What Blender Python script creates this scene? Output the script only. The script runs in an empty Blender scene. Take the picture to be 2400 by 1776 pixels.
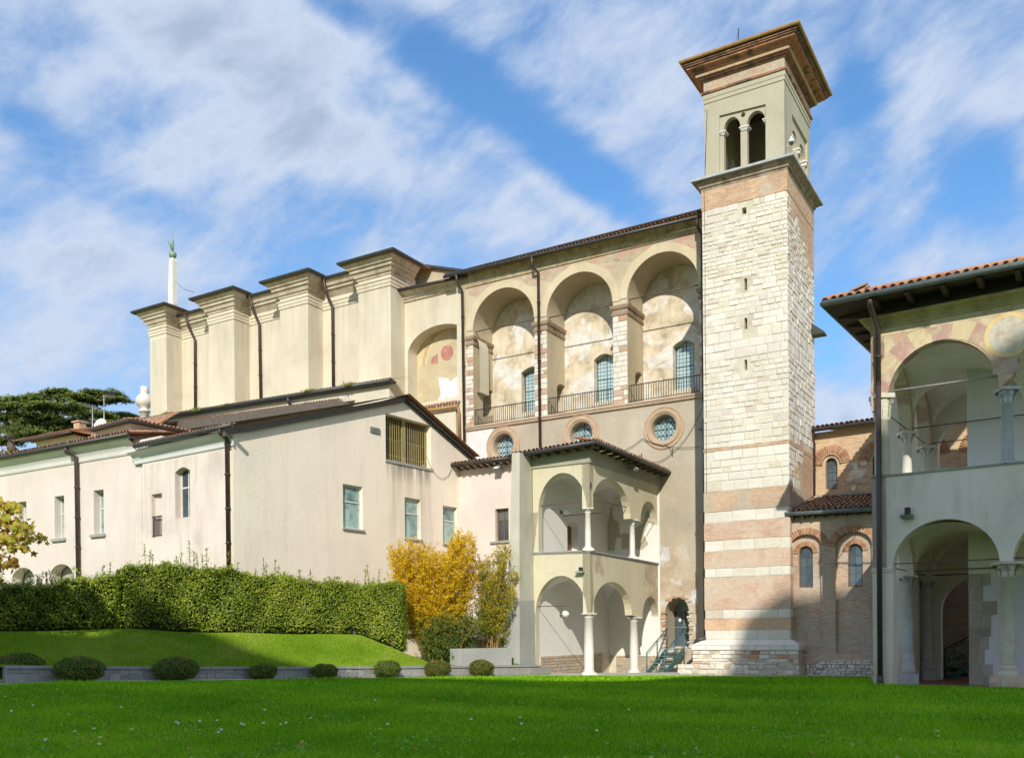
import bpy, bmesh, math, random
import numpy as np
from mathutils import Vector, Matrix
from mathutils.geometry import tessellate_polygon, delaunay_2d_cdt
random.seed(7); np.random.seed(7)
SC = bpy.context.scene
COL = SC.collection
# ---------------------------------------------------------------- camera
F = 2172.0; HOR = 1488.0; EYE = 1.65; RS = .008; RC = math.sqrt(1-RS*RS)
cam = bpy.data.cameras.new('camera'); camo = bpy.data.objects.new('camera', cam); COL.objects.link(camo)
cam.sensor_width = 36; cam.lens = 36*F/2400; cam.shift_y = (HOR-888)/2400
cam.clip_start = .1; cam.clip_end = 2000
camo.matrix_world = Matrix(((RC, RS, 0, 0), (0, 0, -1, 0), (-RS, RC, 0, EYE), (0, 0, 0, 1)))
SC.camera = camo
# ---------------------------------------------------------------- world: Nishita sky + high clouds
SUN_TO = Vector((-.131, -1.0885, .66)).normalized()
W = bpy.data.worlds.new('World'); SC.world = W; W.use_nodes = True
def build_world():
    nt = W.node_tree; N = nt.nodes; L = nt.links; N.clear()
    out = N.new('ShaderNodeOutputWorld')
    sky = N.new('ShaderNodeTexSky'); sky.sky_type = 'NISHITA'; sky.sun_disc = False
    sky.sun_elevation = math.radians(31.1); sky.sun_rotation = math.atan2(SUN_TO.x, SUN_TO.y)
    sky.air_density = 1.0; sky.dust_density = .4; sky.ozone_density = 2.2
    hs = N.new('ShaderNodeHueSaturation'); hs.inputs['Saturation'].default_value = 1.3; hs.inputs['Value'].default_value = 1.0
    L.new(sky.outputs[0], hs.inputs['Color'])
    bg = N.new('ShaderNodeBackground'); bg.inputs[1].default_value = .15; L.new(hs.outputs[0], bg.inputs[0])
    tc = N.new('ShaderNodeTexCoord')
    def noise(rot, scale, sc, det, rough, loc=(0, 0, 0), dist=0):
        m = N.new('ShaderNodeMapping'); m.vector_type = 'TEXTURE' if False else 'POINT'
        m.inputs['Rotation'].default_value = rot; m.inputs['Scale'].default_value = (1, 1, 1)
        L.new(tc.outputs['Generated'], m.inputs[0])
        m2 = N.new('ShaderNodeMapping'); m2.inputs['Scale'].default_value = scale; m2.inputs['Location'].default_value = loc
        L.new(m.outputs[0], m2.inputs[0])
        n = N.new('ShaderNodeTexNoise'); n.inputs['Scale'].default_value = sc; n.inputs['Detail'].default_value = det
        n.inputs['Roughness'].default_value = rough; n.inputs['Distortion'].default_value = dist
        L.new(m2.outputs[0], n.inputs['Vector']); return n.outputs[0]
    def mth(op, a, b=None, c=None):
        n = N.new('ShaderNodeMath'); n.operation = op
        for i, q in enumerate((a, b, c)):
            if q is None: continue
            if isinstance(q, (int, float)): n.inputs[i].default_value = q
            else: L.new(q, n.inputs[i])
        return n.outputs[0]
    ang = math.radians(33)
    n1 = noise((0, ang, 0), (1.3, 1.3, 4.6), 2.0, 12, .56, (3.1, 0, 1.7), .15)
    n2 = noise((0, math.radians(24), 0), (4.2, 4.2, 8), 2.8, 13, .63, (9, 2, 4), .25)
    dens = mth('ADD', mth('MULTIPLY', n1, .54), mth('MULTIPLY', n2, .46))
    # cloud banks (+) and blue gaps (-) where the photograph has them: (px, py, length, width, angle, amount)
    banks = [(1010, 130, 230, 62, 33, -.26), (1290, 330, 300, 60, 36, -.26), (1400, 430, 160, 50, 30, -.16), (790, 20, 120, 36, 30, -.2),
             (330, 480, 260, 45, 14, -.12), (90, 300, 150, 40, 12, -.14), (2020, 250, 180, 50, 70, -.15), (2290, 420, 150, 70, 60, -.2),
             (1960, 780, 130, 60, 70, -.12), (500, 150, 560, 110, 32, .16), (880, 360, 420, 80, 24, .12), (180, 620, 520, 80, 8, .09),
             (1500, 130, 260, 70, 30, .06), (2180, 150, 250, 90, 60, .1), (1950, 960, 160, 60, 20, .16), (1320, 450, 120, 34, 30, .1), (2250, 650, 160, 60, 30, .08)]
    for (px, py, a, b, deg, amt) in banks:
        r = Vector(((px-1200)/F*RC-(py-HOR)/F*RS, 1, -(px-1200)/F*RS-(py-HOR)/F*RC))
        k = 1/r.length; r.normalize()
        s = N.new('ShaderNodeVectorMath'); s.operation = 'SUBTRACT'; s.inputs[1].default_value = r; L.new(tc.outputs['Generated'], s.inputs[0])
        m = N.new('ShaderNodeMapping'); m.inputs['Rotation'].default_value = (0, -math.radians(deg)*1, 0); L.new(s.outputs[0], m.inputs[0])
        m2 = N.new('ShaderNodeMapping'); m2.inputs['Scale'].default_value = (F/a/k, F/b/k*.7, F/b/k); L.new(m.outputs[0], m2.inputs[0])
        ln = N.new('ShaderNodeVectorMath'); ln.operation = 'LENGTH'; L.new(m2.outputs[0], ln.inputs[0])
        mr = N.new('ShaderNodeMapRange'); mr.interpolation_type = 'SMOOTHERSTEP'
        mr.inputs[1].default_value = 0; mr.inputs[2].default_value = 1.7; mr.inputs[3].default_value = amt*.78; mr.inputs[4].default_value = 0
        L.new(ln.outputs['Value'], mr.inputs[0]); dens = mth('ADD', dens, mr.outputs[0])
    mr = N.new('ShaderNodeMapRange'); mr.interpolation_type = 'SMOOTHSTEP'
    mr.inputs[1].default_value = .30; mr.inputs[2].default_value = .61; mr.inputs[3].default_value = .16; mr.inputs[4].default_value = .95
    L.new(dens, mr.inputs[0])
    # cloud brightness varies with thickness
    cr = N.new('ShaderNodeValToRGB'); L.new(dens, cr.inputs[0])
    cr.color_ramp.elements[0].position = .38; cr.color_ramp.elements[0].color = (.28, .40, .62, 1)
    cr.color_ramp.elements[1].position = .74; cr.color_ramp.elements[1].color = (.34, .41, .54, 1)
    e3 = cr.color_ramp.elements.new(.6); e3.color = (.50, .57, .70, 1)
    bc = N.new('ShaderNodeBackground'); L.new(cr.outputs[0], bc.inputs[0]); bc.inputs[1].default_value = .95
    mx = N.new('ShaderNodeMixShader'); L.new(mr.outputs[0], mx.inputs[0]); L.new(bg.outputs[0], mx.inputs[1]); L.new(bc.outputs[0], mx.inputs[2])
    L.new(mx.outputs[0], out.inputs[0])
build_world()
sun = bpy.data.lights.new('sun', 'SUN'); sun.energy = 3.3; sun.angle = math.radians(.5); sun.color = (1, .945, .85)
suno = bpy.data.objects.new('sun', sun); COL.objects.link(suno)
suno.rotation_euler = SUN_TO.to_track_quat('Z', 'Y').to_euler(); suno.location = (0, -20, 40)
SC.view_settings.view_transform = 'Standard'; SC.view_settings.look = 'None'; SC.view_settings.gamma = 1
SC.view_settings.use_curve_mapping = False; SC.view_settings.exposure = .42
# ---------------------------------------------------------------- picture measurements -> places
def ray(px, py):
    a = (px-1200)/F; b = -(py-HOR)/F
    return (a*RC+b*RS, 1.0, -a*RS+b*RC)
CR = {1: (1560, 0, 3.177), 2: (1560, 480, 3.177), 3: (1560, 980, 2.581), 4: (1930, 580, 3.1766), 5: (1930, 1080, 2.949),
      6: (1060, 480, 2.6645), 7: (1040, 1020, 2.753), 8: (280, 540, 2.723), 'a': (0, 880, 3.177), 'b': (500, 900, 3.305),
      'c': (0, 1280, 3.722), 'd': (560, 1280, 3.284), 'e': (1500, 1340, 5.9), 0: (0, 0, 1)}
def c(n, X, Y):
    q = CR[n]; return (q[0]+X/q[2], q[1]+Y/q[2])
def at(px, D, py=1500):
    return (ray(px, py)[0]*D, D)
def zat(px, py, D):
    return EYE+D*ray(px, py)[2]
class Fr:
    """a vertical working plane: origin, horizontal direction t, outward normal n"""
    def __init__(s, O, t, n): s.O = O; s.t = t; s.n = n
    def P(s, a, z, w=0): return (s.O[0]+s.t[0]*a+s.n[0]*w, s.O[1]+s.t[1]*a+s.n[1]*w, z)
    def px(s, X, Y, w=0, n=0):
        X, Y = c(n, X, Y)
        O = (s.O[0]+s.n[0]*w, s.O[1]+s.n[1]*w); r = ray(X, Y); t = s.t
        det = t[0]*(-r[1])+r[0]*t[1]
        a = (-O[0]*(-r[1])-r[0]*O[1])/det
        k = (O[1]+a*t[1])/r[1]
        return (a, EYE+k*r[2])
    def sub(s, w, a=0): return Fr(s.P(a, 0, w)[:2], s.t, s.n)
    def ang(s): return math.atan2(s.t[1], s.t[0])
# ---------------------------------------------------------------- mesh helpers
class MB:
    def __init__(s): s.v = []; s.f = []; s.c = []; s.cur = .5; s.sm = []; s.smooth = False
    def poly(s, pts):
        b = len(s.v); s.v += [tuple(p) for p in pts]; s.f.append(tuple(range(b, b+len(pts)))); s.c.append(s.cur); s.sm.append(s.smooth)
    def grid(s, rows, closed=False):
        b = len(s.v); n = len(rows[0])
        for r in rows: s.v += [tuple(p) for p in r]
        for i in range(len(rows)-1):
            for j in range(n if closed else n-1):
                k = (j+1) % n
                s.f.append((b+i*n+j, b+i*n+k, b+(i+1)*n+k, b+(i+1)*n+j)); s.c.append(s.cur); s.sm.append(s.smooth)
    def hexa(s, p):   # 8 points: bottom 4, top 4
        b = len(s.v); s.v += [tuple(q) for q in p]
        for q in ((0, 3, 2, 1), (4, 5, 6, 7), (0, 1, 5, 4), (1, 2, 6, 5), (2, 3, 7, 6), (3, 0, 4, 7)):
            s.f.append(tuple(b+i for i in q)); s.c.append(s.cur); s.sm.append(False)
    def box(s, fr, a0, a1, z0, z1, w0, w1):
        P = fr.P
        s.hexa([P(a0, z0, w0), P(a1, z0, w0), P(a1, z0, w1), P(a0, z0, w1), P(a0, z1, w0), P(a1, z1, w0), P(a1, z1, w1), P(a0, z1, w1)])
    def aabb(s, x0, x1, y0, y1, z0, z1):
        s.hexa([(x0, y0, z0), (x1, y0, z0), (x1, y1, z0), (x0, y1, z0), (x0, y0, z1), (x1, y0, z1), (x1, y1, z1), (x0, y1, z1)])
    def quadbar(s, fr, A, B, h, w0, w1):
        """bar from (a,z) A to B, height h below the line, between offsets w0,w1"""
        P = fr.P
        s.hexa([P(A[0], A[1]-h, w0), P(B[0], B[1]-h, w0), P(B[0], B[1]-h, w1), P(A[0], A[1]-h, w1),
                P(A[0], A[1], w0), P(B[0], B[1], w0), P(B[0], B[1], w1), P(A[0], A[1], w1)])
    def slab(s, fr, outer, holes=(), w0=0, w1=-.3, back=True, rim=True):
        polys = [[Vector((a, z, 0)) for a, z in outer]]+[[Vector((a, z, 0)) for a, z in h] for h in holes]
        flat = [p for q in polys for p in q]
        tris = tessellate_polygon(polys)
        if holes:   # check the area; fall back to a constrained triangulation
            ar = lambda q: abs(sum(q[i-1].x*q[i].y-q[i].x*q[i-1].y for i in range(len(q))))/2
            want = ar(polys[0])-sum(ar(q) for q in polys[1:]); got = sum(ar([flat[i] for i in t]) for t in tris)
            if abs(got-want) > .02*abs(want):
                ed = []; b0 = 0
                for q in polys: ed += [(b0+i, b0+(i+1) % len(q)) for i in range(len(q))]; b0 += len(q)
                r = delaunay_2d_cdt([p.to_2d() for p in flat], ed, [], 0, 1e-5)
                def ins(x, y, q):
                    c_ = False
                    for i in range(len(q)):
                        a, b = q[i-1], q[i]
                        if (a.y > y) != (b.y > y) and x < (b.x-a.x)*(y-a.y)/(b.y-a.y)+a.x: c_ = not c_
                    return c_
                V2 = [Vector((v.x, v.y, 0)) for v in r[0]]; T2 = []
                for t in r[2]:
                    cx = sum(V2[i].x for i in t)/3; cy = sum(V2[i].y for i in t)/3
                    if ins(cx, cy, polys[0]) and not any(ins(cx, cy, q) for q in polys[1:]): T2.append(tuple(t))
                flat = V2; tris = T2
        for w in ((w0, w1) if back else (w0,)):
            b = len(s.v); s.v += [fr.P(p.x, p.y, w) for p in flat]
            for t in tris:
                s.f.append(tuple(b+i for i in t)); s.c.append(s.cur); s.sm.append(False)
        for k, q in enumerate(polys):
            if k == 0 and not rim: continue
            n = len(q); b = len(s.v)
            s.v += [fr.P(p.x, p.y, w0) for p in q]+[fr.P(p.x, p.y, w1) for p in q]
            for i in range(n):
                j = (i+1) % n
                s.f.append((b+i, b+j, b+n+j, b+n+i)); s.c.append(s.cur); s.sm.append(False)
    def tube(s, pts, r, n=8, r1=None, caps=True):
        pts = [Vector(p) for p in pts]; rows = []; up0 = None
        sv = s.smooth; s.smooth = True
        for i, p in enumerate(pts):
            a = pts[max(i-1, 0)]; b = pts[min(i+1, len(pts)-1)]; t = (b-a).normalized()
            if up0 is None:
                up0 = Vector((0, 0, 1)) if abs(t.z) < .9 else Vector((0, 1, 0))
            x = t.cross(up0).normalized(); y = x.cross(t).normalized(); up0 = y
            rr = r if r1 is None else r+(r1-r)*i/(len(pts)-1)
            rows.append([p+x*math.cos(2*math.pi*k/n)*rr+y*math.sin(2*math.pi*k/n)*rr for k in range(n)])
        s.grid(rows, True); s.smooth = False
        if caps: s.poly(rows[0]); s.poly(rows[-1])
        s.smooth = sv
    def lathe(s, cx, cy, prof, n=16):
        sv = s.smooth; s.smooth = True
        rows = [[(cx+r*math.cos(2*math.pi*k/n), cy+r*math.sin(2*math.pi*k/n), z) for k in range(n)] for r, z in prof]
        s.grid(rows, True); s.smooth = sv
    def sweep(s, path, prof, closed=False, zo=None, sign=1):
        """mitred moulding: plan path, profile [(offset outward, z)], outward = right of travel * sign"""
        n = len(path); rows = []
        for i in range(n):
            p = Vector(path[i][:2])
            def dr(a, b): return (Vector(path[b % n][:2])-Vector(path[a % n][:2])).normalized()
            if closed: d0 = dr(i-1, i); d1 = dr(i, i+1)
            else: d0 = dr(max(i-1, 0), max(i-1, 0)+1); d1 = dr(min(i, n-2), min(i, n-2)+1)
            n0 = Vector((d0.y, -d0.x))*sign; n1 = Vector((d1.y, -d1.x))*sign
            m = (n0+n1); m = m/max(1e-6, m.dot(n0)) if m.length > 1e-6 else n0
            zz = zo[i] if zo else 0
            rows.append([(p.x+m.x*o, p.y+m.y*o, z+zz) for o, z in prof])
        if closed: rows.append(rows[0])
        s.grid(rows, False)
    def build(s, name, mat, parent=None, label=None, kind=None, base=None):
        me = bpy.data.meshes.new(name)
        o = bpy.data.objects.new(name, me); COL.objects.link(o)
        bx = Vector(base) if base is not None else (Vector(parent['_b']) if parent is not None else Vector((0, 0, 0)))
        vv = [(p[0]-bx.x, p[1]-bx.y, p[2]-bx.z) for p in s.v]
        me.from_pydata(vv, [], s.f); me.update()
        if len(set(s.c)) > 1:
            ca = me.attributes.new('rnd', 'FLOAT', 'FACE'); ca.data.foreach_set('value', np.array(s.c, dtype=np.float32))
        me.polygons.foreach_set('use_smooth', np.array(s.sm, dtype=bool))
        bm = bmesh.new(); bm.from_mesh(me)
        bmesh.ops.remove_doubles(bm, verts=bm.verts, dist=1e-5)
        bmesh.ops.recalc_face_normals(bm, faces=bm.faces); bm.to_mesh(me); bm.free()
        me.materials.append(mat); boxuv(me)
        if parent is not None: o.parent = parent
        if base is not None: o.location = base
        o['_b'] = tuple(bx)
        if label: o['label'] = label
        if kind: o['kind'] = kind
        return o
def boxuv(me):
    n = len(me.loops); co = np.empty(len(me.vertices)*3, dtype=np.float32); me.vertices.foreach_get('co', co); co = co.reshape(-1, 3)
    vi = np.empty(n, dtype=np.int32); me.loops.foreach_get('vertex_index', vi)
    nr = np.empty(len(me.polygons)*3, dtype=np.float32); me.polygons.foreach_get('normal', nr); nr = nr.reshape(-1, 3)
    lt = np.empty(len(me.polygons), dtype=np.int32); me.polygons.foreach_get('loop_total', lt)
    nl = np.repeat(nr, lt, axis=0); p = co[vi]
    h = np.hypot(nl[:, 0], nl[:, 1])+1e-9
    tx = -nl[:, 1]/h; ty = nl[:, 0]/h
    # snap the tangent so neighbouring wall faces agree
    u = p[:, 0]*tx+p[:, 1]*ty; v = p[:, 2].copy()
    flat = np.abs(nl[:, 2]) > .8
    u[flat] = p[flat, 0]; v[flat] = p[flat, 1]
    uv = me.uv_layers.new(name='UVMap'); uv.data.foreach_set('uv', np.stack([u, v], 1).ravel().astype(np.float32))
def thing(name, label, cat, loc, group=None):
    o = bpy.data.objects.new(name, None); COL.objects.link(o); o.location = loc; o['_b'] = tuple(loc)
    o['label'] = label; o['category'] = cat
    if group: o['group'] = group
    return o
def tag(o, label, cat, group=None, kind=None):
    o['label'] = label; o['category'] = cat
    if group: o['group'] = group
    if kind: o['kind'] = kind
    return o
def arch(a0, a1, zb, zs, zt, n=18):
    """opening outline; zb, zs may be pairs (left,right)"""
    zb = zb if isinstance(zb, tuple) else (zb, zb); zs = zs if isinstance(zs, tuple) else (zs, zs)
    cx = (a0+a1)/2; r = (a1-a0)/2; pts = [(a0, zb[0])]
    for i in range(n+1):
        th = math.pi*(1-i/n); m = i/n; base = zs[0]*(1-m)+zs[1]*m
        pts.append((cx+r*math.cos(th), base+(zt-(zs[0]+zs[1])/2)*math.sin(th)))
    pts.append((a1, zb[1])); return pts
def archpx(fr, n, L, R, sp, top, w=0, seg=18):
    """L=(x,ybottom) R=(x,ybottom) sp=(yspringL,yspringR) top=y, picture crop n"""
    aL, zL = fr.px(L[0], L[1], w, n); aR, zR = fr.px(R[0], R[1], w, n)
    _, sL = fr.px(L[0], sp[0], w, n); _, sR = fr.px(R[0], sp[1], w, n)
    _, zt = fr.px((L[0]+R[0])/2, top, w, n)
    if aL > aR: aL, aR, zL, zR, sL, sR = aR, aL, zR, zL, sR, sL
    return arch(aL, aR, (zL, zR), (sL, sR), zt, seg)
# ---------------------------------------------------------------- materials
MT = {}
def nodes(name):
    m = bpy.data.materials.new(name); m.use_nodes = True; nt = m.node_tree
    b = nt.nodes['Principled BSDF']; MT[name] = m
    return m, nt, nt.nodes, nt.links, b
def nz(N, L, vec, sc, det=6, rough=.6, scale=None, dist=0):
    if scale is not None:
        m = N.new('ShaderNodeMapping'); m.inputs['Scale'].default_value = scale; L.new(vec, m.inputs[0]); vec = m.outputs[0]
    n = N.new('ShaderNodeTexNoise'); n.inputs['Scale'].default_value = sc; n.inputs['Detail'].default_value = det
    n.inputs['Roughness'].default_value = rough; n.inputs['Distortion'].default_value = dist; L.new(vec, n.inputs['Vector']); return n.outputs[0]
def ramp(N, L, fac, cols, interp='LINEAR'):
    r = N.new('ShaderNodeValToRGB'); L.new(fac, r.inputs[0]); el = r.color_ramp.elements; r.color_ramp.interpolation = interp
    while len(el) < len(cols): el.new(.5)
    for i, (p, q) in enumerate(cols): el[i].position = p; el[i].color = (*q, 1)
    return r.outputs[0]
def mixc(N, L, fac, a, b, mode='MIX'):
    m = N.new('ShaderNodeMix'); m.data_type = 'RGBA'; m.blend_type = mode
    for i, q in ((0, fac), (6, a), (7, b)):
        if isinstance(q, (int, float)): m.inputs[i].default_value = q
        elif isinstance(q, tuple): m.inputs[i].default_value = (*q, 1)
        else: L.new(q, m.inputs[i])
    return m.outputs[2]
def mapr(N, L, v, a, b, c_=0, d_=1):
    m = N.new('ShaderNodeMapRange'); m.inputs[1].default_value = a; m.inputs[2].default_value = b; m.inputs[3].default_value = c_; m.inputs[4].default_value = d_
    L.new(v, m.inputs[0]); return m.outputs[0]
def bump(N, L, b, h, st, dist=.02):
    n = N.new('ShaderNodeBump'); n.inputs['Strength'].default_value = st; n.inputs['Distance'].default_value = dist; L.new(h, n.inputs['Height']); L.new(n.outputs[0], b.inputs['Normal'])
def plaster(name, base, dark, light, patch=None, pth=(.56, .6), psc=.45, big=.35, streak=.35, rough=.92, bmp=.35, stain=(.36, .30, .22)):
    m, nt, N, L, b = nodes(name)
    pos = N.new('ShaderNodeNewGeometry').outputs['Position']
    col = ramp(N, L, nz(N, L, pos, big, 9, .62, dist=.3), [(.3, dark), (.5, base), (.7, light)])
    st = nz(N, L, pos, 1.6, 7, .6, (1.3, 1.3, .16))
    col = mixc(N, L, mapr(N, L, st, .52, .8, 0, streak), col, stain)
    if patch:
        pm = nz(N, L, pos, psc, 9, .58, dist=.5)
        pf = mapr(N, L, pm, pth[0], pth[1]); 
        pc = ramp(N, L, nz(N, L, pos, 3, 6, .65), [(.35, tuple(x*.72 for x in patch)), (.65, patch)])
        col = mixc(N, L, pf, col, pc)
    fine = nz(N, L, pos, 14, 6, .7)
    col = mixc(N, L, .3, col, ramp(N, L, fine, [(.3, (.35, .35, .35)), (.7, (.65, .65, .65))]), 'OVERLAY')
    L.new(col, b.inputs['Base Color']); b.inputs['Roughness'].default_value = rough; b.inputs['Specular IOR Level'].default_value = .15
    h = N.new('ShaderNodeMath'); h.operation = 'ADD'; L.new(nz(N, L, pos, 5, 5, .6), h.inputs[0]); L.new(fine, h.inputs[1])
    bump(N, L, b, h.outputs[0], bmp, .03); return m
def brickmat(name, c1, c2, mortar, patch=None, pth=(.55, .62), psc=.5, bw=.24, rh=.072, ms=.011, bmp=.5, patch2=None):
    m, nt, N, L, b = nodes(name)
    uv = N.new('ShaderNodeUVMap').outputs[0]; pos = N.new('ShaderNodeNewGeometry').outputs['Position']
    wob = N.new('ShaderNodeVectorMath'); wob.operation = 'MULTIPLY_ADD'
    nn = N.new('ShaderNodeTexNoise'); nn.inputs['Scale'].default_value = 1.1; nn.inputs['Detail'].default_value = 3; L.new(pos, nn.inputs['Vector'])
    L.new(nn.outputs['Color'], wob.inputs[0]); wob.inputs[1].default_value = (.05, .05, 0); L.new(uv, wob.inputs[2])
    t = N.new('ShaderNodeTexBrick'); t.inputs['Scale'].default_value = 1; t.inputs['Brick Width'].default_value = bw; t.inputs['Row Height'].default_value = rh
    t.inputs['Mortar Size'].default_value = ms; t.inputs['Mortar Smooth'].default_value = .3; t.inputs['Bias'].default_value = 0
    t.inputs['Color1'].default_value = (*c1, 1); t.inputs['Color2'].default_value = (*c2, 1); t.inputs['Mortar'].default_value = (*mortar, 1)
    L.new(wob.outputs[0], t.inputs['Vector'])
    col = t.outputs['Color']
    big = nz(N, L, pos, .6, 8, .65, dist=.4)
    col = mixc(N, L, .75, col, ramp(N, L, big, [(.32, (.33, .33, .34)), (.5, (.5, .49, .47)), (.68, (.66, .62, .56))]), 'OVERLAY')
    col = mixc(N, L, .35, col, ramp(N, L, nz(N, L, uv, 9, 3, .7, (.45, 1.5, 1)), [(.35, (.3, .3, .3)), (.65, (.7, .7, .7))]), 'OVERLAY')
    if patch:
        pf = mapr(N, L, nz(N, L, pos, psc, 9, .62, dist=.6), pth[0], pth[1], 0, .85)
        col = mixc(N, L, pf, col, ramp(N, L, nz(N, L, pos, 6, 6, .7), [(.35, tuple(x*.75 for x in patch)), (.65, patch)]))
    if patch2:
        pf = mapr(N, L, nz(N, L, pos, psc*1.7, 8, .6, (1, 1, 1.6), .6), pth[0], pth[1]+.02, 0, .8)
        col = mixc(N, L, pf, col, patch2)
    L.new(col, b.inputs['Base Color']); b.inputs['Roughness'].default_value = .93; b.inputs['Specular IOR Level'].default_value = .12
    h = N.new('ShaderNodeMath'); h.operation = 'MULTIPLY_ADD'; L.new(t.outputs['Fac'], h.inputs[0]); h.inputs[1].default_value = -1; L.new(nz(N, L, pos, 18, 4, .7), h.inputs[2])
    bump(N, L, b, h.outputs[0], bmp, .02); return m
def rnd(N, L, src):
    if src == 'obj': return N.new('ShaderNodeObjectInfo').outputs['Random']
    a = N.new('ShaderNodeAttribute'); a.attribute_name = 'rnd'; return a.outputs['Fac']
def piece(name, cols, src='obj', nsc=5, pit=(.3, .26, .2), pf=.35, rough=.9, bmp=.6, spec=.15, vary=.5):
    """stone, brick or tile pieces: one colour per piece plus grain"""
    m, nt, N, L, b = nodes(name)
    pos = N.new('ShaderNodeNewGeometry').outputs['Position']
    col = ramp(N, L, rnd(N, L, src), cols)
    g = nz(N, L, pos, nsc, 8, .7)
    col = mixc(N, L, vary, col, ramp(N, L, g, [(.3, (.33, .33, .33)), (.7, (.67, .66, .64))]), 'OVERLAY')
    col = mixc(N, L, mapr(N, L, nz(N, L, pos, nsc*2.2, 6, .75), .58, .72, 0, pf), col, pit)
    col = mixc(N, L, mapr(N, L, nz(N, L, pos, .55, 7, .6, dist=.4), .46, .66, 0, .34), col, tuple(x*.72 for x in cols[0][1]))
    L.new(col, b.inputs['Base Color']); b.inputs['Roughness'].default_value = rough; b.inputs['Specular IOR Level'].default_value = spec
    bump(N, L, b, nz(N, L, pos, nsc*2.5, 6, .7), bmp, .03); return m
def simple(name, col, rough=.6, metal=0, spec=.4, var=.25, nsc=4, bmp=.1, stretch=None, col2=None):
    m, nt, N, L, b = nodes(name)
    pos = N.new('ShaderNodeNewGeometry').outputs['Position']
    c2 = col2 or tuple(x*(1-var) for x in col); c3 = tuple(min(1, x*(1+var)) for x in col)
    cc = ramp(N, L, nz(N, L, pos, nsc, 6, .65, stretch), [(.3, c2), (.55, col), (.75, c3)])
    L.new(cc, b.inputs['Base Color']); b.inputs['Roughness'].default_value = rough; b.inputs['Metallic'].default_value = metal; b.inputs['Specular IOR Level'].default_value = spec
    if bmp: bump(N, L, b, nz(N, L, pos, nsc*5, 4, .6), bmp, .01)
    return m
def foliage(name, cols, trans=.35, rough=.5, posvar=None):
    m, nt, N, L, b = nodes(name)
    out = [x for x in N if x.type == 'OUTPUT_MATERIAL'][0]
    r = rnd(N, L, 'attr')
    if posvar:
        pos = N.new('ShaderNodeNewGeometry').outputs['Position']
        a = N.new('ShaderNodeMath'); a.operation = 'MULTIPLY_ADD'; L.new(nz(N, L, pos, posvar, 3, .5), a.inputs[0]); a.inputs[1].default_value = 1.3; L.new(r, a.inputs[2])
        s2 = N.new('ShaderNodeMath'); s2.operation = 'MULTIPLY_ADD'; L.new(a.outputs[0], s2.inputs[0]); s2.inputs[1].default_value = .62; s2.inputs[2].default_value = -.2; r = s2.outputs[0]
    col = ramp(N, L, r, cols)
    L.new(col, b.inputs['Base Color']); b.inputs['Roughness'].default_value = rough; b.inputs['Specular IOR Level'].default_value = .25
    tr = N.new('ShaderNodeBsdfTranslucent'); L.new(col, tr.inputs[0]); mx = N.new('ShaderNodeMixShader'); mx.inputs[0].default_value = trans
    L.new(b.outputs[0], mx.inputs[1]); L.new(tr.outputs[0], mx.inputs[2]); L.new(mx.outputs[0], out.inputs[0]); return m
def glassmat(name, c1, c2, rough=.12, nsc=.8):
    m, nt, N, L, b = nodes(name)
    pos = N.new('ShaderNodeNewGeometry').outputs['Position']
    a = N.new('ShaderNodeMath'); a.operation = 'MULTIPLY_ADD'; L.new(rnd(N, L, 'obj'), a.inputs[0]); a.inputs[1].default_value = .35; L.new(nz(N, L, pos, nsc, 4, .6), a.inputs[2])
    L.new(ramp(N, L, a.outputs[0], [(.45, c1), (.85, c2)]), b.inputs['Base Color'])
    b.inputs['Roughness'].default_value = rough; b.inputs['Specular IOR Level'].default_value = .8; return m
M_ = {}
M_['cream'] = plaster('cream_plaster', (.66, .60, .46), (.58, .52, .39), (.71, .65, .51), streak=.22)
M_['cream_trim'] = plaster('cream_trim_plaster', (.58, .51, .38), (.36, .30, .21), (.66, .60, .48), big=1.2, streak=.55, stain=(.20, .16, .11))
M_['pink'] = plaster('pink_plaster', (.76, .67, .58), (.62, .55, .49), (.82, .73, .65), big=.55, streak=.5, stain=(.50, .38, .28))
M_['peach'] = plaster('peach_plaster', (.90, .785, .63), (.82, .72, .60), (.93, .82, .66), big=.4, streak=.3, stain=(.52, .45, .37))
M_['pale'] = plaster('pale_rose_plaster', (.70, .61, .54), (.64, .56, .50), (.76, .68, .62), streak=.16)
M_['tan'] = plaster('tan_plaster', (.54, .46, .32), (.42, .35, .24), (.62, .54, .38), streak=.4, bmp=.5)
M_['tanlow'] = plaster('tan_grey_plaster', (.47, .41, .31), (.39, .34, .26), (.54, .48, .37), patch=(.60, .52, .43), pth=(.6, .63), psc=.22, streak=.35, bmp=.5)
M_['band'] = plaster('archivolt_plaster', (.60, .51, .34), (.50, .43, .29), (.67, .58, .40), streak=.3)
M_['niche'] = plaster('weathered_niche_plaster', (.67, .57, .41), (.36, .30, .21), (.77, .69, .54), patch=(.82, .78, .70), pth=(.49, .56), psc=.8, big=1.1, streak=.6, bmp=.7, stain=(.24, .19, .13))
M_['white'] = plaster('white_plaster', (.78, .76, .70), (.72, .69, .62), (.82, .80, .75), streak=.08, bmp=.15)
M_['whitepink'] = plaster('whitened_wall', (.74, .70, .66), (.66, .60, .54), (.80, .77, .74), streak=.1)
M_['olive'] = plaster('olive_plaster', (.47, .43, .32), (.41, .37, .27), (.52, .48, .37), streak=.25, bmp=.3)
M_['porch'] = plaster('straw_plaster', (.63, .57, .40), (.56, .50, .34), (.68, .62, .45), patch=(.53, .44, .33), pth=(.60, .64), psc=.4, streak=.25)
M_['frieze'] = plaster('grey_green_plaster', (.40, .38, .28), (.33, .31, .23), (.46, .44, .34), streak=.4)
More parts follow.
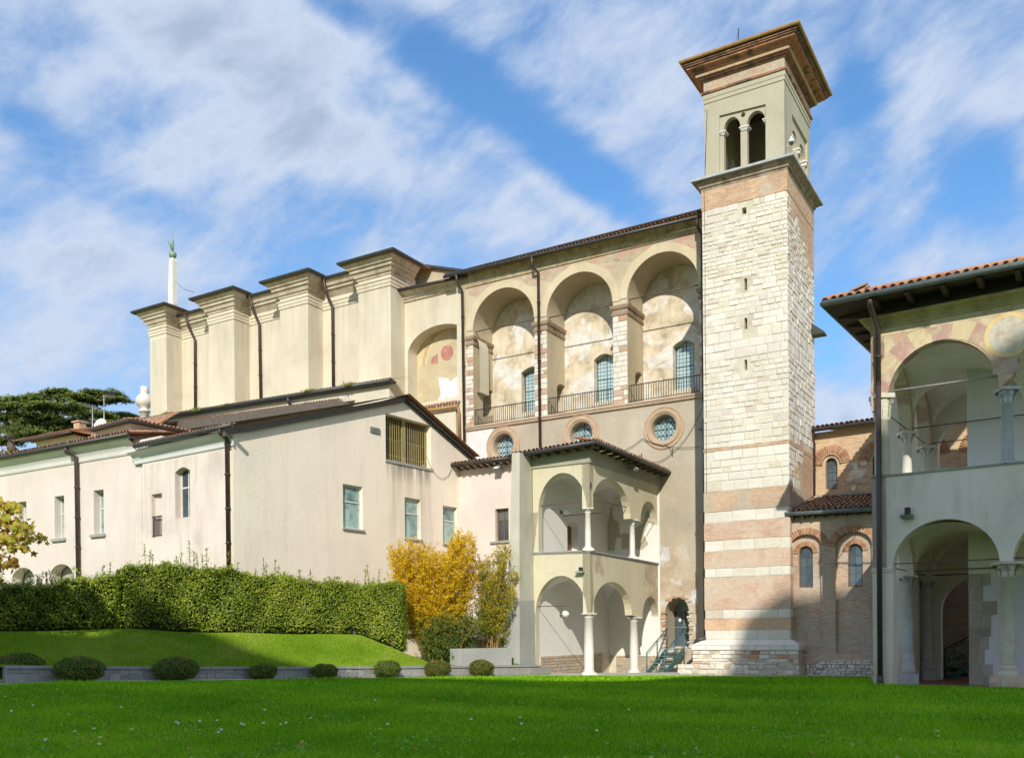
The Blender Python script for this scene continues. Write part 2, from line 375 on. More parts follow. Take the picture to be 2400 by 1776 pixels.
M_['grey'] = plaster('grey_cement_render', (.40, .40, .36), (.33, .33, .29), (.47, .46, .42), streak=.25)
M_['butt'] = plaster('grey_green_render', (.50, .48, .38), (.41, .40, .31), (.58, .56, .46), streak=.4, big=.5)
M_['loggia'] = plaster('sage_plaster', (.76, .665, .56), (.63, .56, .47), (.82, .73, .63), big=.6, streak=.45)
M_['loggia_in'] = plaster('ivory_vault_plaster', (.80, .75, .63), (.74, .69, .57), (.84, .79, .68), streak=.15)
M_['greywall'] = plaster('pale_grey_plaster', (.70, .71, .69), (.65, .66, .64), (.74, .75, .73), streak=.1, bmp=.15)
M_['fresco'] = plaster('faded_pink_fresco', (.56, .36, .26), (.48, .38, .25), (.62, .48, .32), patch=(.64, .54, .36), pth=(.5, .56), psc=1.5, big=1.6, streak=.3, stain=(.40, .34, .22))
M_['fresco_y'] = plaster('yellow_fresco', (.63, .52, .32), (.54, .43, .27), (.67, .57, .38), patch=(.58, .42, .30), pth=(.52, .6), psc=1.8, streak=.3, big=1)
M_['fresco_r'] = plaster('red_fresco', (.50, .32, .26), (.44, .28, .22), (.60, .46, .34), patch=(.60, .49, .33), pth=(.53, .6), psc=2.1, streak=.3, big=2.5)
M_['ringy'] = plaster('ochre_ring_paint', (.70, .54, .26), (.60, .44, .20), (.74, .60, .34), streak=.2, big=2)
M_['fresco_w'] = plaster('marbled_fresco', (.56, .52, .42), (.48, .36, .30), (.62, .59, .48), big=4, streak=.3)
M_['frieze_p'] = plaster('painted_cornice', (.46, .38, .22), (.22, .22, .17), (.60, .50, .32), patch=(.50, .32, .14), pth=(.58, .64), psc=2.2, big=2.4, streak=.4)
M_['redpatch'] = plaster('red_fresco_remains', (.54, .32, .25), (.46, .33, .24), (.58, .42, .32), patch=(.55, .46, .32), pth=(.43, .52), psc=1.6, big=1.5)
M_['mortar'] = plaster('lime_mortar', (.62, .56, .44), (.50, .44, .34), (.68, .62, .50), big=1.1, streak=.3, bmp=.6)
M_['brick'] = brickmat('old_brickwork', (.50, .28, .17), (.60, .41, .26), (.56, .49, .38), patch=(.62, .55, .42), pth=(.58, .68), psc=.8)
M_['brickup'] = brickmat('ochre_brickwork', (.54, .33, .19), (.62, .47, .29), (.60, .52, .39), patch=(.63, .55, .42), pth=(.60, .72), psc=.8)
M_['bricklow'] = brickmat('weathered_brickwork', (.47, .27, .19), (.53, .41, .29), (.56, .51, .42), patch=(.58, .52, .43), pth=(.50, .66), psc=.9, patch2=(.42, .38, .32))
M_['brickband'] = brickmat('pink_brick_band', (.58, .38, .27), (.64, .47, .35), (.63, .54, .42), patch=(.64, .53, .42), pth=(.42, .62), psc=.6, ms=.009, bmp=.3)
M_['brickplain'] = brickmat('orange_brick_band', (.62, .40, .25), (.65, .45, .30), (.64, .50, .37), ms=.008, bmp=.25)
M_['brickplast'] = brickmat('plastered_brick_band', (.52, .30, .20), (.56, .40, .28), (.54, .45, .33), patch=(.56, .49, .37), pth=(.40, .52), psc=.7)
M_['cornbrick'] = brickmat('cornice_brick', (.54, .22, .12), (.60, .31, .18), (.30, .20, .14), bw=.24, rh=.06, patch=(.15, .11, .08), pth=(.50, .60), psc=1.6)
ST = [(.0, (.69, .63, .51)), (.25, (.75, .70, .60)), (.5, (.70, .66, .57)), (.75, (.78, .74, .65)), (.93, (.66, .60, .48)), (.97, (.60, .50, .40)), (1, (.68, .69, .69))]
M_['stone'] = piece('limestone_block', ST); M_['stone_s'] = piece('limestone_blocks', ST, 'attr')
RS_ = [(0, (.50, .43, .33)), (.3, (.64, .58, .48)), (.6, (.56, .48, .37)), (.72, (.55, .40, .29)), (.85, (.70, .66, .58))]
M_['rubble'] = piece('rubble_stone', RS_, nsc=7); M_['rubble_s'] = piece('rubble_stones', RS_, 'attr', nsc=7)
M_['pbrick'] = piece('brick_piece', [(0, (.42, .20, .12)), (.4, (.52, .29, .17)), (.7, (.56, .40, .26)), (1, (.48, .24, .13))], nsc=9)
M_['pinkstone'] = piece('pink_stone', [(0, (.50, .32, .22)), (.5, (.56, .42, .32)), (1, (.52, .36, .25))], nsc=7)
M_['tile'] = piece('roof_tile', [(0, (.42, .17, .09)), (.35, (.55, .27, .14)), (.6, (.50, .32, .2)), (.8, (.36, .22, .15)), (1, (.60, .33, .16))], nsc=8, rough=.85)
M_['tile_s'] = piece('roof_tiles', [(0, (.40, .17, .10)), (.35, (.50, .27, .16)), (.6, (.46, .33, .23)), (.8, (.30, .21, .15)), (1, (.56, .34, .2))], 'attr', nsc=8, rough=.85)
M_['marble'] = piece('white_marble', [(0, (.74, .70, .62)), (1, (.78, .74, .66))], nsc=4, pf=.3, rough=.6, spec=.3)
M_['greymarble'] = piece('grey_marble', [(0, (.44, .46, .48)), (1, (.50, .50, .50))], nsc=3, pf=.45, rough=.6, spec=.3, vary=.8)
M_['masonry'] = piece('bare_masonry', [(0, (.34, .29, .23)), (.5, (.42, .37, .30)), (1, (.46, .42, .36))], nsc=5)
M_['pipe'] = simple('brown_painted_metal', (.085, .06, .052), .45, .3)
M_['gutter'] = simple('dark_metal_gutter', (.075, .075, .07), .45, .4)
M_['ggutter'] = simple('green_grey_zinc', (.17, .21, .20), .45, .4, stretch=(1, 1, .3))
M_['ocher'] = simple('ochre_painted_gutter', (.38, .22, .07), .5, 0)
M_['wood'] = simple('dark_timber', (.075, .055, .045), .8, stretch=(1, 1, 1))
M_['beam'] = simple('brown_timber', (.16, .11, .075), .8)
M_['iron'] = simple('wrought_iron', (.06, .05, .045), .6, .5)
M_['tie'] = simple('rusty_tie_rod', (.14, .10, .085), .7, .2)
M_['white_frame'] = simple('white_window_frame', (.66, .66, .60), .5)
M_['wood_frame'] = simple('brown_window_frame', (.20, .11, .06), .6)
M_['green_metal'] = simple('blue_green_steel', (.07, .17, .18), .45, .2)
M_['lamp'] = simple('white_globe_glass', (.82, .82, .76), .3, bmp=0, var=.05)
M_['greybox'] = simple('grey_metal_housing', (.25, .27, .25), .5, .3)
M_['copper'] = simple('verdigris_copper', (.20, .34, .25), .6, .3, col2=(.40, .36, .08))
M_['glass'] = glassmat('leaded_glass', (.30, .47, .50), (.46, .60, .60))  # blue of the reflected sky put into the base colour
M_['glassdark'] = glassmat('dark_window_glass', (.03, .05, .065), (.10, .14, .16), .08)
M_['glassgreen'] = glassmat('sea_green_glass', (.09, .18, .17), (.36, .50, .46), .1, 2.6)
M_['pane_reflection'] = simple('pale_green_reflection', (.40, .55, .50), .6, var=.12, bmp=0)  # lighter teal for reflections painted on the panes

M_['lead'] = simple('lead_came', (.10, .11, .11), .6, .4)
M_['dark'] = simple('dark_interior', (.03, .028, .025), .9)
M_['concrete'] = simple('concrete', (.36, .36, .33), .9, nsc=2, var=.18, stretch=(1, 1, 1))
M_['rail_y'] = simple('yellowed_bars', (.36, .30, .13), .6, .1)
def stain_mask(mat, O, t, a0, a1, zt, zb, col, amt=.55, up=False):
    """rain stains of their own shape: vertical runs below an opening"""
    nt = mat.node_tree; N = nt.nodes; L = nt.links; b = nt.nodes['Principled BSDF']; pos = N.new('ShaderNodeNewGeometry').outputs['Position']
    sb = N.new('ShaderNodeVectorMath'); sb.operation = 'SUBTRACT'; sb.inputs[1].default_value = (O[0], O[1], 0); L.new(pos, sb.inputs[0])
    dt = N.new('ShaderNodeVectorMath'); dt.operation = 'DOT_PRODUCT'; dt.inputs[1].default_value = (t[0], t[1], 0); L.new(sb.outputs[0], dt.inputs[0]); s = dt.outputs['Value']
    sx = N.new('ShaderNodeSeparateXYZ'); L.new(pos, sx.inputs[0]); z = sx.outputs[2]
    def mul(a, c): m = N.new('ShaderNodeMath'); m.operation = 'MULTIPLY'; L.new(a, m.inputs[0]); L.new(c, m.inputs[1]); return m.outputs[0]
    m = mul(mapr(N, L, s, a0-.15, a0+.2), mapr(N, L, s, a1-.2, a1+.15, 1, 0)); m = mul(m, mapr(N, L, z, zb, zt, 1, 0)) if up else mul(mul(m, mapr(N, L, z, zb, zt-.1, 0, 1)), mapr(N, L, z, zt-.03, zt+.05, 1, 0))
    m = mul(m, mapr(N, L, nz(N, L, pos, 3.5, 6, .6, (1, 1, .05)), .40, .62, 0, amt))
    old = b.inputs['Base Color'].links[0].from_socket; L.new(mixc(N, L, m, old, col), b.inputs['Base Color'])
# ---------------------------------------------------------------- reusable pieces
def unit_stone(k):
    r = random.Random(k); mb = MB(); v = []
    for sy in (-.5, .5):
        i = .04
        v += [(-.5, sy*.8, -.5), (.5, sy*.8, -.5), (.5, sy*.8, .5), (-.5, sy*.8, .5)]
        v += [(-.5+i+r.uniform(0, .03), sy, -.5+.09), (.5-i-r.uniform(0, .03), sy, -.5+.09+r.uniform(0, .04)), (.5-i, sy, .5-.09-r.uniform(0, .04)), (-.5+i, sy, .5-.09)]
    mb.v = v; f = []
    for b, o in ((0, 0), (8, 1)):
        for a in range(4):
            f.append((b+a, b+(a+1) % 4, b+4+(a+1) % 4, b+4+a))
        f.append((b+4, b+5, b+6, b+7))
    for a in range(4): f.append((a, (a+1) % 4, 8+(a+1) % 4, 8+a))
    mb.f = f; mb.c = [.5]*len(f); mb.sm = [False]*len(f); return mb
STONES = []
def stone_mesh(matname):
    key = matname
    for k, l in STONES:
        if k == key: return random.choice(l)
    l = []
    for i in range(4):
        mb = unit_stone(i); o = mb.build('stone', M_[matname]); l.append(o.data); bpy.data.objects.remove(o)
    STONES.append((key, l)); return random.choice(l)
def put_piece(name, matname, parent, fr, a, z, w, L, H, T, tilt=0, label=None):
    """one block as an object of its own; shares mesh data"""
    o = bpy.data.objects.new(name, stone_mesh(matname)); COL.objects.link(o); o.parent = parent
    p = fr.P(a, z, w); b = parent['_b']; o.location = (p[0]-b[0], p[1]-b[1], p[2]-b[2])
    o.rotation_euler = (0, tilt, fr.ang()); o.scale = (L, T, H); return o
def stuff_piece(mb, fr, a, z, w, L, H, T, rn):
    mb.cur = rn; P = fr.P; i = min(.012, H*.1); a0 = a-L/2; a1 = a+L/2; z0 = z-H/2; z1 = z+H/2
    j = [random.uniform(0, i) for _ in range(4)]
    O = [P(a0, z0, w-T/2), P(a1, z0, w-T/2), P(a1, z1, w-T/2), P(a0, z1, w-T/2)]
    M = [P(a0, z0, w+T/2-i), P(a1, z0, w+T/2-i), P(a1, z1, w+T/2-i), P(a0, z1, w+T/2-i)]
    I = [P(a0+i+j[0], z0+i+j[1], w+T/2), P(a1-i-j[2], z0+i, w+T/2), P(a1-i, z1-i-j[3], w+T/2), P(a0+i, z1-i, w+T/2)]
    b = len(mb.v); mb.v += O+M+I
    for r in (0, 4):
        for q in range(4):
            k = (q+1) % 4; mb.f.append((b+r+q, b+r+k, b+r+4+k, b+r+4+q)); mb.c.append(rn); mb.sm.append(False)
    mb.f.append((b+8, b+9, b+10, b+11)); mb.c.append(rn); mb.sm.append(False)
def courses(a0, a1, z0, z1, hr, lr, gap=.014, skip=None, jag=0):
    out = []; z = z0
    while z < z1-.04:
        h = min(random.uniform(*hr), z1-z)
        if z1-z-h < hr[0]*.6: h = z1-z
        a = a0-random.uniform(0, lr[0])
        while a < a1-.02:
            l = random.uniform(*lr)*(1.25 if h > .28 else 1); b = a+l
            if a1-b < lr[0]*.5: b = a1
            s0 = max(a, a0); s1 = min(b, a1)
            if s1-s0 > .07 and not (skip and skip((s0+s1)/2, z+h/2, s1-s0, h)):
                out.append(((s0+s1)/2, z+h/2, s1-s0-gap, h-gap))
            a = b
        z += h
    return out
def tube_on(fr, name, n, pts, w, r, mat, parent, label=None):
    mb = MB()
    P = [fr.P(*fr.px(x, y, ww if False else w if not isinstance(w, (list, tuple)) else w[i], n), w if not isinstance(w, (list, tuple)) else w[i]) for i, (x, y) in enumerate(pts) for ww in (0,)]
    mb.tube(P, r, 8); return mb.build(name, mat, parent, label)
def pipe(fr, n, pts, ws, parent, r=.06, mat='pipe', name='downpipe', clips=True):
    P = [fr.P(*fr.px(x, y, w, n), w) for (x, y), w in zip(pts, ws)]
    mb = MB(); mb.tube(P, r, 8)
    if clips:
        a = Vector(P[-2]); b = Vector(P[-1]); k = int((b-a).length/1.6)
        for i in range(1, k+1):
            q = a.lerp(b, i/(k+1)); mb.tube([q+Vector((0, 0, .03)), q-Vector((0, 0, .03))], r*1.3, 8)
    return mb.build(name, M_[mat], parent)
def tile_field(mb, O, along, up, nA, nU, pitch=.2, row=.33, r=.075, jit=.02, seg=4, nrm=(0, 0, 1), single=False):
    """barrel tiles on a slope: O corner, unit vectors along eave and up slope"""
    A = Vector(along).normalized(); U = Vector(up).normalized(); O = Vector(O); Nn = A.cross(U).normalized()
    if Nn.z < 0: Nn = -Nn
    for i in range(nA):
        for j in range(nU):
            mb.cur = random.random()
            p = O+A*(pitch*(i+.5)+random.uniform(-jit, jit))+U*(row*j+random.uniform(-jit, jit))
            rows = []
            for k, (t, rr, hh) in enumerate(((0, r, .02), (row*1.15, r*.82, -.0))):
                rows.append([p+U*t+A*math.cos(math.pi*q/seg)*rr+Nn*(math.sin(math.pi*q/seg)*rr+hh) for q in range(seg+1)])
            mb.grid(rows)
def window_frame(mb, fr, a0, a1, z0, z1, w0, w1, th=.05, mull=1, trans=(.6,)):
    mb.box(fr, a0, a0+th, z0, z1, w0, w1); mb.box(fr, a1-th, a1, z0, z1, w0, w1)
    mb.box(fr, a0+th, a1-th, z0, z0+th, w0, w1); mb.box(fr, a0+th, a1-th, z1-th, z1, w0, w1)
    for t in trans:
        z = z0+(z1-z0)*t; mb.box(fr, a0+th, a1-th, z-th*.5, z+th*.5, w0, w1-.003)
    for i in range(mull):
        a = a0+(a1-a0)*(i+1)/(mull+1); mb.box(fr, a-th*.4, a+th*.4, z0+th, z1-th, w0, w1-.006)
def column(root, x, y, zb, z0, z1, zc, r, mat, capr, baser, name='column', label=None, leafy=False, square=True, n=16, foot=.0):
    """zb foot, z0 shaft start, z1 shaft end, zc top of the abacus; shaft is the part, capital and base sub-parts"""
    mb = MB(); mb.lathe(x, y, [(r*1.0, z0), (r*1.02, z0+(z1-z0)*.35), (r*.88, z1-.03), (r*.98, z1-.02), (r*.98, z1)], n)
    sh = mb.build(name, mat, root, label)
    mb = MB(); h = z0-zb
    mb.lathe(x, y, [(0, zb+h*.35), (baser, zb+h*.35), (baser*1.04, zb+h*.45), (baser*.98, zb+h*.58), (r*1.12, zb+h*.68), (r*1.2, zb+h*.82), (r*1.25, zb+h*.9), (r*1.02, z0+.01)], n)
    mb.aabb(x-baser*1.06, x+baser*1.06, y-baser*1.06, y+baser*1.06, zb-foot, zb+h*.36)
    mb.build('base', mat, sh)
    mb = MB(); hc = zc-z1
    mb.lathe(x, y, [(r*.98, z1), (r*1.12, z1+hc*.06), (r*.95, z1+hc*.12), (r*1.05, z1+hc*.4), (capr*.8, z1+hc*.78), (capr*.8, z1+hc*.82)], n)
    mb.aabb(x-capr, x+capr, y-capr, y+capr, z1+hc*.82, zc)
    for k in range(8):   # leaves and corner volutes
        th = math.pi/4*k; cs, sn = math.cos(th), math.sin(th); rr = r*1.06; out = capr*(1.18 if k % 2 else .86)
        zt = z1+hc*(.8 if k % 2 else .62)
        for (ra, za, wd) in (((rr, z1+hc*.1, r*.34)),):
            pts = [(rr, z1+hc*.08), (rr*1.06, z1+hc*.35), (out*.9, zt-.01), (out, zt-hc*.08), (out*.93, zt-hc*.2)]
            rows = [[(x+cs*p-sn*q*wd*(1 if i < 3 else .7), y+sn*p+cs*q*wd*(1 if i < 3 else .7), z) for q in (-1, 1)] for i, (p, z) in enumerate(pts)]
            mb.grid(rows)
            mb.grid([[(x+cs*(p-.03)-sn*q*wd, y+sn*(p-.03)+cs*q*wd, z) for q in (-1, 1)] for p, z in pts])
    mb.build('capital', mat, sh); return sh
d = (-.856, .5166); e = (.5166, .856); nd = (.856, -.5166); ne = (-.5166, -.856)
T0 = at(1853, 36.5, 1560)
def uv(u, v): return (T0[0]+d[0]*u+e[0]*v, T0[1]+d[1]*u+e[1]*v)
def frv(v): return Fr(uv(0, v), d, ne)   # planes facing the lawn, s grows to the left
# ================================================================ BELL TOWER
TF = frv(0); TW, TD = 3.47, 4.35           # front width, depth
TS = Fr(uv(0, 0), e, nd)                   # side face, s grows backwards
M_['stainedstone'] = plaster('stained_cornice_stone', (.34, .27, .20), (.13, .10, .08), (.50, .42, .33), big=2.2, streak=.5, stain=(.08, .07, .06))
M_['darkbrick'] = brickmat('dark_moulding_brick', (.34, .17, .11), (.42, .25, .16), (.16, .12, .09), patch=(.14, .10, .08), pth=(.46, .6), psc=1.8, rh=.06)  # darker brick with blackish patches for the cornice mouldings
def tower():
    root = thing('bell_tower', 'tall square stone bell tower with brick cornice and twin arched belfry openings', 'bell tower', (*uv(1.7, 2.1), 0))
    zc = lambda n, X, Y: TF.px(X, Y, 0, n)[1]
    zbrick = zc(1, 895, 1420); zcor = zc(1, 895, 1268); zledge = zc(1, 925, 1175)
    z_pl = zc(3, 757, 1335)
    # bands of the lower shaft (z from the corner), alternately stone and brick
    B = [zc(3, 757, y) for y in (1335, 1275, 1205, 1148, 945, 888, 780, 712, 600, 530, 405, 340)]
    slits = [(596, 548, 636), (597, 842, 925), (597, 1152, 1230)]
    holes = []
    for X, y0, y1 in slits:
        a, z1 = TF.px(X, y0, 0, 2); _, z0 = TF.px(X, y1, 0, 2); holes.append((a-.055, a+.055, z0, z1))
    a, z = TF.px(585, 45, 0, 2); holes.append((a-.09, a+.09, z-.13, z+.13))
    rect = lambda h: [(h[0], h[2]), (h[1], h[2]), (h[1], h[3]), (h[0], h[3])]
    mb = MB()
    mb.slab(TF, [(0, z_pl-.3), (TW, z_pl-.3), (TW, zledge-.2), (0, zledge-.2)], [rect(h) for h in holes], 0, -.55)
    mb.slab(TS, [(.55, z_pl-.3), (TD, z_pl-.3), (TD, zledge-.2), (.55, zledge-.2)], [], 0, -.5)
    LS = Fr(uv(TW, 0), e, d); BS = Fr(uv(0, TD), d, e)
    mb.slab(LS, [(.55, 0), (TD, 0), (TD, zledge-.2), (.55, zledge-.2)], [], 0, -.5)
    mb.slab(BS, [(.5, 0), (TW-.5, 0), (TW-.5, zledge-.2), (.5, zledge-.2)], [], 0, -.5)
    mb.build('wall', M_['mortar'], root)
    mb = MB(); 
    for h in holes: mb.box(TF, h[0]-.03, h[1]+.03, h[2]-.05, h[3]+.05, -.58, -.553)
    mb.build('slit_back', M_['dark'], root)
    # brick bands: thin brick facing between the stone bands
    def bandpair(name, mat, z0, z1, f0=0., s1=None):
        mb = MB(); mb.hexa([TF.P(-.028, z0, .028), TF.P(TW+.02, z0, .028), TF.P(TW+.02, z0, .0), TF.P(0, z0, 0), TF.P(-.028, z1, .028), TF.P(TW+.02, z1, .028), TF.P(TW+.02, z1, 0), TF.P(0, z1, 0)])
        s1 = TD if s1 is None else s1
        mb.hexa([TS.P(-.028, z0, .028), TS.P(s1, z0, .028), TS.P(s1, z0, 0), TS.P(0, z0, 0), TS.P(-.028, z1, .028), TS.P(s1, z1, .028), TS.P(s1, z1, 0), TS.P(0, z1, 0)])
        mb.build(name, M_[mat], root)
    bandpair('brick_band', 'brickplain', B[1], B[2]); bandpair('brick_band', 'brickband', B[3], B[4])
    bandpair('brick_band', 'brickband', B[5], B[6]); bandpair('brick_band', 'brickband', B[7], B[8])
    bandpair('brick_band', 'brickplast', B[9], B[10])
    bandpair('brick_band', 'cornbrick' if False else 'brick', zbrick, zcor)
    # stones
    stones = []
    def skipf(a, z, l, h):
        return any(a-l/2 < H[1]+.02 and a+l/2 > H[0]-.02 and z-h/2 < H[3] and z+h/2 > H[2] for H in holes)
    for z0, z1 in ((B[0], B[1]), (B[2], B[3]), (B[4], B[5]), (B[6], B[7]), (B[8], B[9])):
        for (fr, S) in ((TF, TW), (TS, TD)):
            n = 1
            stones += [(fr, *q) for q in courses(0 if fr is TF else .0, S, z0, z1, (z1-z0, z1-z0+.01), (.38, .85), .022)]
    zz = [(B[10], B[11], (.26, .34), (.4, .9)), (B[11], zc(3, 757, 150), (.2, .36), (.3, .8)), (zc(3, 757, 130), zc(2, 915, 1290), (.17, .33), (.22, .62)),
          (zc(2, 915, 1290), zc(2, 915, 1080), (.16, .26), (.22, .55)), (zc(2, 915, 1080), zc(2, 915, 860), (.26, .40), (.3, .68)), (zc(2, 915, 860), zc(2, 905, 470), (.16, .30), (.2, .6)), (zc(2, 905, 470), zbrick, (.145, .21), (.18, .45))]
    for z0, z1, hr, lr in zz:
        for fr, S in ((TF, TW), (TS, TD)):
            st = random.getstate(); 
            stones += [(fr, *q) for q in courses(0, S, z0, z1, hr, lr, .024, skipf if fr is TF else None)]
    mb = MB(); z0, z1 = zc(3, 757, 150), zc(3, 757, 130)
    bandpair('brick_course', 'brick', z0, z1)
    # the 300 that show largest: front face, by area
    fr_s = sorted([q for q in stones if q[0] is TF], key=lambda q: -q[3]*q[4])
    big = set(id(q) for q in fr_s[:286])
    mb = MB()
    for q in stones:
        fr, a, z, L, H = q; off = random.uniform(-.018, .016)
        if id(q) in big:
            put_piece('stone', 'stone', root, fr, a, z, -.012+off, L, H, .07)
        else:
            if fr is TS and z > zbrick-.25-(a/TD)**1.3*1.9+.25*math.sin(a*5): continue
            if fr is TS and ((a-3.3)/1.9)**2+((z-7.9)/1.5)**2 < 1+.25*math.sin(a*7+z*4): continue
            stuff_piece(mb, fr, a, z, -.012+off, L, H, .07, random.random())
    mb.build('stone_facing', M_['stone_s'], root, kind='stuff')
    mb = MB(); mb.hexa([TS.P(.02, zbrick-2.6, .012), TS.P(TD, zbrick-2.6, .012), TS.P(TD, zbrick-2.6, 0), TS.P(.02, zbrick-2.6, 0), TS.P(.02, zbrick, .012), TS.P(TD, zbrick, .012), TS.P(TD, zbrick, 0), TS.P(.02, zbrick, 0)])
    mb.build('exposed_brick', M_['brick'], root); mb = MB()
    mb.hexa([TS.P(.9, 5.6, .015), TS.P(TD, 5.6, .015), TS.P(TD, 5.6, 0), TS.P(.9, 5.6, 0), TS.P(.9, 9.5, .015), TS.P(TD, 9.5, .015), TS.P(TD, 9.5, 0), TS.P(.9, 9.5, 0)])
    mb.build('exposed_brick', M_['brick'], root)
    # plinth
    loop = [uv(0, 0), uv(0, TD), uv(TW, TD), uv(TW, 0)]     # outward via sweep sign
    zt = z_pl; zA = TF.px(830, 1370, .5, 3)[1]; zB = TF.px(830, 1403, .5, 3)[1]; zC = TF.px(835, 1490, .55, 3)[1]
    mb = MB(); mb.sweep(loop, [(0, zt+.004), (.03, zt), (.46, zA), (.40, zA)], True, sign=1); mb.build('sloping_course', M_['marble'], root)
    PF = TF.sub(.46); PS = TS.sub(.46)
    mb = MB(); core = [uv(-.40, -.40), uv(-.40, TD), uv(TW+.40, TD), uv(TW+.40, -.40)]
    rows = [[(*p, z) for p in core] for z in (-1, zA)]; mb.grid(rows, True); mb.build('plinth_core', M_['mortar'], root)
    for (a, z, L, H) in courses(-.46, TW+.46, zB, zA-.003, (zA-zB, zA-zB+.01), (.7, 1.3), .015): put_piece('stone', 'marble', root, PF, a, z, -.05, L, H, .14)
    for (a, z, L, H) in courses(-.40, 1.2, zB, zA-.003, (zA-zB, zA-zB+.01), (.5, .9), .015): put_piece('stone', 'marble', root, PS, a, z, -.05, L, H, .13)
    for (a, z, L, H) in courses(-.42, TW+.42, zC, zB, (.10, .19), (.14, .5), .03):
        if random.random() < .86: put_piece('stone', random.choice(['rubble', 'rubble', 'pbrick', 'marble', 'stone']), root, PF, a, z, -.08+random.uniform(-.03, .02), L, H, .12, random.uniform(-.03, .03))
    mb = MB(); core = [uv(-.50, -.62), uv(-.50, TD), uv(TW+.9, TD), uv(TW+.9, -.62)]
    mb.grid([[(*p, z) for p in core] for z in (-1, zC-.05)], True); mb.poly([(*p, zC-.05) for p in core]); mb.build('foundation_core', M_['mortar'], root)
    PF2 = TF.sub(.66)
    for (a, z, L, H) in courses(-.5, TW+1.0, -.25, zC, (.12, .2), (.2, .5), .04): put_piece('stone', random.choice(['rubble', 'rubble', 'stone']), root, PF2, a, z, -.08+random.uniform(-.04, .03), L, H, .16, random.uniform(-.06, .06))
    # mid cornice
    oc = [(0.0, zcor-.02), (.03, zcor), (.04, zcor+.10), (.09, zcor+.12), (.11, zcor+.22), (.19, zcor+.26), (.21, zcor+.36), (.27, zcor+.40), (.28, zledge-.10), (.30, zledge-.10), (.30, zledge-.095)]
    mb = MB(); mb.sweep(loop, oc, True); mb.build('cornice', M_['stainedstone'], root)
    mb = MB(); mb.sweep(loop, [(.05, zledge-.09), (.36, zledge-.09), (.36, zledge), (-.2, zledge+.05)], True); mb.build('cornice_slab', M_['greymarble'], root)
    # belfry
    ins = .10; z5 = zledge; zt = zc(1, 885, 420)
    def bel(fr, width, n, rectpx, arches, circle, capx):
        g = fr
        rp = [g.px(x, y, 0, n) for x, y in rectpx]
        rp = [rp[0], rp[1], rp[2], rp[3]]
        mb.slab(g, [(ins, z5-.1), (width-ins, z5-.1), (width-ins, zt), (ins, zt)], [rp], 0, -.08, back=False)
        hs = [archpx(g, n, (x0, yb0), (x1, yb1), sp, tp, -.08) for (x0, yb0, x1, yb1, sp, tp) in arches]
        hs = [[(a, max(z, z5-.05)) for a, z in h] for h in hs]
        if circle:
            cx, cz = g.px(circle[0], circle[1], -.08, n); hs.append([(cx+.095*math.cos(t*math.pi/8), cz+.10*math.sin(t*math.pi/8)) for t in range(16)])
        mb.slab(g, [(ins, z5-.1), (width-ins, z5-.1), (width-ins, zt), (ins, zt)], hs, -.08, -.32, rim=True)
    BF = Fr(uv(0, 0), d, ne).sub(-.10); BSd = Fr(uv(0, 0), e, nd).sub(-.10)
    mb = MB()
    bel(BF, TW, 1, [(745, 1215), (400, 1285), (400, 862), (745, 776)], [(436, 1290, 560, 1255, (975, 950), 872), (608, 1250, 745, 1215, (935, 900), 825)], (577, 855), None)
    mb.cur = .5
    BB = Fr(uv(0, TD), d, e).sub(-.10); BL = Fr(uv(TW, 0), e, d).sub(-.10)
    # side face: openings placed by measure
    zsill = z5-.05; a1, zr = BSd.px(943, 850, 0, 1); a2, _ = BSd.px(1055, 1090, 0, 1)
    _, zar = BSd.px(945, 915, -.08, 1)
    rec = [(a1, zsill), (a2, zsill), (a2, zr-.02), (a1, zr)]
    mid = (a1+a2)/2; hw = (a2-a1)/2-.16
    for fr, width in ((BSd, TD), (BB, TW), (BL, TD)):
        if fr is BSd: A0, A1, zrr = a1, a2, zr
        else: A0, A1, zrr = width*.28, width*.8, zr
        m = (A0+A1)/2
        i3 = ins+.004; i4 = ins+.33
        mb.slab(fr, [(i3, z5-.1), (width-i3, z5-.1), (width-i3, zt), (i3, zt)], [[(A0, zsill), (A1, zsill), (A1, zrr), (A0, zrr)]], 0, -.08, back=False)
        zs = zrr-.95; r = (A1-A0)/2-.35
        hs = [arch(A0+.14, m-.14, zsill, zs, zs+.55), arch(m+.14, A1-.14, zsill, zs, zs+.55)]
        mb.slab(fr, [(i4, z5-.1), (width-i4, z5-.1), (width-i4, zt), (i4, zt)], hs, -.08, -.32)
    mb.build('belfry_wall', M_['olive'], root)
    mb = MB()
    for (x0, x1, y) in ((400, 446, 985), (549, 617, 945), (722, 747, 895)):
        aL, z = BF.px(x1, y, 0, 1); aR, _ = BF.px(x0, y, 0, 1)
        mb = MB(); mb.hexa([BF.P(aL+.07, z-.06, -.3), BF.P(aR-.07, z-.06, -.3), BF.P(aR-.07, z-.06, -.05), BF.P(aL+.07, z-.06, -.05), BF.P(aL, z+.04, -.36), BF.P(aR, z+.04, -.36), BF.P(aR, z+.04, -.0), BF.P(aL, z+.04, -.0)])
        mb.box(BF, aL-.01, aR+.01, z+.04, z+.085, -.37, .02); mb.build('capital', M_['marble'], root)
    zs = zr-.95
    for A in (a1+.07, mid, a2-.07):
        mb = MB(); mb.box(BSd, A-.15, A+.15, zs+.02, zs+.09, -.37, .03); mb.box(BSd, A-.10, A+.10, zs-.12, zs+.02, -.33, 0); mb.build('capital', M_['marble'], root)
    mb = MB(); mb.poly([(*uv(.2, .2), zt-.1), (*uv(.2, TD-.2), zt-.1), (*uv(TW-.2, TD-.2), zt-.1), (*uv(TW-.2, .2), zt-.1)])
    mb.build('belfry_ceiling', M_['beam'], root); mb = MB()
